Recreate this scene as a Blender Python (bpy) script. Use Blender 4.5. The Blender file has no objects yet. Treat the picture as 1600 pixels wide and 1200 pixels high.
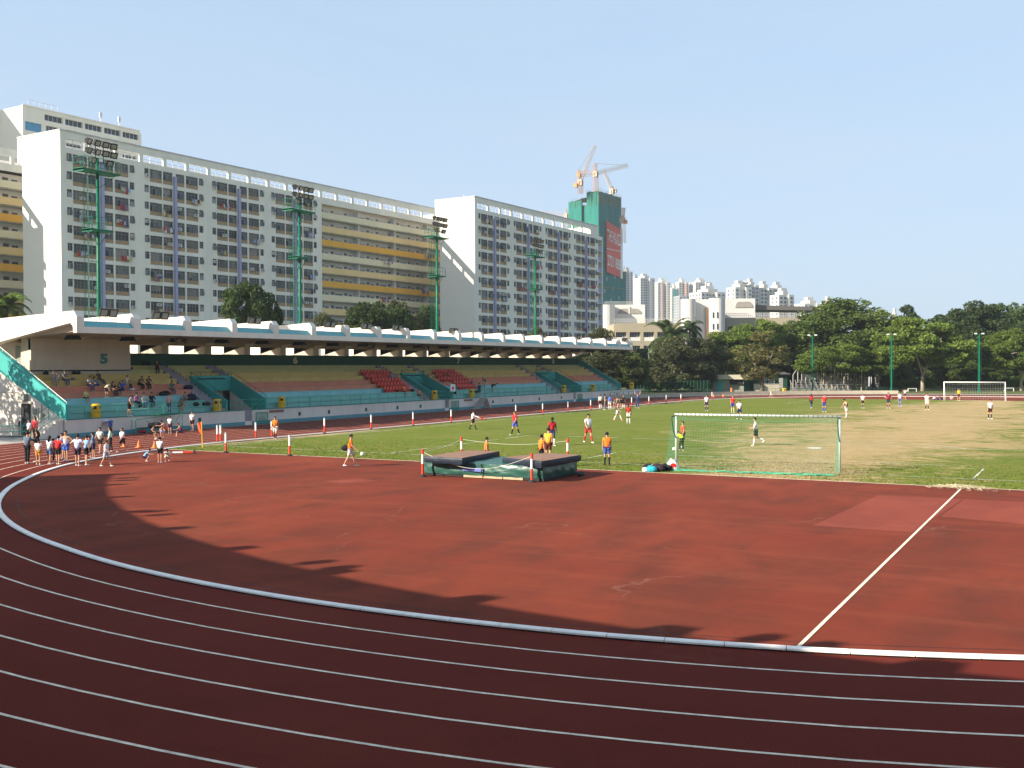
import bpy, math, random
import numpy as np
from mathutils import Vector, Matrix, noise as mnoise
random.seed(7)
rad = math.radians
SC = bpy.context.scene
COL = SC.collection

# ------------------------------------------------------------------ camera, sky, sun, exposure
CAMP = (13.5164, -47.0581, 4.6996)
YAW, PITCH, ROLL, FPX = -0.5059, 0.0164, -0.0043, 1644.03
Dv = Vector((math.sin(YAW), math.cos(YAW), 0)); Rv = Vector((math.cos(YAW), -math.sin(YAW), 0)); Zv = Vector((0, 0, 1))
Fw = Dv*math.cos(PITCH) - Zv*math.sin(PITCH)
Up0 = Dv*math.sin(PITCH) + Zv*math.cos(PITCH)
Rt = Rv*math.cos(ROLL) + Up0*math.sin(ROLL)
Up = Up0*math.cos(ROLL) - Rv*math.sin(ROLL)
cam = bpy.data.cameras.new('camera'); camo = bpy.data.objects.new('camera', cam); COL.objects.link(camo)
camo.matrix_world = Matrix(((Rt.x, Up.x, -Fw.x, CAMP[0]), (Rt.y, Up.y, -Fw.y, CAMP[1]), (Rt.z, Up.z, -Fw.z, CAMP[2]), (0, 0, 0, 1)))
cam.sensor_width = 36; cam.lens = FPX/1600*36; cam.clip_end = 9000; cam.clip_start = 0.1
SC.camera = camo
SC.render.resolution_x = 1024; SC.render.resolution_y = 768

SUN_AZ, SUN_EL = rad(55.5), rad(26.5)        # azimuth of the light's travel, elevation
sd = Vector((math.cos(SUN_AZ)*math.cos(SUN_EL), math.sin(SUN_AZ)*math.cos(SUN_EL), -math.sin(SUN_EL)))
world = bpy.data.worlds.new("World"); SC.world = world; world.use_nodes = True
nt = world.node_tree; bg = nt.nodes['Background']
sky = nt.nodes.new('ShaderNodeTexSky'); sky.sky_type = 'NISHITA'; sky.sun_disc = False
sky.sun_elevation = SUN_EL
sky.sun_rotation = math.atan2(-sd.x, -sd.y)
sky.altitude = 0; sky.air_density = 1.0; sky.dust_density = 1.6; sky.ozone_density = 2.2
gm = nt.nodes.new('ShaderNodeGamma'); gm.inputs[1].default_value = 0.22
tn = nt.nodes.new('ShaderNodeMix'); tn.data_type = 'RGBA'; tn.blend_type = 'MULTIPLY'; tn.inputs[0].default_value = 1.0
tn.inputs[7].default_value = (1.56, 1.91, 2.32, 1)
nt.links.new(sky.outputs[0], gm.inputs[0]); nt.links.new(gm.outputs[0], tn.inputs[6])
tc = nt.nodes.new('ShaderNodeTexCoord'); mpw = nt.nodes.new('ShaderNodeMapping'); mpw.inputs['Scale'].default_value = (1.2, 1.2, 6.0); mpw.inputs['Rotation'].default_value = (.25, .3, .6)
nw = nt.nodes.new('ShaderNodeTexNoise'); nw.inputs['Scale'].default_value = 1.3; nw.inputs['Detail'].default_value = 7; nw.inputs['Roughness'].default_value = .6; nw.inputs['Distortion'].default_value = .7
rw_ = nt.nodes.new('ShaderNodeValToRGB'); rw_.color_ramp.elements[0].position = .42; rw_.color_ramp.elements[1].position = .80; rw_.color_ramp.elements[1].color = (.30, .30, .30, 1)
cw = nt.nodes.new('ShaderNodeMix'); cw.data_type = 'RGBA'; cw.inputs[7].default_value = (2.35, 2.55, 2.75, 1)
nt.links.new(tc.outputs['Generated'], mpw.inputs[0]); nt.links.new(mpw.outputs[0], nw.inputs['Vector']); nt.links.new(nw.outputs['Fac'], rw_.inputs[0]); nt.links.new(rw_.outputs[0], cw.inputs[0])
nt.links.new(tn.outputs[2], cw.inputs[6]); nt.links.new(cw.outputs[2], bg.inputs[0]); bg.inputs[1].default_value = 0.13
sl = bpy.data.lights.new('sun', 'SUN'); sl.energy = 5.0; sl.angle = rad(0.5); sl.color = (1.0, 0.88, 0.72)
so = bpy.data.objects.new('sun', sl); COL.objects.link(so)
so.rotation_euler = sd.to_track_quat('-Z', 'Y').to_euler(); so.location = (0, 0, 60)
SC.view_settings.view_transform = 'Standard'; SC.view_settings.look = 'None'
SC.view_settings.exposure = 1.18; SC.view_settings.gamma = 1.0; SC.view_settings.use_curve_mapping = False

# ------------------------------------------------------------------ pixel -> place helpers (photo pixels, 1600 wide)
C0 = Vector(CAMP)
def ray(u, v):
    return Rt*((u-800)/FPX) + Up*((600-v)/FPX) + Fw
def G(u, v, z=0.0):
    d = ray(u, v); return C0 + d*((z-C0.z)/d.z)
def AX(u, v, X):
    d = ray(u, v); return C0 + d*((X-C0.x)/d.x)
def wy(u, X, v=610): return AX(u, v, X).y
def CS(u, dep, z=0):
    p = C0 + Dv*dep + Rv*((u-800)/FPX*dep); return Vector((p.x, p.y, z))
def HZ(v, dep): return C0.z + (572-v)*dep/FPX

# ------------------------------------------------------------------ materials
M = {}
def mat(name, col, rough=0.8, var=0.12, scale=1.5, metal=0.0, bump=0.0, bscale=30, spec=0.2, streak=0.0, trans=None, emit=None):
    m = bpy.data.materials.new(name); m.use_nodes = True; n = m.node_tree; b = n.nodes['Principled BSDF']
    b.inputs['Roughness'].default_value = rough; b.inputs['Metallic'].default_value = metal
    b.inputs['Specular IOR Level'].default_value = spec
    b.inputs['Base Color'].default_value = (*col, 1)
    if var > 0:
        g = n.nodes.new('ShaderNodeTexCoord'); mp = n.nodes.new('ShaderNodeMapping')
        n.links.new(g.outputs['Object'], mp.inputs[0])
        if streak: mp.inputs['Scale'].default_value = (1, 1, streak)
        t = n.nodes.new('ShaderNodeTexNoise'); t.inputs['Scale'].default_value = scale; t.inputs['Detail'].default_value = 6; t.inputs['Roughness'].default_value = .65
        n.links.new(mp.outputs[0], t.inputs['Vector'])
        r = n.nodes.new('ShaderNodeValToRGB'); r.color_ramp.elements[0].position = .3; r.color_ramp.elements[1].position = .7
        r.color_ramp.elements[0].color = (*[c*(1-var) for c in col], 1); r.color_ramp.elements[1].color = (*[min(1, c*(1+var*.7)) for c in col], 1)
        n.links.new(t.outputs['Fac'], r.inputs[0]); n.links.new(r.outputs[0], b.inputs['Base Color'])
        if bump:
            t2 = n.nodes.new('ShaderNodeTexNoise'); t2.inputs['Scale'].default_value = bscale; t2.inputs['Detail'].default_value = 4
            n.links.new(g.outputs['Object'], t2.inputs['Vector'])
            bp = n.nodes.new('ShaderNodeBump'); bp.inputs['Strength'].default_value = bump; bp.inputs['Distance'].default_value = .03
            n.links.new(t2.outputs['Fac'], bp.inputs['Height']); n.links.new(bp.outputs[0], b.inputs['Normal'])
    if trans:
        tr = n.nodes.new('ShaderNodeBsdfTranslucent'); tr.inputs[0].default_value = (*trans, 1)
        mx = n.nodes.new('ShaderNodeMixShader'); mx.inputs[0].default_value = .3
        n.links.new(b.outputs[0], mx.inputs[1]); n.links.new(tr.outputs[0], mx.inputs[2])
        n.links.new(mx.outputs[0], n.nodes['Material Output'].inputs[0])
    M[name] = m; return m

def nodes_of(m): return m.node_tree, m.node_tree.nodes['Principled BSDF']
def ramp(n, pts):
    r = n.nodes.new('ShaderNodeValToRGB'); e = r.color_ramp.elements
    while len(e) < len(pts): e.new(.5)
    for k, (p, c) in enumerate(pts): e[k].position = p; e[k].color = (*c, 1) if len(c) == 3 else c
    return r
def noise_node(n, vec, scale, detail=6, rough=.6, sc=None, dist=0):
    if sc:
        mp = n.nodes.new('ShaderNodeMapping'); mp.inputs['Scale'].default_value = sc; n.links.new(vec, mp.inputs[0]); vec = mp.outputs[0]
    t = n.nodes.new('ShaderNodeTexNoise'); t.inputs['Scale'].default_value = scale; t.inputs['Detail'].default_value = detail
    t.inputs['Roughness'].default_value = rough; t.inputs['Distortion'].default_value = dist; n.links.new(vec, t.inputs['Vector']); return t.outputs['Fac']
def mixc(n, fac, a, b, mode='MIX'):
    x = n.nodes.new('ShaderNodeMix'); x.data_type = 'RGBA'; x.blend_type = mode
    for s, v in ((x.inputs[0], fac), (x.inputs[6], a), (x.inputs[7], b)):
        if isinstance(v, (int, float)): s.default_value = v
        elif isinstance(v, tuple): s.default_value = (*v, 1)
        else: n.links.new(v, s)
    return x.outputs[2]
def mathn(n, op, a, b=0.0):
    x = n.nodes.new('ShaderNodeMath'); x.operation = op
    for s, v in ((x.inputs[0], a), (x.inputs[1], b)):
        if isinstance(v, (int, float)): s.default_value = v
        else: n.links.new(v, s)
    return x.outputs[0]

def track_material(name, base, worn, dark, worn_amt):
    m = bpy.data.materials.new(name); m.use_nodes = True; n, b = nodes_of(m)
    pos = n.nodes.new('ShaderNodeNewGeometry').outputs['Position']
    big = noise_node(n, pos, .11, 5, .6, dist=.6)
    mid = noise_node(n, pos, .55, 6, .62, sc=(1, .45, 1), dist=.4)
    c1 = mixc(n, ramp_out(n, big, [(.38, (0,0,0)), (.66, (1,1,1))]), base, worn)
    c2 = mixc(n, mathn(n, 'MULTIPLY', ramp_out(n, mid, [(.42, (0,0,0)), (.7, (1,1,1))]), worn_amt), c1, dark)
    streak = noise_node(n, pos, .55, 6, .72, sc=(.22, 1.5, 1), dist=.8)
    c3 = mixc(n, mathn(n, 'MULTIPLY', ramp_out(n, streak, [(.5, (0,0,0)), (.72, (1,1,1))]), worn_amt*.35), c2, (worn[0]*1.25, worn[1]*1.5, worn[2]*1.5))
    stain = ramp_out(n, noise_node(n, pos, .28, 7, .78, dist=2.0), [(.50, (0,0,0)), (.64, (.38,.38,.38)), (.80, (.1,.1,.1))])
    c3 = mixc(n, stain, c3, dark)
    speck = ramp_out(n, noise_node(n, pos, 7, 3, .9), [(.70, (0,0,0)), (.80, (.5,.5,.5))])
    c3 = mixc(n, speck, c3, (.36, .16, .12))
    fine = noise_node(n, pos, 45, 4, .85)
    c4 = mixc(n, .75, c3, ramp_out(n, fine, [(.25, (.12,.12,.12)), (.75, (.85,.85,.85))]), 'OVERLAY')
    # pale hairline scars in the rubber
    v = n.nodes.new('ShaderNodeTexVoronoi'); v.feature = 'DISTANCE_TO_EDGE'; v.inputs['Scale'].default_value = .13
    wob = n.nodes.new('ShaderNodeVectorMath'); wob.operation = 'ADD'
    nv = n.nodes.new('ShaderNodeTexNoise'); nv.inputs['Scale'].default_value = .5; nv.inputs['Detail'].default_value = 4
    n.links.new(pos, nv.inputs['Vector']); sc = n.nodes.new('ShaderNodeVectorMath'); sc.operation = 'SCALE'; sc.inputs['Scale'].default_value = 3.2
    n.links.new(nv.outputs['Color'], sc.inputs[0]); n.links.new(pos, wob.inputs[0]); n.links.new(sc.outputs[0], wob.inputs[1]); n.links.new(wob.outputs[0], v.inputs['Vector'])
    line = ramp_out(n, v.outputs['Distance'], [(0.0, (1,1,1)), (.006, (0,0,0))])
    gate = ramp_out(n, noise_node(n, pos, .17, 2, .5), [(.52, (0,0,0)), (.62, (1,1,1))])
    c5 = mixc(n, mathn(n, 'MULTIPLY', mathn(n, 'MULTIPLY', line, gate), .16*worn_amt), c4, (.42, .30, .24))
    n.links.new(c5, b.inputs['Base Color']); b.inputs['Roughness'].default_value = .95; b.inputs['Specular IOR Level'].default_value = .06
    bp = n.nodes.new('ShaderNodeBump'); bp.inputs['Strength'].default_value = .35; bp.inputs['Distance'].default_value = .01
    n.links.new(noise_node(n, pos, 90, 3, .7), bp.inputs['Height']); n.links.new(bp.outputs[0], b.inputs['Normal'])
    M[name] = m
def ramp_out(n, fac, pts):
    r = ramp(n, pts); n.links.new(fac, r.inputs[0]); return r.outputs[0]
track_material('track_rubber', (.132, .024, .0165), (.152, .030, .020), (.106, .020, .014), .25)
track_material('apron_rubber', (.172, .036, .021), (.215, .048, .026), (.115, .034, .022), 1.0)
track_material('patch_rubber', (.232, .056, .037), (.262, .066, .042), (.180, .046, .032), .8)

def grass_material():
    m = bpy.data.materials.new('pitch_grass'); m.use_nodes = True; n, b = nodes_of(m)
    pos = n.nodes.new('ShaderNodeNewGeometry').outputs['Position']
    big = noise_node(n, pos, .12, 5, .6, dist=.5); fine = noise_node(n, pos, 9, 5, .8); mid = noise_node(n, pos, 1.3, 5, .7)
    green = mixc(n, ramp_out(n, big, [(.35, (0,0,0)), (.65, (1,1,1))]), (.082, .148, .013), (.125, .170, .024))
    green = mixc(n, ramp_out(n, mid, [(.35, (0,0,0)), (.7, (1,1,1))]), green, (.165, .178, .042))
    # worn strip through both goalmouths and midfield
    sx = n.nodes.new('ShaderNodeSeparateXYZ'); n.links.new(pos, sx.inputs[0])
    dx = mathn(n, 'ABSOLUTE', mathn(n, 'SUBTRACT', sx.outputs[0], 1.5))
    yy = mathn(n, 'MINIMUM', sx.outputs[1], mathn(n, 'SUBTRACT', 101.0, sx.outputs[1]))
    wd_ = mathn(n, 'ADD', 8.0, mathn(n, 'MULTIPLY', mathn(n, 'MINIMUM', mathn(n, 'MAXIMUM', yy, 0.0), 28.0), .42))
    strip = mathn(n, 'MAXIMUM', mathn(n, 'SUBTRACT', 1.0, mathn(n, 'DIVIDE', dx, wd_)), -.6)
    wear = mathn(n, 'ADD', mathn(n, 'MULTIPLY', strip, .44), noise_node(n, pos, .15, 6, .72, sc=(1, 1.1, 1), dist=1.4))
    wear = mathn(n, 'ADD', wear, mathn(n, 'MULTIPLY', mathn(n, 'SUBTRACT', noise_node(n, pos, 1.6, 6, .85, sc=(.55, 1, 1)), .5), .95))
    wf = ramp_out(n, wear, [(.66, (0,0,0)), (.84, (.92,.92,.92))])
    c = mixc(n, wf, green, mixc(n, mid, (.33, .235, .115), (.52, .38, .21)))
    dry = ramp_out(n, noise_node(n, pos, .35, 6, .75, dist=.5), [(.42, (0,0,0)), (.68, (.8,.8,.8))])
    c = mixc(n, mathn(n, 'MULTIPLY', dry, .5), c, (.23, .19, .075))
    c = mixc(n, .55, c, ramp_out(n, fine, [(.2, (.15,.15,.15)), (.8, (.85,.85,.85))]), 'OVERLAY')
    n.links.new(c, b.inputs['Base Color']); b.inputs['Roughness'].default_value = .95; b.inputs['Specular IOR Level'].default_value = .03
    bp = n.nodes.new('ShaderNodeBump'); bp.inputs['Strength'].default_value = .9; bp.inputs['Distance'].default_value = .04
    n.links.new(noise_node(n, pos, 22, 4, .8), bp.inputs['Height']); n.links.new(bp.outputs[0], b.inputs['Normal'])
    M['pitch_grass'] = m
grass_material()

mat('earth', (.12, .13, .055), .95, .35, .3, bump=.5, bscale=6)
mat('verge', (.10, .12, .035), .95, .4, .5, bump=.6, bscale=12)
mat('dry_verge', (.30, .24, .12), .95, .35, .8, bump=.4, bscale=12)
mat('concrete', (.36, .34, .31), .85, .2, .8, bump=.2)
mat('path', (.42, .39, .34), .9, .2, .6, bump=.2)
mat('asphalt', (.06, .06, .062), .9, .2, .6, bump=.3)
mat('line_paint', (.80, .68, .53), .7, .36, 5)
mat('grass_line', (.62, .64, .56), .9, .5, 3)
mat('kerb_white', (.88, .84, .77), .5, .16, 2.5)
mat('black', (.02, .02, .022), .6, .2)
mat('rubber_black', (.03, .03, .03), .8, .2)
mat('cream_wall', (.55, .48, .38), .85, .10, .7, streak=.3, bump=.15)
mat('stand_wall', (.62, .56, .50), .8, .12, .6, streak=.25, bump=.12)
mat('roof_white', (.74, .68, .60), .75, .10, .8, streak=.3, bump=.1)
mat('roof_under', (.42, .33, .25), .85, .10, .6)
mat('roof_cyan', (.13, .36, .38), .6, .12, 1.5)
mat('blue_skirt', (.09, .24, .28), .7, .15, 1)
mat('teal_wall', (.05, .33, .30), .6, .12, .8, streak=.4)
mat('teal_dark', (.045, .22, .20), .7, .12, .8)
mat('teal_row', (.20, .44, .39), .75, .13, .9)
mat('blue_row', (.24, .50, .52), .75, .13, .9)
mat('salmon_row', (.56, .23, .15), .75, .14, .9)
mat('yellow_row', (.58, .43, .16), .75, .14, .9)
mat('olive_row', (.46, .44, .19), .75, .14, .9)
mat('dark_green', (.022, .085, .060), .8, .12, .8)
mat('step_grey', (.26, .24, .26), .9, .15, 1)
mat('rail_green', (.03, .28, .20), .45, .08, 3)
mat('mast_green', (.006, .13, .072), .4, .1, 3)
mat('bin_yellow', (.72, .42, .015), .4, .08, 3)
mat('pole_red', (.62, .06, .03), .5, .1, 5)
mat('pole_white', (.78, .76, .74), .5, .08, 5)
mat('cone_orange', (.85, .24, .06), .5, .1, 5)
mat('flag_orange', (.80, .13, .05), .7, .1, 5)
mat('pole_yellow', (.75, .45, .04), .5, .1, 5)
mat('seat_red', (.58, .045, .025), .4, .1, 4)
mat('sign_white', (.78, .77, .74), .5, .05, 4)
mat('sign_red', (.60, .03, .02), .5, .05, 4)
mat('number_cream', (.50, .47, .34), .8, .1, 4)
mat('mat_green', (.020, .088, .070), .38, .2, 1.2, bump=.55, bscale=4, spec=.5)
mat('mat_blue', (.016, .026, .045), .5, .2, 2, bump=.4, bscale=6)
mat('mat_brown', (.24, .14, .10), .9, .15, 2)
mat('mat_label', (.12, .16, .42), .6, .1, 3)
mat('wood', (.42, .34, .22), .8, .2, 4)
mat('net_green', (.10, .42, .26), .8, .1, 3)
mat('goal_white', (.50, .53, .50), .45, .1, 3)
mat('goal_far', (.85, .85, .85), .45, .05, 3)
mat('house_white', (.80, .765, .655), .85, .09, .5, streak=.12)
mat('house_end', (.80, .76, .68), .85, .04, .2)
mat('recess', (.30, .28, .25), .9, .15, .5)
mat('corridor_wall', (.66, .64, .58), .9, .1, .5)
mat('band_cream', (.76, .68, .46), .8, .07, .4)
mat('band_pale', (.78, .58, .28), .8, .07, .4)
mat('band_orange', (.78, .42, .07), .8, .07, .4)
mat('apron_ochre', (.38, .26, .14), .8, .18, 1.5)
mat('lavender', (.36, .37, .54), .8, .08, .5)
mat('win_frame', (.28, .30, .30), .5, .1, 3)
mat('win_glass', (.035, .042, .045), .12, .4, 1.5, spec=.7)
mat('win_glass_dark', (.024, .018, .016), .3, .5, 1.2, spec=.5)
mat('curtain', (.16, .14, .12), .9, .3, 2)
mat('aircon', (.60, .60, .57), .6, .1, 3)
mat('pipe', (.55, .55, .60), .6, .1, 3)
mat('cyan_panel', (.10, .30, .48), .5, .1, 2)
mat('net_light', (.025, .18, .15), .9, .15, .12, streak=.2, bump=.4, bscale=1)
mat('net_dark', (.025, .17, .165), .9, .25, .12, streak=.2, bump=.4, bscale=1)
mat('bamboo', (.30, .26, .12), .9, .3, .5)
mat('banner_red', (.62, .12, .09), .8, .08, .1)
mat('banner_white', (.75, .72, .70), .8, .05, .1)
mat('crane_yellow', (.60, .27, .07), .6, .1, 1)
mat('crane_white', (.52, .42, .33), .6, .1, 1)
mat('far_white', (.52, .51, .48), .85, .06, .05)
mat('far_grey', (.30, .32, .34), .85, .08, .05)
mat('far_pink', (.62, .38, .30), .85, .06, .05)
mat('far_window', (.07, .09, .11), .4, .2, .2)
mat('far_green', (.10, .26, .24), .5, .1, .1)
mat('school_beige', (.33, .29, .21), .9, .1, .12, streak=.3)
mat('school_white', (.58, .57, .54), .85, .06, .1)
mat('school_orange', (.75, .42, .24), .85, .06, .1)
mat('dark_roof', (.11, .105, .10), .85, .1, .3)
mat('hut_beige', (.42, .39, .30), .85, .15, 1)
mat('hut_green', (.03, .12, .075), .7, .15, 1)
mat('hut_grey', (.24, .25, .22), .85, .15, 1)
mat('steel', (.42, .42, .42), .4, .12, 3, metal=.6)
mat('lamp_glass', (.28, .30, .27), .15, .15, 3, spec=.8)
mat('bark', (.16, .125, .09), .95, .3, 3, bump=.6, bscale=8)
mat('bark_pale', (.34, .29, .22), .95, .25, 3, bump=.5, bscale=8)
mat('blue_sheet', (.05, .16, .38), .6, .15, 1)
mat('ball_white', (.75, .75, .60), .5, .1, 6)
mat('rope', (.62, .60, .52), .8, .1, 6)
mat('straw', (.50, .44, .30), .95, .3, 6)
mat('skin_light', (.50, .27, .17), .55, .08, 8)
mat('skin_mid', (.36, .17, .10), .55, .08, 8)
mat('skin_dark', (.055, .03, .022), .5, .1, 8)
mat('hair', (.012, .010, .010), .55, .2, 20)
mat('eye', (.02, .015, .012), .3, 0)
for nm_ in ('win_glass', 'win_glass_dark', 'curtain'):
    n, b = nodes_of(M[nm_]); oi = n.nodes.new('ShaderNodeObjectInfo'); lk = b.inputs['Base Color'].links[0].from_socket
    hs = n.nodes.new('ShaderNodeHueSaturation'); n.links.new(lk, hs.inputs['Color']); n.links.new(mathn(n, 'ADD', .35, mathn(n, 'MULTIPLY', oi.outputs['Random'], 1.7)), hs.inputs['Value']); n.links.new(hs.outputs[0], b.inputs['Base Color'])
def leafmat(name, a, b, tr):
    m = bpy.data.materials.new(name); m.use_nodes = True; n, bs = nodes_of(m)
    oi = n.nodes.new('ShaderNodeObjectInfo'); pos = n.nodes.new('ShaderNodeTexCoord').outputs['Object']
    big = noise_node(n, pos, .35, 3, .6); fi = noise_node(n, pos, 3.5, 3, .7)
    c = mixc(n, ramp_out(n, big, [(.35, (0,0,0)), (.68, (1,1,1))]), a, b)
    c = mixc(n, .6, c, ramp_out(n, fi, [(.3, (.25,.25,.25)), (.7, (.75,.75,.75))]), 'OVERLAY')
    hs = n.nodes.new('ShaderNodeHueSaturation'); n.links.new(c, hs.inputs['Color'])
    n.links.new(mathn(n, 'ADD', .8, mathn(n, 'MULTIPLY', oi.outputs['Random'], .4)), hs.inputs['Value'])
    n.links.new(hs.outputs[0], bs.inputs['Base Color']); bs.inputs['Roughness'].default_value = .75; bs.inputs['Specular IOR Level'].default_value = .12
    t = n.nodes.new('ShaderNodeBsdfTranslucent'); t.inputs[0].default_value = (*tr, 1); mx = n.nodes.new('ShaderNodeMixShader'); mx.inputs[0].default_value = .25
    n.links.new(bs.outputs[0], mx.inputs[1]); n.links.new(t.outputs[0], mx.inputs[2]); n.links.new(mx.outputs[0], n.nodes['Material Output'].inputs[0])
    M[name] = m
leafmat('leaf_bright', (0.079, 0.13, 0.023), (0.15, 0.199, 0.042), (0.145, 0.213, 0.027))
leafmat('leaf_mid', (0.059, 0.094, 0.023), (0.112, 0.149, 0.041), (0.105, 0.157, 0.027))
leafmat('leaf_dark', (0.037, 0.062, 0.023), (0.068, 0.1, 0.035), (0.059, 0.1, 0.02))
leafmat('leaf_olive', (0.066, 0.077, 0.035), (0.112, 0.12, 0.057), (0.093, 0.114, 0.027))
leafmat('leaf_brown', (0.157, 0.142, 0.06), (0.21, 0.213, 0.08), (0.157, 0.17, 0.041))
_cloth = {}
def cloth(c, rough=.85):
    k = tuple(round(x, 3) for x in c)
    if k not in _cloth: _cloth[k] = mat('cloth_%d' % len(_cloth), k, rough, .12, 12)
    return _cloth[k]

# ------------------------------------------------------------------ mesh builder
class MB:
    def __init__(s, F=None): s.v = []; s.f = []; s.m = []; s.F = F
    def add(s, vs, fs, mi=0):
        o = len(s.v)
        if s.F: vs = [s.F(*p) for p in vs]
        s.v += [tuple(p) for p in vs]; s.f += [tuple(i+o for i in f) for f in fs]; s.m += [mi]*len(fs); return s
    def box(s, x0, x1, y0, y1, z0, z1, mi=0):
        return s.add([(x0,y0,z0),(x1,y0,z0),(x1,y1,z0),(x0,y1,z0),(x0,y0,z1),(x1,y0,z1),(x1,y1,z1),(x0,y1,z1)],
              [(0,3,2,1),(4,5,6,7),(0,1,5,4),(1,2,6,5),(2,3,7,6),(3,0,4,7)], mi)
    def prism(s, poly, ext, mi=0, caps=None):
        n = len(poly); e = Vector(ext); P = [Vector(p) for p in poly]
        vs = P + [p+e for p in P]
        s.add(vs, [(i, (i+1) % n, (i+1) % n+n, i+n) for i in range(n)], mi)
        F0 = s.F; o = len(s.v)-2*n
        s.f += [tuple(o+i for i in reversed(range(n))), tuple(o+n+i for i in range(n))]; s.m += [mi if caps is None else caps]*2
        return s
    def tube(s, p0, p1, r0, r1=None, n=6, mi=0, cap=True):
        r1 = r0 if r1 is None else r1; p0 = Vector(p0); p1 = Vector(p1); d = (p1-p0)
        if d.length < 1e-6: return s
        d.normalize(); a = d.orthogonal().normalized(); b = d.cross(a)
        vs = []
        for p, r in ((p0, r0), (p1, r1)):
            for i in range(n):
                t = 2*math.pi*i/n; vs.append(p + a*(math.cos(t)*r) + b*(math.sin(t)*r))
        fs = [(i, (i+1) % n, (i+1) % n+n, i+n) for i in range(n)]
        if cap: fs += [tuple(reversed(range(n))), tuple(range(n, 2*n))]
        return s.add(vs, fs, mi)
    def path(s, pts, rs, n=6, mi=0):
        pts = [Vector(p) for p in pts]; vs = []; L = len(pts)
        if isinstance(rs, (int, float)): rs = [rs]*L
        ref = None
        for i, p in enumerate(pts):
            d = (pts[min(i+1, L-1)] - pts[max(i-1, 0)]).normalized()
            a = d.orthogonal().normalized() if ref is None else (ref - d*ref.dot(d)).normalized()
            ref = a; b = d.cross(a)
            for k in range(n):
                t = 2*math.pi*k/n; vs.append(p + a*(math.cos(t)*rs[i]) + b*(math.sin(t)*rs[i]))
        fs = [(i*n+k, i*n+(k+1) % n, (i+1)*n+(k+1) % n, (i+1)*n+k) for i in range(L-1) for k in range(n)]
        fs += [tuple(reversed(range(n))), tuple(range((L-1)*n, L*n))]
        return s.add(vs, fs, mi)
    def ell(s, c, r, seg=10, rings=6, mi=0, mtx=None, keep=None):
        c = Vector(c); vs = []; fs = []
        for j in range(rings+1):
            ph = math.pi*j/rings
            for i in range(seg):
                th = 2*math.pi*i/seg
                q = Vector((math.sin(ph)*math.cos(th), math.sin(ph)*math.sin(th), math.cos(ph)))
                vs.append(q)
        for j in range(rings):
            for i in range(seg):
                f = (j*seg+i, (j+1)*seg+i, (j+1)*seg+(i+1) % seg, j*seg+(i+1) % seg)
                if keep is None or keep(sum((vs[k] for k in f), Vector())/4): fs.append(f)
        P = [Vector((q.x*r[0], q.y*r[1], q.z*r[2])) for q in vs]
        if mtx: P = [mtx @ p for p in P]
        return s.add([c+p for p in P], fs, mi)
    def build(s, name, mats, parent=None, kind=None, smooth=False, center=None):
        me = bpy.data.meshes.new(name); me.from_pydata(s.v, [], s.f)
        if not isinstance(mats, (list, tuple)): mats = [mats]
        for k in mats: me.materials.append(M[k] if isinstance(k, str) else k)
        if len(mats) > 1: me.polygons.foreach_set('material_index', s.m)
        if smooth: me.polygons.foreach_set('use_smooth', [True]*len(s.f))
        o = bpy.data.objects.new(name, me); COL.objects.link(o)
        if parent is not None:
            o.parent = parent
            if parent.parent is None: o.matrix_parent_inverse = parent.matrix_basis.inverted()
        elif kind != 'structure' and center is not False:
            a = np.array(s.v); c = ((a[:, 0].min()+a[:, 0].max())/2, (a[:, 1].min()+a[:, 1].max())/2, a[:, 2].min())
            me.transform(Matrix.Translation((-c[0], -c[1], -c[2]))); o.location = c
        if kind: o['kind'] = kind
        me.update(); return o
def tag(o, label, cat, group=None, kind=None):
    o['label'] = label; o['category'] = cat
    if group: o['group'] = group
    if kind: o['kind'] = kind
    return o
def thing(name, label, cat, loc=(0, 0, 0), rz=0, group=None):
    o = bpy.data.objects.new(name, None); COL.objects.link(o); o.location = loc; o.rotation_euler = (0, 0, rz)
    o.empty_display_size = .3
    return tag(o, label, cat, group)
def struct(o): o['kind'] = 'structure'; return o
def local(parent): return parent
def dup(root, loc, rz=None, label=None, group=None, scale=None):
    r = root.copy(); COL.objects.link(r); r.location = loc
    if rz is not None: r.rotation_euler = (0, 0, rz)
    if scale is not None: r.scale = scale if hasattr(scale, '__len__') else (scale,)*3
    if label: r['label'] = label
    if group: r['group'] = group
    for ch in list(root.children):
        c = ch.copy(); COL.objects.link(c); c.parent = r
        for g in ch.children:
            d = g.copy(); COL.objects.link(d); d.parent = c
    return r
def inst(src, parent, loc, rz=0):
    c = src.copy(); COL.objects.link(c); c.parent = parent; c.matrix_parent_inverse = parent.matrix_basis.inverted()
    c.location = loc; c.rotation_euler = (0, 0, rz); return c
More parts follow.
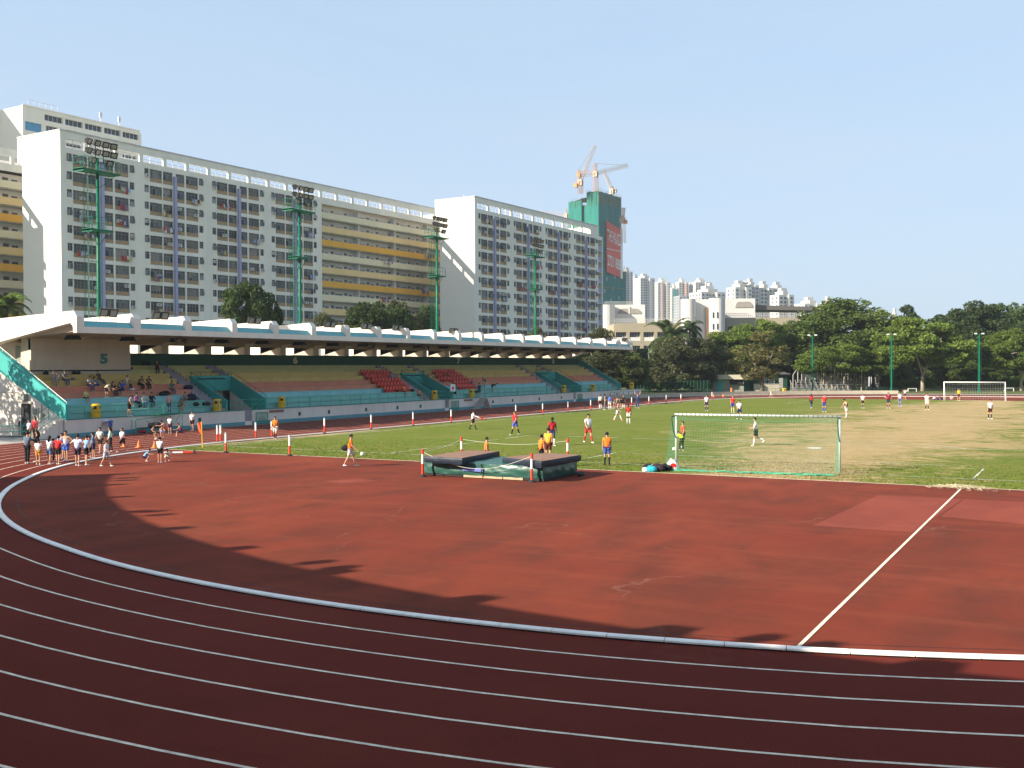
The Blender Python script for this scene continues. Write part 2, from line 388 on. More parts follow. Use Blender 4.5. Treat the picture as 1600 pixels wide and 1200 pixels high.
def text_mesh(name, s, height, m, parent, F, xscale=1.0, bold=0.0, thick=.02):
    """flat lettering; F maps (x along, y up, depth) to a world point"""
    cu = bpy.data.curves.new(name, 'FONT'); cu.body = s; cu.size = 1; cu.offset = bold; cu.extrude = 0
    tmp = bpy.data.objects.new('tmp', cu); COL.objects.link(tmp)
    bpy.context.view_layer.update()
    me = bpy.data.meshes.new_from_object(tmp.evaluated_get(bpy.context.evaluated_depsgraph_get()))
    co = [v.co.copy() for v in me.vertices]
    h = max(c.y for c in co)-min(c.y for c in co); y0 = min(c.y for c in co); x0 = min(c.x for c in co)
    k = height/h
    for v in me.vertices: v.co = F((v.co.x-x0)*k*xscale, (v.co.y-y0)*k, 0)
    bpy.data.objects.remove(tmp); me.name = name; me.materials.clear(); me.materials.append(M[m])
    o = bpy.data.objects.new(name, me); COL.objects.link(o); o.parent = parent
    if parent.parent is None: o.matrix_parent_inverse = parent.matrix_basis.inverted()
    return o, (max(c.x for c in co)-x0)*k*xscale

# ------------------------------------------------------------------ ground, track, pitch
MB().add([(-3500,-900,-.35),(3500,-900,-.35),(3500,5000,-.35),(-3500,5000,-.35)], [(0,1,2,3)]).build('ground', 'earth', kind='structure')
XC, YN, YF, R0 = .645, 4.54, 85.4, 35.14
# measured kerb radius round the near bend (angle in degrees, metres)
_th = [180, 196, 203, 209.8, 221, 230, 252.2, 258, 268, 278.2, 285, 292, 298, 315, 330, 360]
_rr = [35.14, 35.3, 35.45, 35.4, 35.05, 34.95, 34.97, 35.1, 35.25, 35.35, 35.3, 35.1, 34.95, 35.0, 35.1, 35.14]
def near_r(deg): return float(np.interp(deg, _th, _rr))
def loop(off, steps=96):
    """closed outline at a distance off outside the kerb, anticlockwise starting at the right straight"""
    P = []
    for i in range(steps+1):
        a = math.pi*i/steps; P.append((XC+(R0+off)*math.cos(a), YF+(R0+off)*math.sin(a)))
    for k in range(1, 20): P.append((XC-R0-off, YF+(YN-YF)*k/20))
    for i in range(steps+1):
        dg = 180+180*i/steps; r = near_r(dg)+off; a = rad(dg); P.append((XC+r*math.cos(a), YN+r*math.sin(a)))
    for k in range(1, 20): P.append((XC+R0+off, YN+(YF-YN)*k/20))
    return P
def ring(o0, o1, z, name, m, parent=None, kind=None):
    A = loop(o0); B = loop(o1); n = len(A); b = MB()
    b.add([(x, y, z) for x, y in A]+[(x, y, z) for x, y in B], [(i, i+n, (i+1) % n+n, (i+1) % n) for i in range(n)])
    return b.build(name, m, parent, kind)
# paved apron round the stadium, track, inner apron
b = MB(); A = loop(30); b.add([(x, y, -.03) for x, y in A], [tuple(range(len(A)))]); b.build('apron', 'concrete', kind='structure')
track = ring(-.05, 12.35, 0.0, 'running_track', 'track_rubber', kind='structure')
b = MB(); A = loop(-.05); b.add([(x, y, 0.0) for x, y in A], [tuple(range(len(A)))]); b.build('infield', 'apron_rubber', kind='structure')
lm = MB()
for k in range(1, 11):
    o0 = 1.207*k-.03; A = loop(o0); B = loop(o0+.062); n = len(A)
    lm.add([(x, y, .004) for x, y in A]+[(x, y, .004) for x, y in B], [(i, i+n, (i+1) % n+n, (i+1) % n) for i in range(n)])
lm.build('lane_lines', 'line_paint', track)
# kerb in sections with open joints, a raised rounded section on black feet
full = loop(0, 400)
def resample(P, step):
    P = [Vector((*p, 0)) for p in P]; P.append(P[0]); out = [P[0]]; acc = 0
    for a, c in zip(P, P[1:]):
        L = (c-a).length; t = step-acc
        while t <= L: out.append(a+(c-a)*(t/L)); t += step
        acc = (acc+L) % step
    return out
pts = resample(full, .5); secs = []; i = 0
while i < len(pts)-3:
    k = 2 if (pts[i]-C0).length < 42 else 8
    secs.append(pts[i:min(i+k+1, len(pts))]); i += k
feet = MB()
for s_ in secs:
    b = MB(); N = len(s_); vs = []
    prof = [(-.10, .025), (-.095, .052), (-.06, .068), (.06, .068), (.095, .052), (.10, .025)]
    for i, p in enumerate(s_):
        d = (s_[min(i+1, N-1)]-s_[max(i-1, 0)]).normalized(); nn = Vector((d.y, -d.x, 0))
        q = p.copy()
        if i == 0: q = p + d*.007
        if i == N-1: q = p - d*.007
        for w, z in prof: vs.append(q+nn*w+Vector((0, 0, z)))
    k = len(prof)
    fs = [(i*k+j, i*k+j+1, (i+1)*k+j+1, (i+1)*k+j) for i in range(N-1) for j in range(k-1)] + [(i*k+k-1, i*k, (i+1)*k, (i+1)*k+k-1) for i in range(N-1)]
    fs += [tuple(range(k)), tuple(reversed(range((N-1)*k, N*k)))]
    b.add(vs, fs); b.build('kerb_section', 'kerb_white', track)
    for i, p in enumerate(s_[:-1]):
        c = (p+s_[i+1])/2
        if (c-C0).length < 60:
            d = (s_[i+1]-p).normalized(); nn = Vector((d.y, -d.x, 0))
            e = [c+d*a+nn*w for a, w in ((-.17, -.105), (.17, -.105), (.17, .105), (-.17, .105))]
            feet.add([(*q.xy, .002) for q in e]+[(*q.xy, .026) for q in e], [(4,5,6,7),(0,1,5,4),(1,2,6,5),(2,3,7,6),(3,0,4,7)])
feet.build('kerb_feet', 'black', track)
# drainage slot just inside the kerb, on the apron
b = MB(); A = loop(-.62, 200); B = loop(-.60, 200); n = len(A)
b.add([(x, y, .004) for x, y in A]+[(x, y, .004) for x, y in B], [(i, i+n, (i+1) % n+n, (i+1) % n) for i in range(n)]); b.build('infield_joint', 'black', kind='structure')
# resurfaced patches and the long white line
b = MB(); b.add([(6.3,-15.9,.004),(9.05,-15.85,.004),(9.5,-7.3,.004),(6.7,-7.5,.004)], [(0,1,2,3)]); b.build('infield_patch', 'patch_rubber', kind='structure')
b = MB(); b.add([(9.35,-12.2,.004),(12.6,-13.0,.004),(13.0,-7.0,.004),(9.55,-7.3,.004)], [(0,1,2,3)]); b.build('infield_patch', 'patch_rubber', kind='structure')
b = MB(); b.add([(-14.4,-12.9,.004),(-13.1,-13.2,.004),(-12.4,-11.7,.004),(-13.6,-11.4,.004)], [(0,1,2,3)]); b.build('infield_patch', 'patch_rubber', kind='structure')
b = MB(); b.add([(9.17,-29.6,.008),(9.24,-29.6,.008),(9.13,-4.1,.008),(9.06,-4.1,.008)], [(0,1,2,3)]); b.build('infield_line', 'line_paint', kind='structure')
# pitch: ragged south edge, slightly proud of the rubber
b = MB(); xs = np.linspace(-34.1, 35.4, 160)
south = [(float(x), -3.42+.05*mnoise.noise(Vector((x*.9, 3, 0))) + (0 if abs(x) < 30 else (abs(x)-30)*.0)) for x in xs]
arcL = [(XC-(R0-.45)*math.cos(rad(t)), YF+(R0-.45)*math.sin(rad(t))) for t in range(0, 30)]
north = [(35.3, 85.4), (34.0, 99.0), (31.5, 103.5), (-30.2, 103.5), (-33.4, 97.0), (-34.0, 85.4)]
poly = south+[(x, y) for x, y in north]
top = [(x, y, .010) for x, y in poly]; bot = [(x, y, .0) for x, y in poly]; n = len(poly)
b.add(top+bot, [tuple(range(n))]+[(i+n, (i+1) % n+n, (i+1) % n, i) for i in range(n)]); b.build('pitch', 'pitch_grass', kind='structure')
b = MB(); b.add([(x, y-.10, .006) for x, y in south]+[(x, y, .006) for x, y in south], [(i, i+1, i+161, i+160) for i in range(159)]); b.build('pitch_edging', 'line_paint', kind='structure')
# sandy verge beside the left straight
b = MB(); b.add([(-33.95,-1.2,.014),(-33.0,0.4,.014),(-32.6,9,.014),(-33.2,17,.014),(-34.0,17,.014)], [(0,1,2,3,4)]); b.build('sand_strip', 'dry_verge', kind='structure')
# pitch markings
pl = MB()
def gl(x0, y0, x1, y1, w=.11, z=.018):
    d = Vector((x1-x0, y1-y0, 0)); L = d.length; d.normalize(); nn = Vector((-d.y, d.x, 0))*w/2
    k = max(1, int(L/.9)); P = [Vector((x0, y0, z))+d*L*i/k for i in range(k+1)]
    for a, c in zip(P, P[1:]):
        j = .3+.7*random.random()
        if random.random() < .93: pl.add([a-nn*j, c-nn*j, c+nn*j, a+nn*j], [(0,1,2,3)])
HW = 34.2
LP = 101.4
for y0, s in ((0, 1), (LP, -1)):
    gl(-32.4, y0-.25*s, 32.4, y0-.25*s)
    gl(-20.16, y0, -20.16, y0+16.5*s); gl(20.16, y0, 20.16, y0+16.5*s); gl(-20.16, y0+16.5*s, 20.16, y0+16.5*s)
    gl(-9.16, y0, -9.16, y0+5.5*s); gl(9.16, y0, 9.16, y0+5.5*s); gl(-9.16, y0+5.5*s, 9.16, y0+5.5*s)
    pr = [(math.cos(t)*9.15, y0+(11+math.sin(t)*9.15)*s) for t in np.linspace(rad(37), rad(143), 16)]
    for a, c in zip(pr, pr[1:]): gl(*a, *c)
gl(-32.4, -.25, -32.4, LP); gl(32.4, -.25, 32.4, LP); gl(-32.4, LP/2, 32.4, LP/2)
cc = [(math.cos(t)*9.15, LP/2+math.sin(t)*9.15) for t in np.linspace(0, 2*math.pi, 40)]
for a, c in zip(cc, cc[1:]): gl(*a, *c)
p = G(1273, 700.5); pl.add([(p.x+.42*math.cos(t)*(.8+.3*random.random()), p.y+.5*math.sin(t), .0185) for t in np.linspace(0, 6.0, 11)], [tuple(range(11))])
pl.build('pitch_markings', 'grass_line', kind='structure')
# grass tufts along the near edge of the pitch so that it is not a clean sheet
def grass_tufts():
    rng = np.random.default_rng(5); n = 26000
    x = rng.uniform(-33.5, 20, n); y = -3.45 + np.abs(rng.normal(0, 1, n))*5.5
    v = np.zeros((n, 3, 3)); a = rng.uniform(0, 6.28, n); w = rng.uniform(.02, .05, n); h = rng.uniform(.015, .035, n)
    v[:, 0] = np.stack([x-np.cos(a)*w, y-np.sin(a)*w, np.full(n, .01)], 1); v[:, 1] = np.stack([x+np.cos(a)*w, y+np.sin(a)*w, np.full(n, .01)], 1)
    v[:, 2] = np.stack([x+rng.normal(0, .03, n), y+rng.normal(0, .03, n), .01+h], 1)
    me = bpy.data.meshes.new('grass'); me.from_pydata(v.reshape(-1, 3).tolist(), [], np.arange(n*3).reshape(-1, 3).tolist()); me.materials.append(M['pitch_grass'])
    o = bpy.data.objects.new('grass', me); COL.objects.link(o); tag(o, 'short worn grass along the near edge of the football pitch', 'grass', kind='stuff')
grass_tufts()
# dried grass clippings where the white line meets the pitch
b = MB(); rng = random.Random(3); p = G(1500, 763)
for i in range(420):
    a = rng.gauss(0, .55); c = rng.gauss(0, .28); h = rng.uniform(0, .10)*math.exp(-(a*a+c*c)*2)
    t = rng.uniform(0, 6.28); L = rng.uniform(.05, .2)
    b.tube((p.x+a, p.y+c, .02+h), (p.x+a+L*math.cos(t), p.y+c+L*math.sin(t), .03+h+rng.uniform(0, .05)), .006, n=3)
tag(b.build('straw_pile', 'straw'), 'small heap of dry grass clippings at the end of the long white line', 'clippings', kind='stuff')
# beyond the track: path and verge
b = MB(); A = loop(12.4, 120); B = loop(15.5, 120); n = len(A)
sel = [i for i in range(n) if A[i][1] > 96]
b.add([(x, y, .02) for x, y in A]+[(x, y, .02) for x, y in B], [(i, i+n, (i+1) % n+n, (i+1) % n) for i in sel]); b.build('path', 'path', kind='structure')
b = MB(); A = loop(15.5, 120); B = loop(75, 120); n = len(A)
b.add([(x, y, .05) for x, y in A]+[(x, y, .05) for x, y in B], [(i, i+n, (i+1) % n+n, (i+1) % n) for i in range(n) if A[i][1] > 99]); b.build('park_ground', 'verge', kind='structure')

# ------------------------------------------------------------------ grandstand
SX, SY0, SY1 = -47.5, .65, 98.5
LV = [1.22, 1.68, 2.11, 2.54, 2.97, 3.40, 3.83, 4.26, 4.60, 4.93]
RX = [-48.6-.767*k for k in range(9)]
ROWM = ['teal_row', 'teal_row', 'blue_row', 'salmon_row', 'salmon_row', 'yellow_row', 'yellow_row', 'olive_row', 'olive_row']
BX = RX[8]-.77
VOM = [(16.7, 21.35), (47.15, 51.3), (78.7, 84.6)]          # side walls of the three entrances cut in the tiers
VB = RX[5]                                                 # back wall of the cut
st = thing('grandstand', 'long roofed concrete grandstand with teal, salmon and yellow tiers along the left straight', 'grandstand', (SX, 50, 0))
# tiers, cut at the entrances
cuts = sorted([SY0+.3, SY1-.3]+[e for v in VOM for e in (v[0]-1.45, v[0], v[1])])
def segs(k):
    if k < 5: return [(SY0+.3, 15.2), (21.43, 45.65), (51.38, 77.2), (84.68, SY1-1.2)]
    return [(SY0+.3, 15.2), (16.4, 20.7), (22.0, 45.65), (46.6, 51.7), (52.8, 77.2), (78.2, 83.2), (84.4, SY1-1.2)]
for k in range(9):
    x0 = RX[k]; x1 = RX[k+1] if k < 8 else BX
    for a, c in segs(k):
        # bench slabs with joints every few metres
        n = max(1, round((c-a)/4.9)); L = (c-a)/n
        for i in range(n):
            mb = MB(); y0 = a+i*L+(.012 if i else 0); y1 = a+(i+1)*L
            mb.box(x1-.02, x0, y0, y1, LV[k+1]-.10, LV[k+1]); mb.box(x1-.02, x0-.035, y0, y1, LV[k]-.12, LV[k+1]-.10)
            mb.build('bench_tier', ROWM[k], st)
    
# aisle steps
def steps(y0, y1, k0, k1):
    mb = MB()
    for k in range(k0, k1):
        x0 = RX[k]; x1 = RX[k+1] if k < 8 else BX; h = (LV[k+1]-LV[k])/2
        mb.box(x1-.01, x0+.20, y0, y1, LV[k]-.15, LV[k]+h); mb.box(x1-.01, x0-.18, y0, y1, LV[k]+h, LV[k+1])
    mb.build('aisle_steps', 'step_grey', st)
for a, c in ((15.2, 16.55), (45.65, 47.0), (77.2, 78.55), (SY1-1.2, SY1-.3)): steps(a, c, 0, 9 if a > 90 else 9)
for a, c in ((20.7, 22.0), (51.7, 52.8), (83.2, 84.4)): steps(a, c, 6, 9)
for a, c in ((15.2, 16.4),): pass
# walkway slab and front wall
mb = MB(); mb.box(RX[0]-.02, SX-.16, SY0+.3, SY1+6, .2, LV[0]-.003); mb.build('walkway', 'step_grey', st)
walls = [(SY0, 17.8), (18.72, 48.2), (49.1, 80.0), (80.9, 104.0)]
for a, c in walls:
    mb = MB()
    n = max(1, round((c-a)/9)); L = (c-a)/n
    for i in range(n):
        mb.box(SX-.16, SX, a+i*L+(.02 if i else 0), a+(i+1)*L, .28, 1.20, 0)
    mb.box(SX-.2, SX+.03, a, c, 0, .28, 1); mb.box(SX-.22, SX+.035, a, c, 1.20, 1.27, 2)
    mb.build('front_wall', ['stand_wall', 'blue_skirt', 'teal_dark'], st)
for a, c in ((17.8, 18.72), (48.2, 49.1), (80.0, 80.9)):    # little stairs down to the track
    mb = MB()
    for i in range(4): mb.box(SX-1.1, SX-.05-.26*i if i else SX-.05, a, c, 0 if i == 0 else .30*i, .30*(i+1)-.002*0)
    mb.build('track_steps', 'stand_wall', st)
    g = MB(); y0, y1 = c+.35, c+1.75
    for p0, p1 in (((SX+.08,y0,.12),(SX+.08,y1,.12)),((SX+.08,y0,.98),(SX+.08,y1,.98)),((SX+.08,y0,.12),(SX+.08,y0,.98)),((SX+.08,y1,.12),(SX+.08,y1,.98))): g.tube(p0, p1, .035, n=5)
    for i in range(14):
        t = i/13; g.tube((SX+.08, y0+t*(y1-y0), .14), (SX+.08, min(y1, y0+t*(y1-y0)+.8), .14+min(.8, (1-t)*(y1-y0))), .010, n=3); g.tube((SX+.08, y1-t*(y1-y0), .14), (SX+.08, max(y0, y1-t*(y1-y0)-.8), .14+min(.8, (1-t)*(y1-y0))), .010, n=3)
    g.build('mesh_gate', 'rail_green', st)
for u in (312, 468, 514, 572, 621, 657):
    y = wy(u, SX, 650); mb = MB(); mb.box(SX, SX+.03, y-.14, y+.14, .50, .82); mb.build('wall_vent', 'dark_green', st)
for y in (58.5, 63.2, 70.1, 76.4, 90.2, 94.6):
    mb = MB(); mb.box(SX, SX+.03, y-.15, y+.15, .50, .82); mb.build('wall_vent', 'dark_green', st)
for y in (wy(432, SX, 645), wy(731.5, SX, 628)):
    mb = MB(); mb.box(SX+.0, SX+.045, y-.9, y+.9, .90, 1.12); mb.build('notice_plate', 'mat_brown', st)
# front railing, in runs
def railing(name, p0, p1, h, mids, sp, m, parent, r=.022):
    p0 = Vector(p0); p1 = Vector(p1); d = p1-p0; n = max(1, round(d.length/sp)); mb = MB()
    for i in range(n+1):
        q = p0+d*i/n; mb.tube(q, q+Vector((0, 0, h)), r, n=5)
    for z in [h]+mids: mb.tube(p0+Vector((0, 0, z)), p1+Vector((0, 0, z)), r, n=5)
    return mb.build(name, m, parent)
for a, c in ((SY0+.1, 17.8), (18.72, 48.2), (49.1, 80.0), (80.9, 96)):
    n = max(1, round((c-a)/8)); L = (c-a)/n
    for i in range(n): railing('railing', (SX-.08, a+i*L+.06, 1.25), (SX-.08, a+(i+1)*L-.06, 1.25), .82, [.40], 1.45, 'rail_green', st)
# entrances: side walls, back wall, inner cream wall with door, handrails
for j, (ya, yb) in enumerate(VOM):
    def prof(y, y2, pan):
        mb = MB(); zt0, zt1 = 2.06, 4.05
        poly = [(RX[0]+.12, y, .9), (RX[0]+.12, y, zt0), (VB, y, zt1), (VB, y, 3.10), (RX[0]-1.55, y, .9)] if pan else [(RX[0]+.12, y, .9), (RX[0]+.12, y, zt0), (VB, y, zt1), (VB, y, .9)]
        return mb, poly
    for y in (ya, yb):
        mb = MB(); poly = [(RX[0]+.12, y, 1.0), (RX[0]+.12, y, 2.06), (VB-.15, y, 4.05), (VB-.15, y, 2.75), (RX[0]-1.1, y, 1.0)]
        mb.prism(poly, (0, .17, 0)); mb.build('entrance_parapet', 'teal_wall', st)
        mb = MB(); poly = [(RX[0]-1.1, y+.02, 1.0), (VB-.15, y+.02, 2.75), (VB-.15, y+.02, .25), (RX[0]-.9, y+.02, .25)]
        mb.prism(poly, (0, .13, 0)); mb.build('entrance_wall', 'stand_wall', st)
        hr = MB(); a0 = Vector((RX[0]+.10, y+.08, 2.06)); a1 = Vector((VB, y+.08, 4.03))
        hr.tube(a0+Vector((0,0,.32)), a1+Vector((0,0,.32)), .02, n=5)
        for t in (0, .33, .66, 1): q = a0.lerp(a1, t); hr.tube(q, q+Vector((0,0,.32)), .018, n=5)
        hr.build('handrail', 'mast_green' if 0 else 'dark_green', st)
    mb = MB(); mb.box(VB-.15, VB, ya, yb+.17, 2.75, 4.05); mb.build('entrance_back_parapet', 'teal_wall', st)
    railing('back_railing', (VB-.08, ya+.1, 4.05), (VB-.08, yb, 4.05), .32, [], 1.2, 'dark_green', st, .018)
    mb = MB(); yd = ya+2.1
    mb.box(VB-1.0, VB-.9, ya, yd, .2, 2.75); mb.box(VB-1.0, VB-.9, yd+.95, yb, .2, 2.75); mb.box(VB-1.0, VB-.9, yd, yd+.95, 2.3, 2.75)
    mb.box(VB-.9, VB-.2, ya, yb, 2.72, 2.80); mb.build('entrance_wall', 'stand_wall', st)
    mb = MB(); mb.box(VB-1.06, VB-.99, yd, yd+.95, .2, 2.3); mb.build('doorway', 'black', st)
    railing('entrance_railing', (SX-1.0, ya+1.6, 1.23), (SX-1.0, yb-1.2, 1.23), .85, [.42], 1.3, 'rail_green', st, .02)
    hr = MB()
    for z in (.45, .9):
        hr.tube((SX-.1, yb-2.6, 1.25+z-.9+.15), (SX-.1, yb-1.4, 1.25+z), .02, n=5)
    for y_ in (yb-2.6, yb-1.4): hr.tube((SX-.1, y_, .2), (SX-.1, y_, 2.15 if y_ > yb-2 else 1.4), .02, n=5)
    hr.build('handrail', 'rail_green', st)
# back wall with openings under the beam
ye = 13.1
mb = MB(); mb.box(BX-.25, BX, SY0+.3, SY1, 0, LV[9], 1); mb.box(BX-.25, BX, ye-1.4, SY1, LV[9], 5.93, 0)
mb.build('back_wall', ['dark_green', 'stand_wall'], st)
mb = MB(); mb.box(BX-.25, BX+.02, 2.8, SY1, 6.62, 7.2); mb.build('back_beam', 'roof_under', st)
for i in range(20):
    y = 1.59+4.95*i
    if y < 11.5: continue
    mb = MB(); mb.prism([(BX+.03, y, 5.93), (BX+.03, y, 6.75), (BX-2.6, y, 6.75), (BX-2.6, y, 6.0)], (0, .75, 0)); mb.build('roof_bracket', 'cream_wall', st)
for s_, u, v0, v1 in (('6', 464, 558, 568), ('7', 718, 558, 568), ('8', 867, 562, 569)):
    y = wy(u-6 if s_ == '6' else u-4, BX+.02, 563); text_mesh('stand_number', s_, .72, 'number_cream', st, lambda x, yy, d: (BX+.015, y+x, 5.08+yy), 1.5, .05)
# enclosed room at the near end
bx = RX[7]
rm = MB(); yA, yB = 2.8, 11.8
rm.box(-55.1, bx, yA, yB, 4.27, 6.05, 0); rm.box(-60.5, -55.12, yA+.35, yB, 4.27, 7.0, 0)
for i in range(3):
    w = (yB-yA)/3; rm.box(bx-.3, bx-.02 if i != 9 else bx, yA+i*w+.02, yA+(i+1)*w-.02, 6.09, 6.90, 0)
rm.box(-55.1, bx-.06, yA+.02, yB-.02, 6.05, 7.0, 0)
rm.build('end_room', ['cream_wall', 'roof_under'], st)
text_mesh('stand_number', '5', .80, 'teal_dark', st, lambda x, yy, d: (bx+.012, wy(156, bx, 562)+x, 5.06+yy), 1.5, .06)
# near end wall of the stand with raking teal parapet, door, boxes
ew = MB()
ew.prism([(SX-.16, SY0, 0), (SX-.16, SY0, 1.3), (-55.4, SY0, 4.95), (-60.5, SY0, 4.95), (-60.5, SY0, 0)], (0, .3, 0))
ew.build('end_wall', 'stand_wall', st)
ew = MB(); ew.prism([(SX+.02, SY0-.04, 1.23), (SX+.02, SY0-.04, 2.26), (-55.4, SY0-.04, 6.50), (-55.4, SY0-.04, 4.97), (SX-.2, SY0-.04, 1.23)], (0, .36, 0)); 
ew.build('end_parapet', 'teal_wall', st)
hr = MB(); hr.tube((SX-.1, SY0+.14, 2.42), (-55.3, SY0+.14, 6.65), .025, n=6)
for t in np.linspace(0, 1, 9): q = Vector((SX-.1, SY0+.14, 2.2)).lerp(Vector((-55.3, SY0+.14, 6.42)), t); hr.tube(q, q+Vector((0, 0, .24)), .018, n=5)
hr.build('handrail', 'roof_white', st)
d = MB(); d.box(-52.05, -51.15, SY0-.10, SY0-.012, 0.05, 2.26, 0); d.box(-52.2, -50.95, SY0-.16, SY0-.01, 2.28, 2.44, 1); d.build('door', ['black', 'stand_wall'], st)
d = MB(); d.box(-52.0, -51.35, SY0-.40, SY0-.01, 2.5, 2.95); d.build('wall_aircon', 'hut_grey', st)
d = MB(); d.box(-50.85, -50.45, SY0-.08, SY0-.01, 1.5, 1.95); d.build('meter_box', 'hut_grey', st)
d = MB(); d.box(-49.95, -49.70, SY0-.08, SY0-.01, 1.4, 1.65); d.build('meter_box', 'hut_grey', st)
d = MB(); d.tube((-50.2, SY0-.08, 0), (-50.2, SY0-.08, 2.0), .03); d.tube((-49.9, SY0-.08, 0), (-49.9, SY0-.08, 2.3), .03); d.tube((-55, SY0-.08, 3.05), (-52.4, SY0-.08, 3.05), .02); d.build('wall_pipe', 'hut_grey', st)
d = MB(); d.box(-56.1, -55.2, 3.08, 3.14, 4.3, 6.4); d.build('room_door', 'hut_grey', st)
# end steps by the near corner of the front wall
sp_ = MB()
for i in range(6): sp_.box(-49.2+.0-.0, -47.75-.0, SY0-.35-.28*(i+1), SY0-.35-.28*i, 0, 1.2-.2*i)
sp_.box(-49.2, -47.7, SY0-.35, SY0-.06, 0, 1.22)
sp_.build('end_steps', 'stand_wall', st)
hr = MB()
for x in (-49.15, -47.8):
    hr.tube((x, SY0-.1, 2.15), (x, SY0-2.1, .95), .02); hr.tube((x, SY0-.1, 1.7), (x, SY0-2.1, .5), .02); hr.tube((x, SY0-.1, 1.2), (x, SY0-.1, 2.15), .02); hr.tube((x, SY0-2.1, 0), (x, SY0-2.1, .95), .02)
hr.build('end_step_rail', 'rail_green', st)
# far end parapet
ew = MB(); ew.prism([(SX-1.0, SY1-.3, 1.2), (SX-1.0, SY1-.3, 2.1), (BX, SY1-.3, 5.93), (BX, SY1-.3, 4.6), (SX-2.0, SY1-.3, 1.2)], (0, .3, 0)); ew.build('end_parapet', 'teal_wall', st)
ew = MB(); ew.prism([(SX-1.9, SY1-.26, 0), (SX-1.9, SY1-.26, 1.2), (BX, SY1-.26, 4.6), (BX, SY1-.26, 0)], (0, .2, 0)); ew.build('end_wall', 'stand_wall', st)

# roof: bays between ribs
RW = .62
ribY = [1.59+4.95*i for i in range(20)] + [1.59+4.95*19+4.5]
def rib_poly(y): return [(SX, y, 7.16), (SX, y, 8.29), (SX-.28, y, 8.68), (SX-10.3, y, 8.26), (SX-13.0, y, 8.1), (SX-13.0, y, 5.4), (SX-8.3, y, 6.66), (SX-.66, y, 7.86), (SX-.40, y, 7.62), (SX-.34, y, 7.16)]
for y in ribY:
    mb = MB(); mb.prism(rib_poly(y), (0, RW, 0)); mb.build('roof_rib', 'roof_white', st)
for i, y in enumerate(ribY[:-1]):
    y0, y1 = y+RW, ribY[i+1]
    mb = MB()
    mb.box(SX-.30, SX-.01, y0, y1, 7.165, 7.60, 0)                                       # fascia
    mb.prism([(SX-.014, y0, 7.602), (SX-.48, y0, 8.02), (SX-.62, y0, 8.02), (SX-.30, y0, 7.602)], (0, y1-y0, 0), 1)     # sloping cyan upstand
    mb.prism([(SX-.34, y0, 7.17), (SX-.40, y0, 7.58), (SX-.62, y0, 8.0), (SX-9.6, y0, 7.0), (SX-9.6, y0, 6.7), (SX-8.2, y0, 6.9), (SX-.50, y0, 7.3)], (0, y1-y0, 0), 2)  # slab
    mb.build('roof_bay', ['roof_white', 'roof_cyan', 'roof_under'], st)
    lf = MB(); lf.box(SX-4.4, SX-2.9, y0+1.8, y0+2.1, 6.80, 6.92); lf.box(SX-4.3, SX-3.0, y0+1.85, y0+2.05, 6.92, 7.1); lf.build('strip_light', 'black', st)
    if i in (2, 7, 9, 12, 15):
        lf = MB(); lf.tube((SX-2.2, y0+.4, 6.95), (SX-1.7, y0+.3, 6.75), .12, .26, 10); lf.tube((SX-2.2, y0+1.1, 6.95), (SX-1.7, y0+1.2, 6.75), .12, .26, 10); lf.tube((SX-2.2, y0+.4, 7.0), (SX-2.2, y0+1.1, 7.0), .05); lf.build('loudspeaker', 'bark', st)
    if i % 2 == 0 or i in (3, 5): 
        lf = MB(); lf.box(SX-.9, SX-.75, y0+.15, y0+.5, 7.9, 8.35); lf.build('roof_vent', 'stand_wall', st)
# seats
def seat_proto():
    t = MB()
    t.add([(-.20,-.19,.30),(.18,-.19,.28),(.20,.19,.28),(-.20,.19,.30)], [(0,1,2,3)])
    t = MB(); t.box(-.21, .20, -.20, .20, .26, .31); t.prism([(-.21,-.20,.31),(-.27,-.20,.62),(-.23,-.20,.64),(-.17,-.20,.31)], (0,.40,0)); t.box(-.22,-.17,-.15,.15,.02,.27); t.box(.05,.10,-.15,.15,.02,.27)
    return t
pr = seat_proto(); prm = None
def seats(k, u0, u1, n, lab, side):
    global prm
    X = RX[k]-.36; y0 = wy(u0, X, 598)+.2; y1 = wy(u1, X, 598)-.2
    for i in range(n):
        y = y0+(y1-y0)*i/(n-1)
        if prm is None:
            o = MB(); o.v, o.f, o.m = list(pr.v), list(pr.f), list(pr.m); o = o.build('stadium_seat', 'seat_red', center=False, smooth=False); prm = o
        else: o = prm.copy(); COL.objects.link(o)
        o.location = (X, y, LV[k+1]); tag(o, '%s red seat from the left, %s, block %s of the middle entrance' % (CNT[i], lab, side), 'seat', 'red seats %s of the middle entrance' % side)
CNT = ['first', 'second', 'third', 'fourth', 'fifth', 'sixth', 'seventh', 'eighth', 'ninth']
RL = ['bottom', 'second', 'third', 'fourth', 'top']
for q, (k, u0, u1) in enumerate([(4, 566, 610), (3, 574, 614), (2, 584, 628), (1, 593, 636), (0, 602, 642)]):
    seats(k+1, u0, u1, 9, RL[4-q]+' row', 'left')
for q, (k, u0, u1) in enumerate([(4, 679, 714), (3, 684, 724), (2, 692, 732), (1, 712, 740), (0, 717, 746)]):
    seats(k+1, u0, u1, 9 if q < 3 else 7, RL[4-q]+' row', 'right')
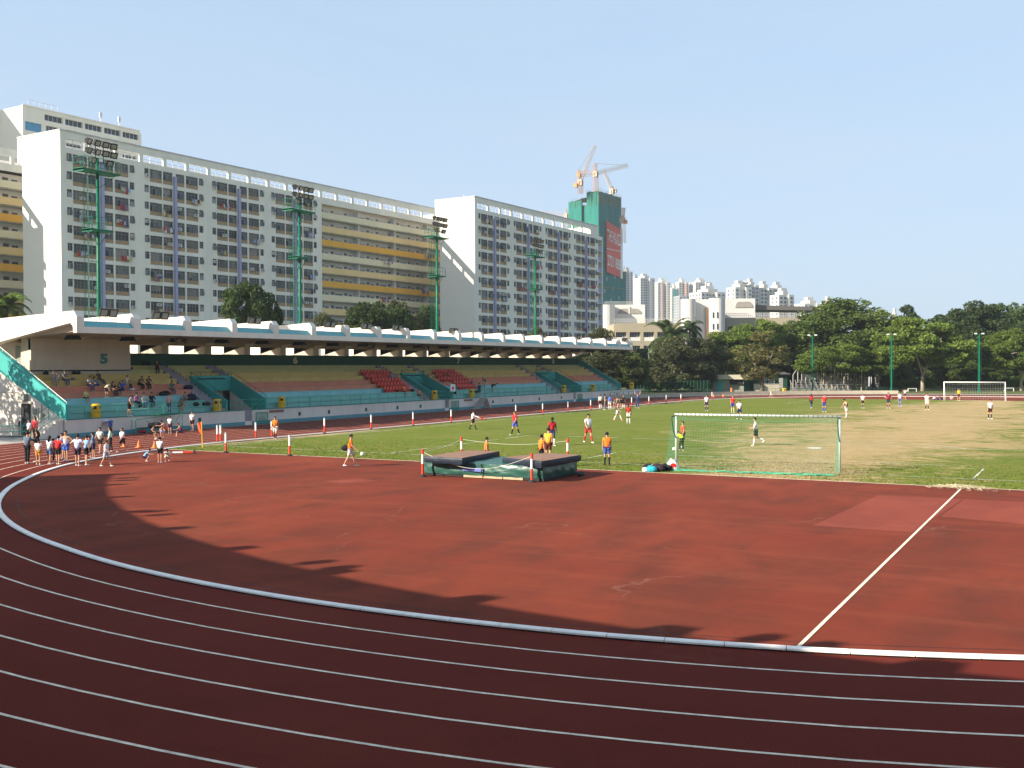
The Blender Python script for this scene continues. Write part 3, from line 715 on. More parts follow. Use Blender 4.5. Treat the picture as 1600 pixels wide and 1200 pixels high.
# bins on the walkway and elsewhere
def bin_obj(loc, lab, s=1.0):
    t = thing('litter_bin', lab, 'bin', loc, random.uniform(-.3, .3), 'yellow litter bins')
    b = MB(); n = 18
    rs = [(.0, .30), (.04, .33), (.28, .33), (.30, .345), (.34, .345), (.36, .33), (.62, .33)]
    def ringv(z, r): return [(r*math.cos(2*math.pi*i/n), r*math.sin(2*math.pi*i/n), z) for i in range(n)]
    L = rs
    for z, r in L: b.v += ringv(z*s, r*s)
    for j in range(len(L)-1): b.f += [(j*n+i, j*n+(i+1) % n, (j+1)*n+(i+1) % n, (j+1)*n+i) for i in range(n)]
    b.m = [0]*len(b.f); o = b.build('body', 'bin_yellow', center=False, smooth=False); o.parent = t
    b = MB(); L = [(.62, .33), (.82, .33), (.90, .33), (.97, .28), (1.0, .16), (1.0, .001)]
    for z, r in L: b.v += ringv(z*s, r*s)
    for j in range(len(L)-1):
        b.f += [(j*n+i, j*n+(i+1) % n, (j+1)*n+(i+1) % n, (j+1)*n+i) for i in range(n) if not (j == 0 and i in (14, 15, 0, 1, 6, 7, 8))]
    b.m = [0]*len(b.f); o = b.build('hood', 'bin_yellow', center=False); o.parent = t
    b = MB(); b.tube((0, 0, .58*s), (0, 0, .84*s), .29*s, n=12); o = b.build('liner', 'black', center=False); o.parent = t
    return t
for u, lab in ((150, 'yellow litter bin on the stand walkway at its near end, left of the stretching athlete'), (339.5, 'yellow litter bin against the teal parapet of the nearest stand entrance'),
               (440, 'yellow litter bin right of the nearest stand entrance'), (679, 'yellow litter bin in the middle stand entrance above the player in orange'),
               (737, 'yellow litter bin in front of the right block of red seats'), (881, 'yellow litter bin in the farthest stand entrance'),
               (926.5, 'yellow litter bin on the walkway right of the farthest stand entrance'), (987, 'yellow litter bin at the far end of the stand beyond the raking parapet')):
    bin_obj((SX-.55, wy(u, SX-.55, 635), LV[0]), lab)
bin_obj(G(1225.5, 616.5), 'yellow litter bin on the ground between the green hut and the bleachers', 1.05)
# floodlight pairs on the roof edge
def roof_light(y, lab):
    t = thing('roof_floodlight', lab, 'floodlight', (SX-.9, y, 8.0), 0, 'floodlight pairs on the grandstand roof')
    fr = MB(); fr.tube((-.1,-.75,.34), (-.1,.75,.34), .022)
    for q in (-.7, .7): fr.tube((-.1,q,-.1), (-.1,q,.36), .02); fr.tube((-.6,q,-.1), (-.1,q,.34), .02)
    o = fr.build('frame', 'steel', center=False); o.parent = t
    for q in (-.40, .40):
        h = MB(); c = Vector((0, q, .70)); R_ = Matrix.Rotation(rad(20), 3, 'Y')
        def bx_(a, m=0):
            x0, x1, y0, y1, z0, z1 = a; vs = [c+R_ @ Vector(p) for p in ((x0,y0,z0),(x1,y0,z0),(x1,y1,z0),(x0,y1,z0),(x0,y0,z1),(x1,y0,z1),(x1,y1,z1),(x0,y1,z1))]
            h.add(vs, [(0,3,2,1),(4,5,6,7),(0,1,5,4),(1,2,6,5),(2,3,7,6),(3,0,4,7)], m)
        bx_((-.10,.06,-.34,.34,-.27,.27)); bx_((.06,.10,-.36,.36,-.29,-.23)); bx_((.06,.10,-.36,.36,.23,.29)); bx_((.06,.10,-.36,-.30,-.29,.29)); bx_((.06,.10,.30,.36,-.29,.29)); bx_((.05,.07,-.29,.29,-.22,.22), 1); bx_((-.22,-.10,-.18,.18,-.15,.15))
        o = h.build('lamp_head', ['black', 'lamp_glass'], center=False); o.parent = t
ORD = ['nearest', 'second', 'third', 'fourth', 'fifth', 'sixth', 'seventh', 'eighth', 'ninth', 'tenth', 'eleventh', 'twelfth', 'farthest']
for i, y in enumerate((5.0, 9.8, 20.0, 30.0, 35.6, 40.8, 51.4, 61.9, 67.2, 73.0, 83.8, 94.2, 99.7)):
    roof_light(y, 'pair of black floodlights on the grandstand roof edge, the %s pair along the roof' % ORD[i] if i in (0, 12) else 'pair of black floodlights on the grandstand roof edge, %s counted from the near end' % ORD[i])
# sign with a red cross, fixed to the middle entrance
t = thing('first_aid_sign', 'white square sign with a red cross beside the right block of red seats', 'sign', (SX-.9, wy(707.5, SX-.9), 2.5))
y = wy(707.5, SX-.9); zc = AX(707.5, 606.3, SX-.9).z
b = MB(); b.box(SX-.92, SX-.88, y-.48, y+.48, zc-.42, zc+.42); b.build('board', 'sign_white', t)
b = MB(); b.box(SX-.878, SX-.868, y-.28, y+.28, zc-.07, zc+.07); b.box(SX-.878, SX-.868, y-.09, y+.09, zc-.26, zc-.07); b.box(SX-.878, SX-.868, y-.09, y+.09, zc+.07, zc+.26); b.build('cross', 'sign_red', t)
b = MB(); b.tube((SX-.95, y, 1.2), (SX-.95, y, zc+.3), .025); b.build('post', 'steel', t)
# folding board standing by the wall
p = G(758, 639); y = p.y; x = SX+.9
t = thing('sandwich_board', 'white folding board with a round emblem leaning open beside the stand wall', 'sign board', (x, y, 0))
b = MB(); b.prism([(x-.4, y+1.6, .02), (x-.4, y+.65, 1.25), (x-.4, y+.70, 1.27), (x-.4, y+1.66, .02)], (.85, 0, 0)); b.build('face_board', 'sign_white', t)
b = MB(); b.prism([(x-.4, y-1.0, .02), (x-.4, y+.60, 1.25), (x-.4, y+.64, 1.2), (x-.4, y-.94, .02)], (.85, 0, 0)); b.build('back_board', 'hut_grey', t)
b = MB()
for i in range(16):
    a0, a1 = 2*math.pi*i/16, 2*math.pi*(i+1)/16
    pt = lambda a, r: (x+.03+r*math.cos(a), y+1.13+.40-(.62+r*math.sin(a)*1.0)*.777+.0, .62+r*math.sin(a))
    def PT(a, r):
        z = .70+r*math.sin(a); yy = y+1.66+(z-.02)/(1.27-.02)*(.70-1.66)+.02; return (x+.02+r*math.cos(a)*.8, yy, z)
    b.add([PT(a0, .2), PT(a1, .2), PT(a1, .27), PT(a0, .27)], [(0,1,2,3)])
b.add([PT(1.2, .10), PT(4.2, .10), PT(5.0, .10), PT(.6, .10)], [(0,1,2,3)]); b.build('emblem', 'mat_label', t)

# ------------------------------------------------------------------ curved stand behind and around the camera (it shades the near bend)
cs_ = thing('curved_grandstand', 'roofed curved grandstand round the near bend whose shadow falls across the track', 'grandstand', (XC, YN-52, 0))
def pol(r, a, z): return (XC+r*math.cos(a), YN+r*math.sin(a), z)
A0, A1, NA = rad(224), rad(338), 24
def arc_prism(prof, m, name, a0=A0, a1=A1, n=NA):
    b = MB(); k = len(prof)
    for i in range(n+1):
        a = a0+(a1-a0)*i/n
        b.v += [pol(r, a, z) for r, z in prof]
    b.f = [(i*k+j, i*k+(j+1) % k, (i+1)*k+(j+1) % k, (i+1)*k+j) for i in range(n) for j in range(k)] + [tuple(range(k)), tuple(reversed(range(n*k, n*k+k)))]
    b.m = [0]*len(b.f); return b.build(name, m, cs_)
RC = 48.2
arc_prism([(RC, 0), (RC, 1.2), (RC+.2, 1.2), (RC+.2, 0)], 'stand_wall', 'front_wall')
for k in range(8):
    arc_prism([(RC+1.3+.767*k, 0), (RC+1.3+.767*k, min(LV[k+1], 3.3)), (RC+1.3+.767*(k+1), min(LV[k+1], 3.3)), (RC+1.3+.767*(k+1), 0)], ROWM[k], 'bench_tier')
arc_prism([(RC+8.3, 0), (RC+8.3, 7.7), (RC+8.6, 7.7), (RC+8.6, 0)], 'stand_wall', 'back_wall')
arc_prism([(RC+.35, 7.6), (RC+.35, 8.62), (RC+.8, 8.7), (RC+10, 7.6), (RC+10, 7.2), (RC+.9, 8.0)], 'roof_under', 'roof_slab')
for i in range(23):
    a = A0+(A1-A0)*i/22
    b = MB(); pr_ = [(RC+.3, 7.55), (RC+.3, 8.9), (RC+.6, 9.15), (RC+10, 8.4), (RC+10, 7.2), (RC+.9, 7.9)]; w = .22/50
    b.v = [pol(r, a-w, z) for r, z in pr_]+[pol(r, a+w, z) for r, z in pr_]; k = len(pr_)
    b.f = [tuple(range(k)), tuple(reversed(range(k, 2*k)))]+[(j, (j+1) % k, (j+1) % k+k, j+k) for j in range(k)]; b.m = [0]*len(b.f); b.build('roof_rib', 'roof_white', cs_)
for i, a in enumerate(np.linspace(A0+.05, A1-.05, 9)):
    b = MB()
    for q in (-.010, .010):
        c = Vector(pol(RC+.9, a+q, 9.45)); b.box(c.x-.16, c.x+.16, c.y-.16, c.y+.16, c.z-.38, c.z-.02); b.tube((c.x, c.y, 8.1), (c.x, c.y, 9.1), .03)
    b.build('roof_lamps', 'black', cs_)

# ------------------------------------------------------------------ housing blocks
FD = Dv*math.cos(rad(32)) + Rv*math.sin(rad(32))       # direction of the long facades
FN = Dv*math.sin(rad(32)) - Rv*math.cos(rad(32))       # behind them
OA = CS(98, 160); OD = CS(743, 224)
def frame(O):
    return lambda u, v, z: (O.x+FD.x*u+FN.x*v, O.y+FD.y*u+FN.y*v, z)
def wall_open(mb, rects, U0, U1, Z0, Z1, dep=.35, mi=0, side=1):
    """wall at v=0 with real openings and reveals of depth dep"""
    us = sorted({U0, U1, *[r[0] for r in rects], *[r[1] for r in rects]}); zs = sorted({Z0, Z1, *[r[2] for r in rects], *[r[3] for r in rects]})
    ui = {u: i for i, u in enumerate(us)}; zi = {z: i for i, z in enumerate(zs)}
    op = np.zeros((len(us)-1, len(zs)-1), bool)
    for r in rects: op[ui[r[0]]:ui[r[1]], zi[r[2]]:zi[r[3]]] = True
    for j in range(len(zs)-1):
        i = 0
        while i < len(us)-1:
            if op[i, j]: i += 1; continue
            k = i
            while k < len(us)-1 and not op[k, j]: k += 1
            mb.add([(us[i],0,zs[j]),(us[k],0,zs[j]),(us[k],0,zs[j+1]),(us[i],0,zs[j+1])], [(0,1,2,3)], mi); i = k
    for r in rects:
        a, c, z, w = r
        mb.add([(a,0,z),(c,0,z),(c,0,w),(a,0,w),(a,dep,z),(c,dep,z),(c,dep,w),(a,dep,w)], [(0,4,5,1),(1,5,6,2),(2,6,7,3),(3,7,4,0)], mi)
wcache = {}
def window_proto(w, h, apron, var):
    """one window: frame, panes, mullions and, for the large ones, the ochre apron below"""
    k = (round(w, 2), h, apron, var)
    if k in wcache: return wcache[k]
    rng = random.Random(hash(k) % 1000); b = MB(); H = h+apron
    b.box(0, w, .20, .24, apron, H, 1 if var % 3 else 2)
    n = max(2, round(w/.62)); t = .045
    for i in range(n+1): x = i*(w-t)/n; b.box(x, x+t, .12, .19, apron, H, 0)
    for z in (apron, apron+h*.70, H-t): b.box(0, w, .11, .18, z, z+t, 0)
    if var % 3 == 1: b.box(.08+rng.random()*w*.4, .5*w+rng.random()*w*.4, .19, .198, apron+.05, H-.1, 3)
    if var % 4 == 3: b.box(rng.random()*w*.5, w*(.55+.4*rng.random()), .185, .197, apron+h*.35, H-.05, 3)
    if var % 5 == 4: b.box(.1, w*.9, -.02, .0, apron+.05, apron+h*.62, 0) if w < 1 else [b.box(x_, x_+.03, -.05, -.02, apron, apron+h*.6, 0) for x_ in np.linspace(.05, w-.08, 9)]
    if var % 3 == 2:
        x = rng.uniform(.1, w-.7); b.box(x, x+.02, -.42, .12, apron+.05, apron+h*.68, 0); b.box(x+.5, x+.52, -.42, .12, apron+.05, apron+h*.68, 0)
    if apron:
        b.box(.02, w-.02, .04, .16, .04, apron, 4); b.box(0, w, .0, .2, -.0, .05, 0)
    o = b.build('window', ['win_frame', 'win_glass', 'win_glass_dark', 'curtain', 'apron_ochre'], center=False)
    COL.objects.unlink(o); wcache[k] = o.data; bpy.data.objects.remove(o); return wcache[k]
ANG = math.atan2(FD.y, FD.x)
def place_mesh(name, me, parent, F, u, v, z):
    o = bpy.data.objects.new(name, me); COL.objects.link(o); o.parent = parent; o.matrix_parent_inverse = parent.matrix_basis.inverted()
    o.location = F(u, v, z); o.rotation_euler = (0, 0, ANG); return o
BAY = [(0, .9, 1.2, 0), (1.05, 3.55, 1.45, .65), (3.75, 5.75, 1.45, .65), (6.45, 8.25, 1.45, .65), (8.6, 11.2, 1.45, .65), (11.45, 12.35, 1.2, 0)]
PITCH_F = 2.73
def slab(name, label, O, bays, L, W, nfl, corr=None, loggia=None):
    F = frame(O); t = thing(name, label, 'apartment block', O, 0, 'white slab blocks behind the grandstand'); ztop = 40.9
    rects = []; wins = []
    for bu in bays:
        for k in range(nfl):
            zt = round(37.58-PITCH_F*k, 3)
            for (a, c, h, ap) in BAY:
                r = (round(bu+a, 3), round(bu+c, 3), round(zt-h-ap, 3), zt); rects.append(r); wins.append((r, h, ap))
    U1 = corr[0] if corr else L
    posts = np.arange(4.77/2+.0, L, 4.77)
    par = []
    for q in range(int(L/4.77)):
        a = .9+q*4.77; par.append((round(a, 3), round(min(a+4.1, L-.3), 3), 38.45, 39.72))
    w = MB(F); wall_open(w, rects+[p for p in par if p[1] < U1], 0, U1, 0, ztop, .35)
    w.build('facade_wall', 'house_white', t)
    if corr:
        w = MB(F); fl = []
        for k in range(nfl): fl.append((corr[0]+.5, L-.3, round(35.65-PITCH_F*k, 3), round(37.2-PITCH_F*k+.0, 3)))
        wall_open(w, fl+[p for p in par if p[0] >= U1], U1, L, 0, ztop, .3); w.build('facade_wall', 'house_white', t)
        # shared door and window meshes on the corridor walls
        d = MB(); d.box(0, .9, -.05, .03, 0, 2.0, 1); d.box(-.06, 0, -.06, .02, 0, 2.06, 0); d.box(.9, .96, -.06, .02, 0, 2.06, 0); d = d.build('door', ['pipe', 'bark'], center=False)
        v = MB(); v.box(0, .95, -.04, .02, 0, .75, 1); v.box(-.05, 0, -.06, .02, -.05, .8, 0); v.box(.95, 1.0, -.06, .02, -.05, .8, 0); v.box(.45, .5, -.06, .01, 0, .75, 0); v = v.build('window', ['win_frame', 'win_glass_dark'], center=False)
        dm, vm = d.data, v.data; bpy.data.objects.remove(d); bpy.data.objects.remove(v)
        for k in range(nfl):
            zb = 34.40-PITCH_F*k
            bd = MB(F); bd.box(corr[0]+.5, L-.3, -.04, .12, zb+.02, zb+1.24, 0); bd.build('corridor_parapet', ['band_cream', 'band_pale', 'band_orange'][k % 3], t)
            sl_ = MB(F); sl_.box(corr[0], L, .31, 1.7, zb-.12, zb, 0); sl_.box(corr[0], L, 1.6, 1.75, zb, zb+2.61, 0); sl_.build('corridor', 'corridor_wall', t)
            rl = MB(F); rl.tube((corr[0]+.5, 0, zb+1.36), (L-.3, 0, zb+1.36), .03, n=4); rl.build('handrail', 'pipe', t)
            u = corr[0]+1.3; q = 0
            while u < L-2.5:
                place_mesh('door', dm, t, F, u+.4, 1.6, zb); 
                place_mesh('window', vm, t, F, u+1.75, 1.6, zb+1.0)
                if q % 2: place_mesh('window', vm, t, F, u+2.9, 1.6, zb+1.0)
                u += 4.05 if q % 2 else 3.1; q += 1
            if k % 1 == 0:
                pp = MB(F)
                for uu in np.arange(corr[0]+12, L-3, 12.0): pp.box(uu, uu+.3, .32, 1.58, zb, zb+2.6)
                pp.build('corridor_pier', 'corridor_wall', t)
    # windows, one object each; the smallest past the three hundredth are joined
    rng = random.Random(len(name)+int(L))
    for (r, h, ap) in wins[:300]:
        place_mesh('window', window_proto(r[1]-r[0], h, ap, rng.randrange(12)), t, F, r[0], 0, r[2])
    # lavender service pier per bay, drain pipes
    for bu in bays:
        b = MB(F); b.box(bu+5.85, bu+6.35, -.45, .0, 2, 37.0); b.build('service_pier', 'lavender', t)
    # end walls, back wall, roof, parapet colonnade at the back
    b = MB(F)
    b.add([(0,0,0),(0,W,0),(0,W,ztop),(0,0,ztop)], [(0,1,2,3)]); b.add([(0,W,37),(0,W+1.2,37),(0,W+1.2,ztop),(0,W,ztop)], [(0,1,2,3)])
    b.build('end_wall', 'house_end', t)
    b = MB(F); b.add([(L,0,0),(L,W,0),(L,W,ztop),(L,0,ztop)], [(3,2,1,0)]); b.build('end_wall', 'house_end', t)
    b = MB(F); b.add([(0,W,0),(L,W,0),(L,W,38.2),(0,W,38.2)], [(0,1,2,3)]); b.box(.02, L-.02, .36, W-.02, 38.0, 38.2); b.box(.02, L-.02, 2.0, 2.1, .1, 38.0); b.build('core', 'corridor_wall', t)
    b = MB(F); b.box(.0, L, W-.02, W+.25, 39.72, ztop); b.box(0, L, .01, .5, 39.75, ztop-.01)
    for a in np.arange(.0, L, 4.77): b.box(a, a+.75, W, W+.22, 38.2, 39.72)
    b.build('roof_beam', 'house_white', t)
    b = MB(F); b.box(-.12, L+.1, -.12, .3, ztop, ztop+.14); b.box(-.12, .2, .3, W+1.2, ztop, ztop+.14); b.build('coping', 'pipe', t)
    b = MB(F)
    for p in par:
        for i in (1, 2): x = p[0]+(p[1]-p[0])*i/3; b.box(x-.03, x+.03, .1, .16, 38.45, 39.72)
        b.box(p[0], p[1], .1, .15, 38.95, 39.0)
    b.build('parapet_rail', 'pipe', t)
    b = MB(F)
    for a in (5, 9, 22): b.tube((a, W-3, 40), (a, W-3, 42.6), .1)
    b.build('vent_pipe', 'pipe', t)
    if loggia:
        b = MB(F)
        for k in range(nfl): zb = 34.7-PITCH_F*k; b.box(L, L+2.6, .2, .35, zb, zb+1.1, 1); b.box(L, L+2.6, .2, 4, zb-.15, zb, 0); b.box(L, L+2.6, 3.9, 4, zb, zb+2.6, 0)
        b.box(L+2.4, L+2.75, .1, 4, 0, 38, 0); b.box(L, L+2.75, .1, 4, 37.4, 38.4, 0); b.build('loggia', ['house_white', 'lavender'], t)
    return t, F
tA, FA = slab('apartment_block', 'long white apartment block behind the grandstand, its far half banded in orange corridors', OA, [1.1, 15.45, 29.85, 44.2], 103, 9.6, 12, corr=(57.5,))
tD, FDf = slab('apartment_block', 'shorter white apartment block in the middle distance with lavender pipes, beside the green netted tower', OD, [1.4, 15.7, 29.9, 44.0], 57.0, 9.2, 12, loggia=True)
# air conditioners and laundry on the facades
rng = random.Random(11)
acm = MB(); acm.box(0, .75, -.35, .1, 0, .5, 0); acm.box(.1, .5, -.37, -.35, .08, .42, 1); acm = acm.build('air_conditioner', ['aircon', 'hut_grey'], center=False); ACM = acm.data; bpy.data.objects.remove(acm)
for t, F, bays in ((tA, FA, [1.1, 15.45, 29.85, 44.2]), (tD, FDf, [1.4, 15.7, 29.9, 44.0])):
    for i in range(46):
        bu = rng.choice(bays); k = rng.randrange(10); a = rng.choice([.1, 2.2, 4.6, 6.6, 8.8, 10.2, 11.5]); place_mesh('air_conditioner', ACM, t, F, bu+a, 0, 37.58-PITCH_F*k-rng.choice([1.4, .75]))
NUM = ['top', 'second', 'third', 'fourth', 'fifth', 'sixth', 'seventh', 'eighth', 'ninth', 'tenth']
BN = ['first', 'second', 'third', 'fourth']
lc = [(.03,.03,.035), (.6,.6,.6), (.06,.08,.25), (.45,.05,.05), (.5,.4,.4), (.2,.2,.22), (.55,.45,.2), (.3,.4,.55)]
def laundry(F, u, z, label, n=5, w=1.8):
    t = thing('laundry', label, 'laundry', F(u, -.4, z), ANG, 'laundry hung out on the apartment blocks')
    b = MB(F)
    for a in (0, w): b.tube((u+a, 0, z+.05), (u+a, -1.1, z+.12), .02, n=4)
    b.build('pole', 'steel', t)
    for i in range(n):
        a = u+w*i/n+rng.uniform(0, .1); h = rng.uniform(.5, 1.1); wd = rng.uniform(.25, .42); v0 = -.25-.7*rng.random()
        b = MB(F); V = []
        for q in range(4):
            zz = z-h*q/3; s_ = 1-.12*(q % 2); V += [(a, v0+.05*(q % 2), zz), (a+wd*s_, v0-.04*q, zz)]
        V2 = [(x, v+.03, zz) for x, v, zz in V]
        b.add(V+V2, [(0,1,3,2),(2,3,5,4),(4,5,7,6),(8,10,11,9),(10,12,13,11),(12,14,15,13),(0,8,9,1),(6,7,15,14)])
        b.build('garment', cloth(rng.choice(lc)), t)
done = set()
for blk, F, bays, spots in (('long near block', FA, [1.1, 15.45, 29.85, 44.2], [(0,3,1.8),(0,4,2.4),(0,1,9.4),(0,2,9.0),(0,3,9.2),(0,5,1.4),(0,5,9.6),(1,2,3.0),(1,3,3.4),(1,1,9.6),(1,6,1.2),(1,8,2.2),(2,1,1.6),(2,4,1.4),(2,3,9.0),(2,6,9.4),(3,2,9.0),(3,6,9.6),(3,5,9.0)]),
                       ('farther white block', FDf, [1.4, 15.7, 29.9, 44.0], [(0,0,2.0),(0,0,8.4),(0,6,8.8),(1,0,3.4),(1,0,8.6),(1,3,9.2),(1,5,1.6),(1,7,9.0),(2,2,1.8),(2,5,2.0),(2,3,9.0),(3,4,1.8),(3,4,9.2),(3,5,2.6),(3,8,4.0),(0,9,7.2)])):
    for (bi, k, a) in spots:
        laundry(F, bays[bi]+a, 37.58-PITCH_F*k-1.15, 'washing at a %s floor window, %s side of bay %s, %s' % (NUM[k], 'left' if a < 5 else 'right', BN[bi], blk), rng.randrange(4, 7))
for k, u in ((2, 92), (5, 90), (6, 76), (3, 77)):
    laundry(FA, u, 35.7-PITCH_F*k, 'washing over the corridor parapet of the %s banded floor%s, long near block' % (NUM[k], ', far end' if u > 80 else ', midway'), 6, 2.6)
# block B: corridor side of a parallel block, seen at the left edge
OB = OA + FN*19.3 - FD*24.5
def slabB():
    F = frame(OB); L = 37; W = 10; t = thing('apartment_block', 'apartment block at the left edge with cream, yellow and orange corridor bands', 'apartment block', OB, 0, 'white slab blocks behind the grandstand')
    fl = [(.6, L-.3, round(35.65-PITCH_F*k, 3), round(37.2-PITCH_F*k, 3)) for k in range(12)]; par = [(round(.9+q*4.77, 3), round(.9+q*4.77+4.1, 3), 38.45, 39.72) for q in range(7)]
    w = MB(F); wall_open(w, fl+par, 0, L, 0, 40.9, .3); w.build('facade_wall', 'band_cream' if 0 else 'house_white', t)
    b = MB(F); b.add([(0,0,0),(0,W,0),(0,W,40.9),(0,0,40.9)], [(0,1,2,3)]); b.add([(L,0,0),(L,W,0),(L,W,40.9),(L,0,40.9)], [(0,1,2,3)]); b.add([(0,W,0),(L,W,0),(L,W,38.2),(0,W,38.2)], [(0,1,2,3)]); b.box(.02, L-.02, .3, W-.02, 38, 38.2); b.box(0, L, W-.02, W+.2, 39.72, 40.9); b.build('end_wall', 'house_end', t)
    for k in range(12):
        zb = 34.40-PITCH_F*k
        bd = MB(F); bd.box(-.9, L-.3, -.04, .12, zb+.02, zb+1.24); bd.build('corridor_parapet', ['band_cream', 'band_pale', 'band_orange'][k % 3], t)
        b = MB(F); b.box(.0, L, .31, 1.7, zb-.12, zb); b.box(.0, L, 1.6, 1.75, zb, zb+2.61); b.build('corridor', 'corridor_wall', t)
        u = 1.0
        while u < L-3:
            b = MB(F); b.box(u, u+.95, 1.5, 1.62, zb, zb+2.0); b.build('door', 'bark', t)
            b = MB(F); b.box(u+1.6, u+2.6, 1.54, 1.62, zb+1.0, zb+1.8, 0); b.box(u+2.08, u+2.12, 1.5, 1.54, zb+1.0, zb+1.8, 1); b.build('window', ['win_glass_dark', 'win_frame'], t); u += 3.9
slabB()
# block C: taller block behind with blue balconies
OC = CS(40, 224); FC = frame(OC)
t = thing('apartment_block', 'taller pale apartment block behind the near one, with blue panels and a glazed top floor', 'apartment block', OC, 0)
pr_ = [(round(5.2+q*5.0, 2), round(9.6+q*5.0, 2), 58.45, 59.75) for q in range(5)]
rw = []
for k in range(6):
    for q in range(6): rw.append((round(.6+q*4.9, 2), round(4.4+q*4.9, 2), round(55.5-2.9*k, 2), round(57.4-2.9*k, 2)))
w = MB(FC); wall_open(w, pr_+rw, 0, 30, 0, 60.6, .5); w.build('facade_wall', 'house_white', t)
for r in pr_+rw:
    b = MB(FC); a, c, z0, z1 = r; top_ = z0 > 58
    b.box(a, c, .5, .55, z0, z1, 1)
    for i in range(5): x = a+(c-a-.08)*i/4; b.box(x, x+.08, .35, .48, z0, z1, 0)
    if not top_ and a < 2: b.box(a, c, .2, .3, z0, z1, 2)
    b.build('window', ['pipe', 'win_glass' if not top_ else 'far_window', 'cyan_panel'], t)
b = MB(FC); b.add([(0,0,0),(0,9,0),(0,9,60.6),(0,0,60.6)], [(0,1,2,3)]); b.box(-28, -.02, 9, 20, 0, 62.6); b.add([(30,0,0),(30,12,0),(30,12,60.6),(30,0,60.6)], [(0,1,2,3)]); b.box(.02, 29.9, .55, 12, 0, 60.2); b.build('end_wall', 'house_end', t)
b = MB(FC); b.box(30, 31.6, 1.5, 2, 0, 60.6); b.box(0, 30, -.15, .1, 60.6, 60.85); b.build('pier', 'house_white', t)
rb = MB(FC)
for u0, u1, z0 in ((2, 9, 60.6),):
    for a in np.linspace(u0, u1, 6): rb.tube((a, 1, z0), (a, 1, z0+1.7), .05, n=4)
    for z in (.8, 1.7): rb.tube((u0, 1, z0+z), (u1, 1, z0+z), .05, n=4)
for a in (20, 25): rb.tube((a, 1, 60.5), (a, 1, 62.4), .08, n=4); rb.box(a-.3, a+.3, .8, 1.1, 62.0, 63.2)
rb.build('roof_rail', 'pipe', t)

# ------------------------------------------------------------------ netted tower under construction with cranes and banner
DT = 600
OT = CS(936, DT); FT = frame(OT)
t = thing('netted_tower', 'green netted tower block under construction with a red banner and cranes on top', 'building site tower', OT)
def net_face(mb, p0, p1, z0, z1, n, m, mi, amp=.35):
    p0 = Vector((*p0, 0)); p1 = Vector((*p1, 0)); d = p1-p0; nn = Vector((d.y, -d.x, 0)).normalized()
    V = []
    for j in range(m+1):
        for i in range(n+1):
            q = p0+d*i/n; a = amp*(mnoise.noise(Vector((i*.9+p0.x, j*.35, p0.y)))) if 0 < i < n else 0
            V.append((q.x+nn.x*a, q.y+nn.y*a, z0+(z1-z0)*j/m+(mnoise.noise(Vector((i*.7, p0.x, 5)))*.9 if j == m else 0)))
    mb.add(V, [(j*(n+1)+i, j*(n+1)+i+1, (j+1)*(n+1)+i+1, (j+1)*(n+1)+i) for j in range(m) for i in range(n)], mi)
zt = 104.5
b = MB(FT)
net_face(b, (0, 0), (0, 7.5), 0, zt, 8, 34, 0); net_face(b, (0, 7.5), (1.6, 7.5), 0, zt-7, 2, 34, 0); net_face(b, (1.6, 7.5), (1.6, 11), 0, zt-7, 4, 34, 0); net_face(b, (1.6, 11), (0, 11), 0, zt-3, 2, 34, 0); net_face(b, (0, 11), (0, 19.5), 0, zt-4.5, 9, 34, 0)
b.build('safety_net', 'net_light', t)
b = MB(FT)
net_face(b, (29, 0), (0, 0), 0, zt, 26, 34, 0); net_face(b, (29, 12), (29, 0), 0, zt, 8, 34, 0); net_face(b, (44, 4), (29.2, 4), 0, 62, 12, 20, 0, .6); net_face(b, (44, 14), (44, 4), 0, 62, 6, 20, 0)
b.add([(0,0,zt-1.5),(29,0,zt-1.5),(29,18,zt-1.5),(0,18,zt-5)], [(0,1,2,3)]); b.add([(29,4,61),(44,4,61),(44,14,61),(29,14,61)], [(0,1,2,3)])
b.build('safety_net', 'net_dark', t)
b = MB(FT)
for a in np.arange(0, 29.1, 1.6): b.tube((a, -.25, zt-7), (a, -.25, zt+1.4+rng.uniform(-.4, .8)), .10, n=3)
for a in np.arange(0, 19.5, 1.5): b.tube((-.25, a, zt-8), (-.25, a, zt-(0 if a < 8 else 4)+1+rng.uniform(-.4, .8)), .10, n=3)
for z in (zt-1, zt-3, zt-5): b.tube((0, -.3, z), (29, -.3, z), .09, n=3)
for a in np.arange(29.4, 44, 1.4): b.tube((a, 3.7, 55), (a, 3.7, 63+rng.uniform(0, 2.5)), .12, n=3)
for z in (20, 36, 50, 66, 80): b.tube((0, -.5, z), (29, -.5, z+.6), .16, n=4); b.tube((-.5, 0, z-2), (-.5, 19, z-3), .16, n=4)
b.build('bamboo_scaffold', 'bamboo', t)
b = MB(FT)
for i in range(9): b.box(4+i*2.6, 4.7+i*2.6, -.4, -.05, 40+(i*7 % 26), 42+(i*7 % 26))
b.build('net_opening', 'banner_red' if 0 else 'far_white', t)
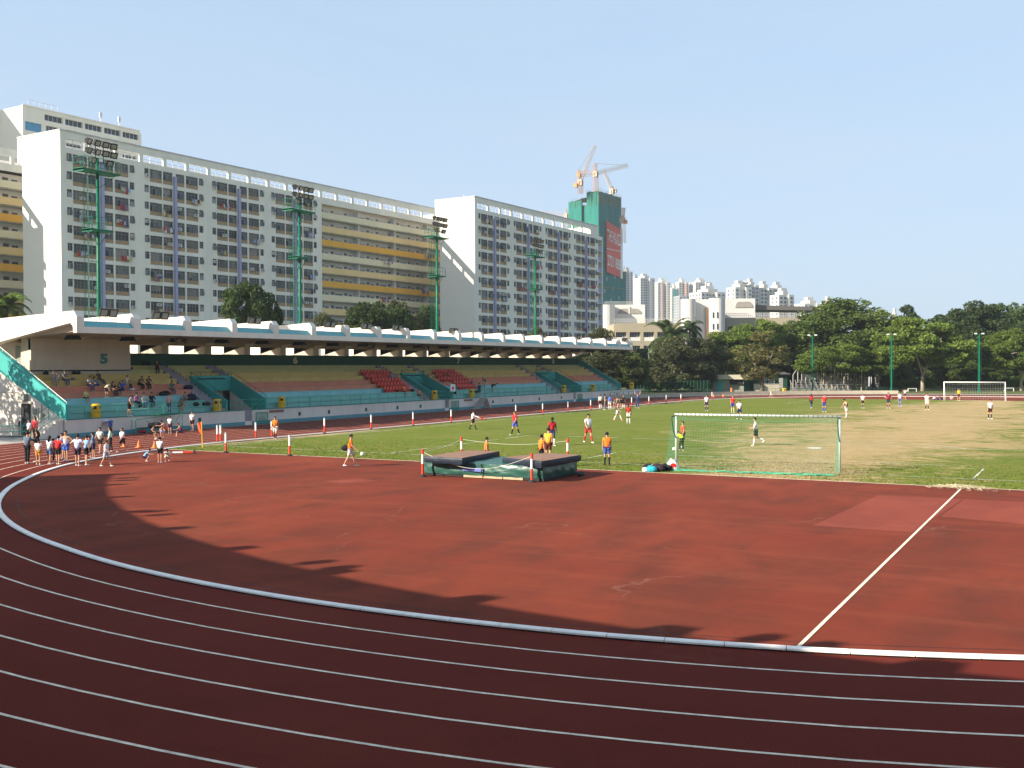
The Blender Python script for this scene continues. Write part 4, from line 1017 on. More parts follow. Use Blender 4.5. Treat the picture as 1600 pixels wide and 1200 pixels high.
# banner
bz0, bz1 = 59.0, 88.5
b = MB(FT); b.add([(8.2,-.9,bz0),(26.2,-1.0,bz0-2.0),(26.2,-1.0,bz1-3.0),(8.2,-.9,bz1),(8.2,-.7,bz0),(26.2,-.8,bz0-2),(26.2,-.8,bz1-3),(8.2,-.7,bz1)], [(0,1,2,3),(7,6,5,4),(0,4,5,1),(3,2,6,7)]); b.build('banner', 'banner_red', t)
b = MB(FT); b.box(26.25, 28.9, -1.05, -.8, bz0-2.5, bz1-2.5); b.box(8.2, 28.9, -1.15, -.92, 72.2, 72.6, 0); b.build('banner', 'banner_white', t)
def TF(u0, z0):
    return lambda x, y, d: FT(u0+x, -1.12, z0+y-.11*x)
o_, w_ = text_mesh('banner_text', 'THE PALAZZO', 6.6, 'banner_white', t, TF(9.0, 77.2), .33, .010)
o_, w_ = text_mesh('banner_text', '27211888', 6.2, 'banner_white', t, TF(9.2, 63.0), .50, .010)
b = MB(FT); b.box(-.0, 6.5, -1.0, -.8, 13, 33); b.build('banner', 'banner_red', t)
text_mesh('banner_text', '0', 6, 'banner_white', t, lambda x, y, d: FT(1.8+x, -1.06, 22+y), 1, .02)
def lattice(mb, p0, p1, w, n, mi=0, r=.10):
    p0 = Vector(p0); p1 = Vector(p1); d = (p1-p0); e = d.normalized(); a = e.orthogonal().normalized()*w/2; c = e.cross(a)
    cs4 = [a+c, a-c, -a-c, -a+c]
    for q in cs4: mb.tube(p0+q, p1+q, r, n=3, mi=mi, cap=False)
    for i in range(n):
        A = p0+d*i/n; B = p0+d*(i+1)/n
        for k in range(4): mb.tube(A+cs4[k], B+cs4[(k+1) % 4], r*.7, n=3, mi=mi, cap=False)
def TP(u, v, z): return Vector(FT(u, v, z))
def crane(label, base, mast_top, jib_tip, jib_back, cols, hat=None, loc=None):
    t = thing('tower_crane', label, 'crane', base, 0, 'tower cranes over the netted tower')
    b = MB(); lattice(b, base, mast_top, 2.4, 12); b.build('mast', cols[0], t)
    b = MB(); lattice(b, mast_top, jib_tip, 1.7, 18, r=.10); b.build('jib', cols[1], t)
    b = MB(); lattice(b, mast_top, jib_back, 2.2, 4); jb = Vector(jib_back); b.box(jb.x-.9, jb.x+.9, jb.y-.9, jb.y+.9, jb.z-1.8, jb.z+.3); b.build('counter_jib', cols[0], t)
    mt = Vector(mast_top); b = MB(); b.box(mt.x-1.2, mt.x+1.2, mt.y-1.2, mt.y+1.2, mt.z-2.2, mt.z+.9); b.build('cab', 'crane_white', t)
    b = MB(); tp = hat if hat else mt+Vector((0, 0, 9)); lattice(b, mt, tp, 1.6, 5); b.build('apex', cols[0], t)
    b = MB(); b.tube(tp, jib_tip, .10, n=3); b.tube(tp, jb, .10, n=3); b.build('stay_cable', 'steel', t)
def PZ(u, v, dep): return CS(u, dep, HZ(v, dep))
crane('yellow and white luffing crane raised steeply over the left of the netted tower', PZ(908, 303, DT), PZ(908, 284, DT), PZ(931, 228, DT), PZ(901, 288, DT), ('crane_yellow', 'crane_white'), PZ(905, 266, DT))
crane('yellow crane with long nearly level jib above the middle of the netted tower', PZ(932, 300, DT), PZ(931.5, 271, DT), PZ(982, 259, DT), PZ(906, 272, DT), ('crane_yellow', 'crane_white'), PZ(931, 256, DT))
crane('thin pale crane boom leaning left above the right of the netted tower', PZ(958, 302, DT+25), PZ(957, 298, DT+25), PZ(944, 268, DT+25), PZ(962, 297, DT+25), ('crane_white', 'crane_white'), PZ(958, 292, DT+25))
crane('short tan crane low at the right side of the netted tower', PZ(974.5, 380, DT+10), PZ(973, 343, DT+10), PZ(975, 325, DT+10), PZ(978, 345, DT+10), ('crane_yellow', 'crane_yellow'), PZ(972, 336, DT+10))
crane('distant pale crane with level jib left of the netted tower', PZ(886, 360, DT+200), PZ(885.5, 336, DT+200), PZ(842, 331, DT+200), PZ(893, 337, DT+200), ('crane_white', 'crane_white'), PZ(885.5, 326, DT+200))

# ------------------------------------------------------------------ distant towers
def far_tower(label, u0, u1, vtop, dep, m='far_white', yaw=0, ratio=.8, nst=None, wins=True, roof=True, strip=None, face=1.0, low=0):
    w = (u1-u0)*dep/FPX; O = CS(u0, dep)
    zt = HZ(vtop, dep); a = rad(yaw); X = Rv*math.cos(a)+Dv*math.sin(a); Y = Dv*math.cos(a)-Rv*math.sin(a)
    F = lambda x, y, z: (O.x+X.x*x+Y.x*y, O.y+X.y*x+Y.y*y, z)
    t = thing('tower_block', label, 'tower block', O, 0, 'distant tower blocks'); D_ = w*ratio
    b = MB(F)
    # stepped plan: three bays, the middle set back
    b.box(0, w*.34, 0, D_, 0, zt); b.box(w*.34, w*.66, w*.10, D_, 0, zt+(2.5 if roof else 0)); b.box(w*.66, w, 0, D_, 0, zt)
    if roof: b.box(w*.30, w*.6, w*.2, w*.5, zt, zt+5)
    b.build('wall', m, t)
    if wins:
        b = MB(F); z = zt-3.2; nc = max(3, int(w/3.4)); 
        while z > max(8, low):
            for i in range(nc):
                x = w*(i+.25)/nc; y = 0 if (x < w*.34-1 or x > w*.66) else w*.10
                b.box(x, x+w/nc*.42, y-.12, y+.02, z, z+1.5)
            for i in range(max(2, int(D_/4))):
                y = D_*(i+.3)/max(2, int(D_/4)); b.box(-.12, .02, y, y+1.6, z, z+1.5); b.box(w-.02, w+.12, y, y+1.6, z, z+1.5)
            z -= 2.9
        b.build('window', 'far_window', t, kind='stuff')
    if strip:
        b = MB(F); b.box(w*strip[0], w*strip[1], -.4, w*.1, 0, zt-2); b.build('wall', strip[2], t)
    return t
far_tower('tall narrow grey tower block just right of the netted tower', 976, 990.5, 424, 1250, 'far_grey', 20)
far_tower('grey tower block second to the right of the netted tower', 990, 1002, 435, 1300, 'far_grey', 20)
far_tower('pale tower block with sunlit left side, third right of the netted tower', 1001, 1027, 434, 1200, 'far_white', 24)
far_tower('white tower block with a thin red stripe', 1028, 1050, 441, 1250, 'far_white', 15, strip=(.30, .38, 'far_pink'))
far_tower('white tower block with green glazed top', 1050, 1062, 450, 1250, 'far_white', 15, strip=(.1, .9, 'far_green'))
far_tower('pink and white tower block with narrow shaded side', 1061, 1078, 441, 1300, 'far_white', 15, strip=(.62, .8, 'far_pink'))
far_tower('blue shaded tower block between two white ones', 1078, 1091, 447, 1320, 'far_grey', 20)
far_tower('white tower block with blue glass on its right, highest of the middle group', 1087, 1115, 441, 1300, 'far_white', 18, strip=(.72, .98, 'far_green'))
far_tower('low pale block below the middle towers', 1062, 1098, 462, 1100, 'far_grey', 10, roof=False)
far_tower('white stepped housing block left of the dish antenna', 1096, 1140, 456, 820, 'far_white', 22)
far_tower('white housing block with tan window bays', 1106, 1124, 452, 840, 'far_white', 22)
far_tower('white housing block carrying a round dish antenna', 1149, 1180, 449, 780, 'far_white', 22)
far_tower('tallest white housing block of the right group', 1168, 1190, 446, 790, 'far_white', 22)
far_tower('white housing block in the right group, beside the domed one', 1188, 1212, 450, 800, 'far_white', 22)
far_tower('housing block with a grey green domed top', 1209, 1234, 451, 810, 'far_white', 22, strip=(.4, .98, 'far_green'))
far_tower('white block with dark window columns, rightmost of the right group', 1217, 1246, 461, 760, 'far_white', 22)
far_tower('low white block rising just above the trees', 1257, 1292, 475, 800, 'far_white', 18)
far_tower('low white block half hidden by the trees at right', 1290, 1308, 474, 800, 'far_white', 18)
far_tower('white block glimpsed between the trees right of the big banyan', 1396, 1408, 497, 600, 'far_white', 18)
t = thing('dish_antenna', 'white round dish antenna on the roof of a far housing block', 'antenna', CS(1163, 790, HZ(446, 790)))
b = MB(); c = CS(1163, 790, HZ(443, 790)); b.ell(c, (3.2, 3.2, 1.6), 12, 6); b.build('dish', 'far_white', t)
b = MB(); b.tube(CS(1163, 790, HZ(449, 790)), c, .6); b.build('mount', 'steel', t)
# school with drum stair towers
DS = 340
def SB(u0, u1, v0, v1, dep, thick, mb, mi=0, yaw=0):
    """block whose front spans photo columns u0..u1 at depth dep"""
    O = CS(u0, dep); w = (u1-u0)*dep/FPX; a = rad(yaw); X = Rv*math.cos(a)+Dv*math.sin(a); Y = Dv*math.cos(a)-Rv*math.sin(a)
    F = lambda x, y, z: (O.x+X.x*x+Y.x*y, O.y+X.y*x+Y.y*y, z)
    mb.F = F; mb.box(0, w, 0, thick, HZ(v1, dep) if v1 else 0, HZ(v0, dep), mi); return F, w
def half_round(F, x0, x1, z0, z1, mb, mi, gap=True):
    n = 12; cx = (x0+x1)/2; r = (x1-x0)/2; h = z1-z0
    P = [(cx-r*math.cos(math.pi*i/n), -.2, z0+h*min(1, 1.35*math.sin(math.pi*i/n))) for i in range(n+1)]
    mb.F = F; mb.add(P+[(p[0], .1, p[2]) for p in P], [tuple(range(n+1)), tuple(reversed(range(n+1, 2*n+2)))]+[(i, i+n+1, i+n+2, i+1) for i in range(n)], mi)
t = thing('school', 'beige and white school with drum stair towers and half round dark windows beyond the trees', 'school', CS(1080, DS))
b = MB(); F, w = SB(944, 1008, 476, None, DS-10, 14, b); b.F = None; c = CS(948, DS-12); b.tube(c, Vector((c.x, c.y, HZ(477, DS-10))), 2.6, n=20); b.build('wall', 'school_white', t)
b = MB(); half_round(F, w*.33, w*.91, HZ(490, DS-10), HZ(482, DS-10), b, 0); b.build('window', 'recess', t)
b = MB(F)
b.box(w*.60, w*.63, -.3, -.1, HZ(491, DS-10), HZ(479, DS-10)); b.build('mullion', 'school_white', t)
b = MB()
for i in range(30): q = CS(945+i*1.7, DS-10, HZ(476, DS-10)); b.tube(q, q+Vector((0, 0, 1.0)), .05, n=3)
q0 = CS(945, DS-10, HZ(476, DS-10)+1); q1 = CS(996, DS-10, HZ(476, DS-10)+1); b.tube(q0, q1, .06, n=3); b.build('roof_rail', 'school_white', t)
for (u0, u1, vt, dep) in ((960, 1068, 505, DS-30), (1135, 1250, 497, DS-30)):
    b = MB(); F, w = SB(u0, u1, vt, None, dep, 18, b); b.v = []; b.f = []; b.m = []; zt = HZ(vt, dep)
    rects = []
    n = 5
    for k in range(3):
        for i in range(n): rects.append((round(w*(i+.12)/n, 2), round(w*(i+.88)/n, 2), round(zt-5.2-4.0*k, 2), round(zt-2.6-4.0*k, 2)))
    wall_open(b, rects, 0, w, 0, zt, 1.2); b.box(0, w, 1.3, 18, 0, zt-.05); b.build('wall', 'school_beige', t)
    for r in rects:
        b = MB(F); b.box(r[0], r[1], .1, .25, r[2], r[2]+1.1, 0); b.box(r[0], r[1], 1.15, 1.22, r[2]+1.1, r[3], 1)
        for i in range(7): x = r[0]+(r[1]-r[0]-.1)*i/6; b.box(x, x+.1, 1.0, 1.14, r[2]+1.1, r[3], 0)
        b.build('window', ['school_white', 'far_window'], t)
    b = MB(F)
    for i in range(40): x = w*i/40; b.box(x, x+.1, 0, .1, zt, zt+1.3)
    b.box(0, w, 0, .12, zt+1.25, zt+1.35); b.box(0, w, 0, .12, zt+.6, zt+.68); b.build('roof_rail', 'far_white', t)
for (u0, u1, vt) in ((1064, 1087, 468), (1108, 1133, 467)):
    b = MB(); r = (u1-u0)/2*(DS-34)/FPX; c = CS((u0+u1)/2, DS-34); b.tube(c, Vector((c.x, c.y, HZ(vt, DS-34))), r, n=28); b.build('stair_drum', 'school_white', t)
b = MB(); SB(1083, 1110, 468, None, DS-32, 12, b); b.build('wall', 'school_white', t)
b = MB(); SB(1104, 1108.5, 481, 552, DS-32.8, 1, b); b.build('wall', 'school_orange', t)
b = MB(); F, w = SB(1130, 1180, 467, None, DS-20, 14, b); b.build('wall', 'school_white', t)
b = MB(); half_round(F, w*.38, w*.92, HZ(481, DS-20), HZ(472, DS-20), b, 0); b.build('window', 'recess', t)
b = MB(); O = CS(1180, DS-18); w = 100*(DS)/FPX; F = lambda x, y, z: tuple(O+Rv*x+Dv*y+Vector((0, 0, z)))
b.F = F; b.prism([(0,0,HZ(489,DS)),(0,0,HZ(482,DS)),(w,0,HZ(486,DS)),(w,0,HZ(491,DS))], (0, 14, 0)); b.build('roof', 'dark_roof', t)
wd = MB()
for u, v, w_, h_ in [(1114.5,488,1.1,9),(1121,488,1.1,9),(1128.5,488,1.1,9),(1114.5,506,1.1,9),(1121,506,1.1,9),(1128.5,506,1.1,9)]+[(1082.5+3.6*i, 496+5*j, 1.2, 2.2) for i in range(2) for j in range(3)]+[(1067.5, 497, 1.3, 3)]:
    wd.F = None; dep = DS-34-2.6; 
    uc = (1120.5 if u > 1108 else 1075.5); rr = 12.5 if u > 1108 else 11.5
    dep = DS-34-math.sqrt(max(0, rr*rr-(u-uc)**2))*(DS-34)/FPX-.05 if abs(u-uc) < rr else DS-32.1
    c = CS(u, dep, HZ(v+h_/2, dep)); s_ = dep/FPX
    A = [c+Rv*(a*w_*s_)+Dv*d_+Vector((0, 0, e*h_*s_)) for d_ in (-.1, .4) for a, e in ((-.8, -.5), (.8, -.5), (.8, .5), (-.8, .5))]
    wd.add(A, [(0,1,2,3),(0,4,5,1),(1,5,6,2),(2,6,7,3),(3,7,4,0)])
wd.build('window', 'far_window', t)
# a long low building and sheds glimpsed beneath the crowns
for (u0, u1, v0, dep, m, lab) in ((1178, 1216, 582, 215, 'blue_sheet', 'blue and white shed behind the green hut'), (1236, 1252, 576, 212, 'far_white', 'small white hut with a gable beneath the trees'), (1255, 1282, 577, 205, 'far_white', 'open shelter with pale blue roof beneath the trees'), (1366, 1398, 583, 230, 'far_grey', 'pale tent beneath the trees right of the trunks'), (1288, 1360, 580, 260, 'far_grey', 'long grey building behind the row of thin trunks'), (1410, 1425, 582, 235, 'far_grey', 'pale van shaped kiosk behind the forked tree')):
    t = thing('park_shed', lab, 'shed', CS(u0, dep)); b = MB(); F, w = SB(u0, u1, v0+5, None, dep, 5, b); b.build('wall', m, t)
    b = MB(F); b.prism([(-.4, -.5, HZ(v0+5, dep)), (w+.4, -.5, HZ(v0+5, dep)), (w*.5, -.5, HZ(v0, dep))], (0, 6, 0)); b.build('roof', 'hut_beige' if m != 'blue_sheet' else 'blue_sheet', t)
    b = MB(F)
    for i in range(3): b.box(w*(i+.2)/3, w*(i+.7)/3, -.06, .02, .9, 2.0)
    b.build('window', 'win_glass_dark', t)

# ------------------------------------------------------------------ masts
ZM = 21.2
def mast(y, lab, heads=9):
    t = thing('floodlight_mast', lab, 'floodlight mast', (-60, y, 0), 0, 'green floodlight masts behind the grandstand')
    x0 = -60
    b = MB(); b.path([(x0, y, 0), (x0, y, 10), (x0, y, ZM+1.2)], [.22, .17, .12], 12); b.build('pole', 'mast_green', t, smooth=True)
    b = MB()
    for dx in (-.25, .25): b.tube((x0+dx-.0, y-.85, 5), (x0+dx, y-.85, ZM), .018, n=4)
    for z in np.arange(5, ZM, .32): b.tube((x0-.25, y-.85, z), (x0+.25, y-.85, z), .012, n=3)
    for z in np.arange(6, ZM-.5, .9):
        P = [(x0+.38*math.cos(a), y-.95+.42*math.sin(a), z) for a in np.linspace(-math.pi*.95, .05*math.pi+.0, 7)]
        for p, q in zip(P, P[1:]): b.tube(p, q, .011, n=3, cap=False)
    for a in np.linspace(-math.pi*.9, 0, 5): b.tube((x0+.38*math.cos(a), y-.95+.42*math.sin(a), 6), (x0+.38*math.cos(a), y-.95+.42*math.sin(a), ZM-.6), .014, n=3)
    for z in np.arange(6.5, ZM, 2.4): b.tube((x0, y-.1, z), (x0, y-.85, z), .03, n=4)
    b.build('ladder', 'mast_green', t)
    for zz, w, nm in ((ZM, 1.75, 'platform'), (ZM-4.9, .95, 'platform')):
        b = MB(); b.box(x0-.55, x0+.75, y-w-.25, y+w-.0, zz-.10, zz+.04)
        b.box(x0-.55, x0+.75, y-w-.25, y-w-.22, zz-.2, zz+.1); b.build(nm, 'mast_green', t)
        b = MB()
        for yy in np.linspace(y-w-.2, y+w-.05, 6 if w > 1 else 4):
            b.tube((x0+.7, yy, zz), (x0+.7, yy, zz+1.05), .025, n=4); b.tube((x0-.5, yy, zz), (x0-.5, yy, zz+1.05), .025, n=4)
        for q in (.55, 1.05):
            for xx in (-.5, .7): b.tube((x0+xx, y-w-.2, zz+q), (x0+xx, y+w-.05, zz+q), .022, n=4)
            b.tube((x0-.5, y-w-.2, zz+q), (x0+.7, y-w-.2, zz+q), .022, n=4)
        b.tube((x0, y, zz-1.4), (x0+.3, y-w+.1, zz-.1), .03, n=4); b.tube((x0, y, zz-1.4), (x0+.3, y+w-.2, zz-.1), .03, n=4)
        b.build('platform_rail', 'mast_green', t)
    b = MB()
    for zz in (ZM+1.55, ZM+2.25): b.tube((x0+.25, y-1.3, zz), (x0+.25, y+1.3, zz), .04, n=5)
    b.tube((x0+.25, y-.95, ZM+.8), (x0+.25, y+.95, ZM+.8), .04, n=5)
    for q in (-1.2, -.4, .4, 1.2): b.tube((x0+.25, y+q, ZM+.8 if abs(q) < 1 else ZM+1.5), (x0+.25, y+q, ZM+2.3), .035, n=4)
    b.build('lamp_frame', 'black', t)
    k = 0
    for row, (zz, ys) in enumerate(((ZM+2.35, (-1.25, -.42, .42, 1.25)), (ZM+1.6, (-1.25, -.42, .42, 1.25)), (ZM+.85, (-.85, .85)))):
        for q in ys:
            c = Vector((x0+.5, y+q, zz)); R_ = Matrix.Rotation(rad(q*-18+random.uniform(-8, 8)), 3, 'Z') @ Matrix.Rotation(rad(28), 3, 'Y'); h = MB()
            def bxx(a, m=0):
                X0, X1, Y0, Y1, Z0, Z1 = a; vs = [c+R_ @ Vector(p) for p in ((X0,Y0,Z0),(X1,Y0,Z0),(X1,Y1,Z0),(X0,Y1,Z0),(X0,Y0,Z1),(X1,Y0,Z1),(X1,Y1,Z1),(X0,Y1,Z1))]
                h.add(vs, [(0,3,2,1),(4,5,6,7),(0,1,5,4),(1,2,6,5),(2,3,7,6),(3,0,4,7)], m)
            bxx((-.12,.08,-.28,.28,-.24,.24)); bxx((.08,.12,-.30,.30,.18,.26)); bxx((.08,.12,-.30,.30,-.26,-.18)); bxx((.08,.12,-.30,-.22,-.26,.26)); bxx((.08,.12,.22,.30,-.26,.26)); bxx((.07,.095,-.22,.22,-.18,.18), 1); bxx((-.3,-.12,-.14,.14,-.12,.12))
            h.build('lamp_head', ['black', 'lamp_glass'], t)
for y, l in ((13.8, 'green floodlight mast with ladder behind the near end of the grandstand'), (39.5, 'second green floodlight mast from the left, behind the stand and the small dark tree'),
             (66, 'third green floodlight mast, standing before the end of the banded corridors'), (93, 'fourth green floodlight mast, in front of the farther white apartment block')): mast(y, l)
def lamp_mast(u, lab):
    p = G(u, 613.5); t = thing('lamp_mast', lab, 'lamp mast', p, 0, 'green lamp masts beyond the far bend'); H = 9.9
    b = MB(); b.path([p, p+Vector((0,0,H))], [.15, .09], 10); b.box(p.x-.3, p.x+.3, p.y-.3, p.y+.3, 0, .25); b.build('pole', 'mast_green', t)
    b = MB()
    for z in np.arange(2.2, H-.3, .38): b.tube(p+Rv*-.33+Vector((0,0,z)), p+Rv*.33+Vector((0,0,z)), .018, n=3)
    for s_ in (-.33, .33): b.tube(p+Rv*s_+Vector((0,0,2.2)), p+Rv*s_*.9+Vector((0,0,H-.3)), .016, n=3)
    b.build('ladder', 'mast_green', t)
    b = MB(); b.tube(p+Rv*-.75+Vector((0,0,H)), p+Rv*.75+Vector((0,0,H)), .035, n=5); b.build('crossarm', 'mast_green', t)
    for s_ in (-.6, .6):
        b = MB(); c = p+Rv*s_+Vector((0,0,H+.02)); b.box(c.x-.22, c.x+.22, c.y-.20, c.y+.20, c.z-.07, c.z+.12); b.build('lamp', 'far_white', t)
lamp_mast(1269.5, 'green ladder mast with two lamps, leftmost of the three beyond the far bend'); lamp_mast(1393, 'green ladder mast with two lamps, middle one of the three beyond the far bend'); lamp_mast(1530, 'green ladder mast with two lamps rising behind the far goal')
for u, vt, l in ((1006, 577, 'dark street lamp post just right of the stand end'), (1078, 577, 'dark street lamp post between the palm and the kiosk'), (1014, 541, 'tall grey street lamp with curved arm behind the stand end')):
    dep = 187 if u != 1014 else 210; p = CS(u, dep); t = thing('street_lamp', l, 'street lamp', p); H = HZ(vt, dep)
    b = MB(); b.path([p, p+Vector((0,0,H))], [.12, .07], 8); b.build('pole', 'black' if u != 1014 else 'steel', t)
    b = MB()
    if u == 1014: b.path([p+Vector((0,0,H-.2)), p+Rv*-1.4+Vector((0,0,H+.8)), p+Rv*-3.2+Vector((0,0,H+1.1))], .06, 5)
    else: b.box(p.x-.3, p.x+.3, p.y-.3, p.y+.3, H, H+.5)
    b.build('lamp_head', 'steel' if u == 1014 else 'black', t)

# ------------------------------------------------------------------ trees
_o1 = 'first second third fourth fifth sixth seventh eighth ninth tenth eleventh twelfth thirteenth fourteenth fifteenth sixteenth seventeenth eighteenth nineteenth'.split()
_tens = {2: 'twent', 3: 'thirt', 4: 'fort'}
def ordw(i):
    if i < 20: return _o1[i-1]
    return _tens[i//10]+('ieth' if i % 10 == 0 else 'y-'+_o1[i % 10-1])
def leaf_cloud(name, clumps, nleaf, size, m, seed=1, flat=.35):
    """clumps: (centre, radii); many small leaf quads spread through each"""
    rng = np.random.default_rng(seed); V = []; 
    C = []; 
    tot = sum(r[0]*r[1]*r[2] for c, r in clumps)**1
    for c, r in clumps:
        n = max(12, int(nleaf*(r[0]*r[1]*r[2])**.75/sum((q[0]*q[1]*q[2])**.75 for _, q in clumps)))
        d = rng.normal(size=(n, 3)); d /= np.linalg.norm(d, axis=1)[:, None]; rr = rng.uniform(.45, 1.08, n)**.6
        C.append(np.array(c)+d*rr[:, None]*np.array(r))
    P = np.concatenate(C); n = len(P)
    nrm = rng.normal(size=(n, 3)); nrm[:, 2] = np.abs(nrm[:, 2])+flat; nrm /= np.linalg.norm(nrm, axis=1)[:, None]
    a = np.cross(nrm, rng.normal(size=(n, 3))); a /= np.linalg.norm(a, axis=1)[:, None]; b = np.cross(nrm, a)
    s = size*rng.uniform(.55, 1.3, n)[:, None]
    q = np.stack([P-a*s*.9, P-b*s*.42+nrm*s*.12, P+a*s, P+b*s*.45+nrm*s*.12], 1).reshape(-1, 3)
    me = bpy.data.meshes.new(name); me.from_pydata(q.tolist(), [], np.arange(n*4).reshape(-1, 4).tolist()); me.materials.append(M[m])
    return me
def crown_clumps(rng, W, H, z0, n, kind):
    out = []
    for i in range(n):
        if kind == 'dome':
            a = rng.uniform(0, 6.283); rr = math.sqrt(rng.uniform(0, 1)); t = rng.uniform(0, 1)
            zz = z0+H*(.05+.92*t*math.sqrt(max(0, 1-rr*rr*.80))); r_ = W*rr*(.97 if zz > z0+H*.2 else .85)
            c = (r_*math.cos(a), r_*math.sin(a), zz); s = rng.uniform(.15, .28)*W; out.append((c, (s, s, s*.72)))
        elif kind == 'flat':
            a = rng.uniform(0, 6.283); rr = math.sqrt(rng.uniform(.02, 1)); c = (W*rr*math.cos(a), W*rr*math.sin(a), z0+H*(.10+.85*rng.random()*(1-.55*rr*rr)))
            s = rng.uniform(.13, .24)*W; out.append((c, (s*1.15, s*1.15, s*.46)))
        else:
            t = rng.random(); a = rng.uniform(0, 6.283); rr = math.sqrt(max(0, 1-(2*t-.9)**2*.78))*math.sqrt(rng.random())*.85; c = (W*rr*math.cos(a), W*rr*math.sin(a), z0+H*t); s = rng.uniform(.16, .32)*W; out.append((c, (s, s, s*.9)))
    return out
def tree_proto(kind, W, H, trunk, leaf, n, nl, seed, barkm='bark', forks=3, size=.3, name='tree'):
    rng = random.Random(seed); cl = crown_clumps(rng, W, H-trunk*.75, trunk*.75, n, kind)
    me = leaf_cloud(name+'_crown', cl, nl, size, leaf, seed)
    b = MB(); tr = .035*H*.6
    zt = trunk*.55
    b.path([(0,0,-.3), (tr*.3, 0, zt*.5), (0, tr*.2, zt)], [tr*1.35, tr, tr*.85], 9)
    for i in range(forks):
        a = 6.283*i/forks+rng.uniform(-.4, .4); L = W*.55
        p1 = Vector((math.cos(a)*L*.35, math.sin(a)*L*.35, zt+(H-zt)*.3)); p2 = Vector((math.cos(a)*L*.8, math.sin(a)*L*.8, zt+(H-zt)*.62))
        b.path([(0, 0, zt*.92), p1, p2], [tr*.62, tr*.42, tr*.15], 7)
        for j in range(3):
            q = p1.lerp(p2, rng.uniform(.1, .8)); c = Vector(rng.choice(cl)[0]); 
            if (c-q).length < W*.9: b.path([q, q.lerp(c, .5)+Vector((0,0,.2)), c], [tr*.26, tr*.18, tr*.06], 5)
    o = b.build(name+'_trunk', barkm, center=False, smooth=True); tm = o.data; bpy.data.objects.remove(o)
    return me, tm
PR = {
 'fig': tree_proto('flat', 6.2, 11.5, 4.4, 'leaf_bright', 105, 26000, 3, 'bark_pale', 3, .26),
 'fig2': tree_proto('flat', 6.5, 11.0, 4.2, 'leaf_bright', 95, 24000, 13, 'bark_pale', 4, .26),
 'mid': tree_proto('dome', 5.5, 13, 3.2, 'leaf_mid', 150, 30000, 4, 'bark', 4, .27),
 'mid2': tree_proto('dome', 5.8, 13, 2.8, 'leaf_mid', 135, 28000, 14, 'bark', 4, .27),
 'dark': tree_proto('dome', 5.0, 14, 4.5, 'leaf_dark', 120, 26000, 5, 'bark', 4, .30),
 'dark2': tree_proto('dome', 5.3, 14, 4.5, 'leaf_dark', 110, 25000, 15, 'bark', 4, .30),
 'olive': tree_proto('tall', 4.0, 10, 2.8, 'leaf_olive', 64, 20000, 6, 'bark_pale', 3, .20),
 'olive2': tree_proto('tall', 3.8, 10, 2.2, 'leaf_olive', 56, 18000, 16, 'bark_pale', 3, .20),
 'thin': tree_proto('tall', 3.0, 11, 3.6, 'leaf_brown', 44, 9000, 7, 'bark', 3, .18),
 'street': tree_proto('tall', 3.4, 9, 3.5, 'leaf_mid', 30, 1500, 31, 'bark', 4, .24, 'street'),
 'wisp': tree_proto('tall', 3.2, 12, 4.5, 'leaf_dark', 17, 5000, 27, 'bark', 4, .22),
 'far': tree_proto('dome', 5.5, 12, 2.0, 'leaf_dark', 80, 12000, 8, 'bark', 3, .42),
 'bush': tree_proto('dome', 2.4, 3.2, .8, 'leaf_mid', 26, 4200, 9, 'bark', 3, .16),
 'bush2': tree_proto('dome', 2.4, 3.0, .8, 'leaf_bright', 26, 4200, 19, 'bark', 3, .16),
}
PH, PW = {}, {}
for k_, (me_, tm_) in PR.items():
    a_ = np.zeros(len(me_.vertices)*3); me_.vertices.foreach_get('co', a_); a_ = a_.reshape(-1, 3)
    PH[k_] = float(np.percentile(a_[:, 2], 99.7)); PW[k_] = float(np.percentile(np.abs(a_[:, 0]), 98.5))
def tree(kind, u, vt, wpx, dep, label, group='trees round the stadium', name='tree', z=0.0, cat='tree', rz=None):
    p = CS(u, dep, z); t = thing(name, label, cat, p, rng.uniform(0, 6.28) if rz is None else rz, group)
    me, tm = PR[kind]; H = HZ(vt, dep)-z; W = wpx/2*dep/FPX
    for nm, m_ in (('crown', me), ('trunk', tm)):
        o = bpy.data.objects.new(nm, m_); COL.objects.link(o); o.parent = t
    t.scale = (W/PW[kind], W/PW[kind], H/(PH[kind]*1.0)); return t
rng = random.Random(21)
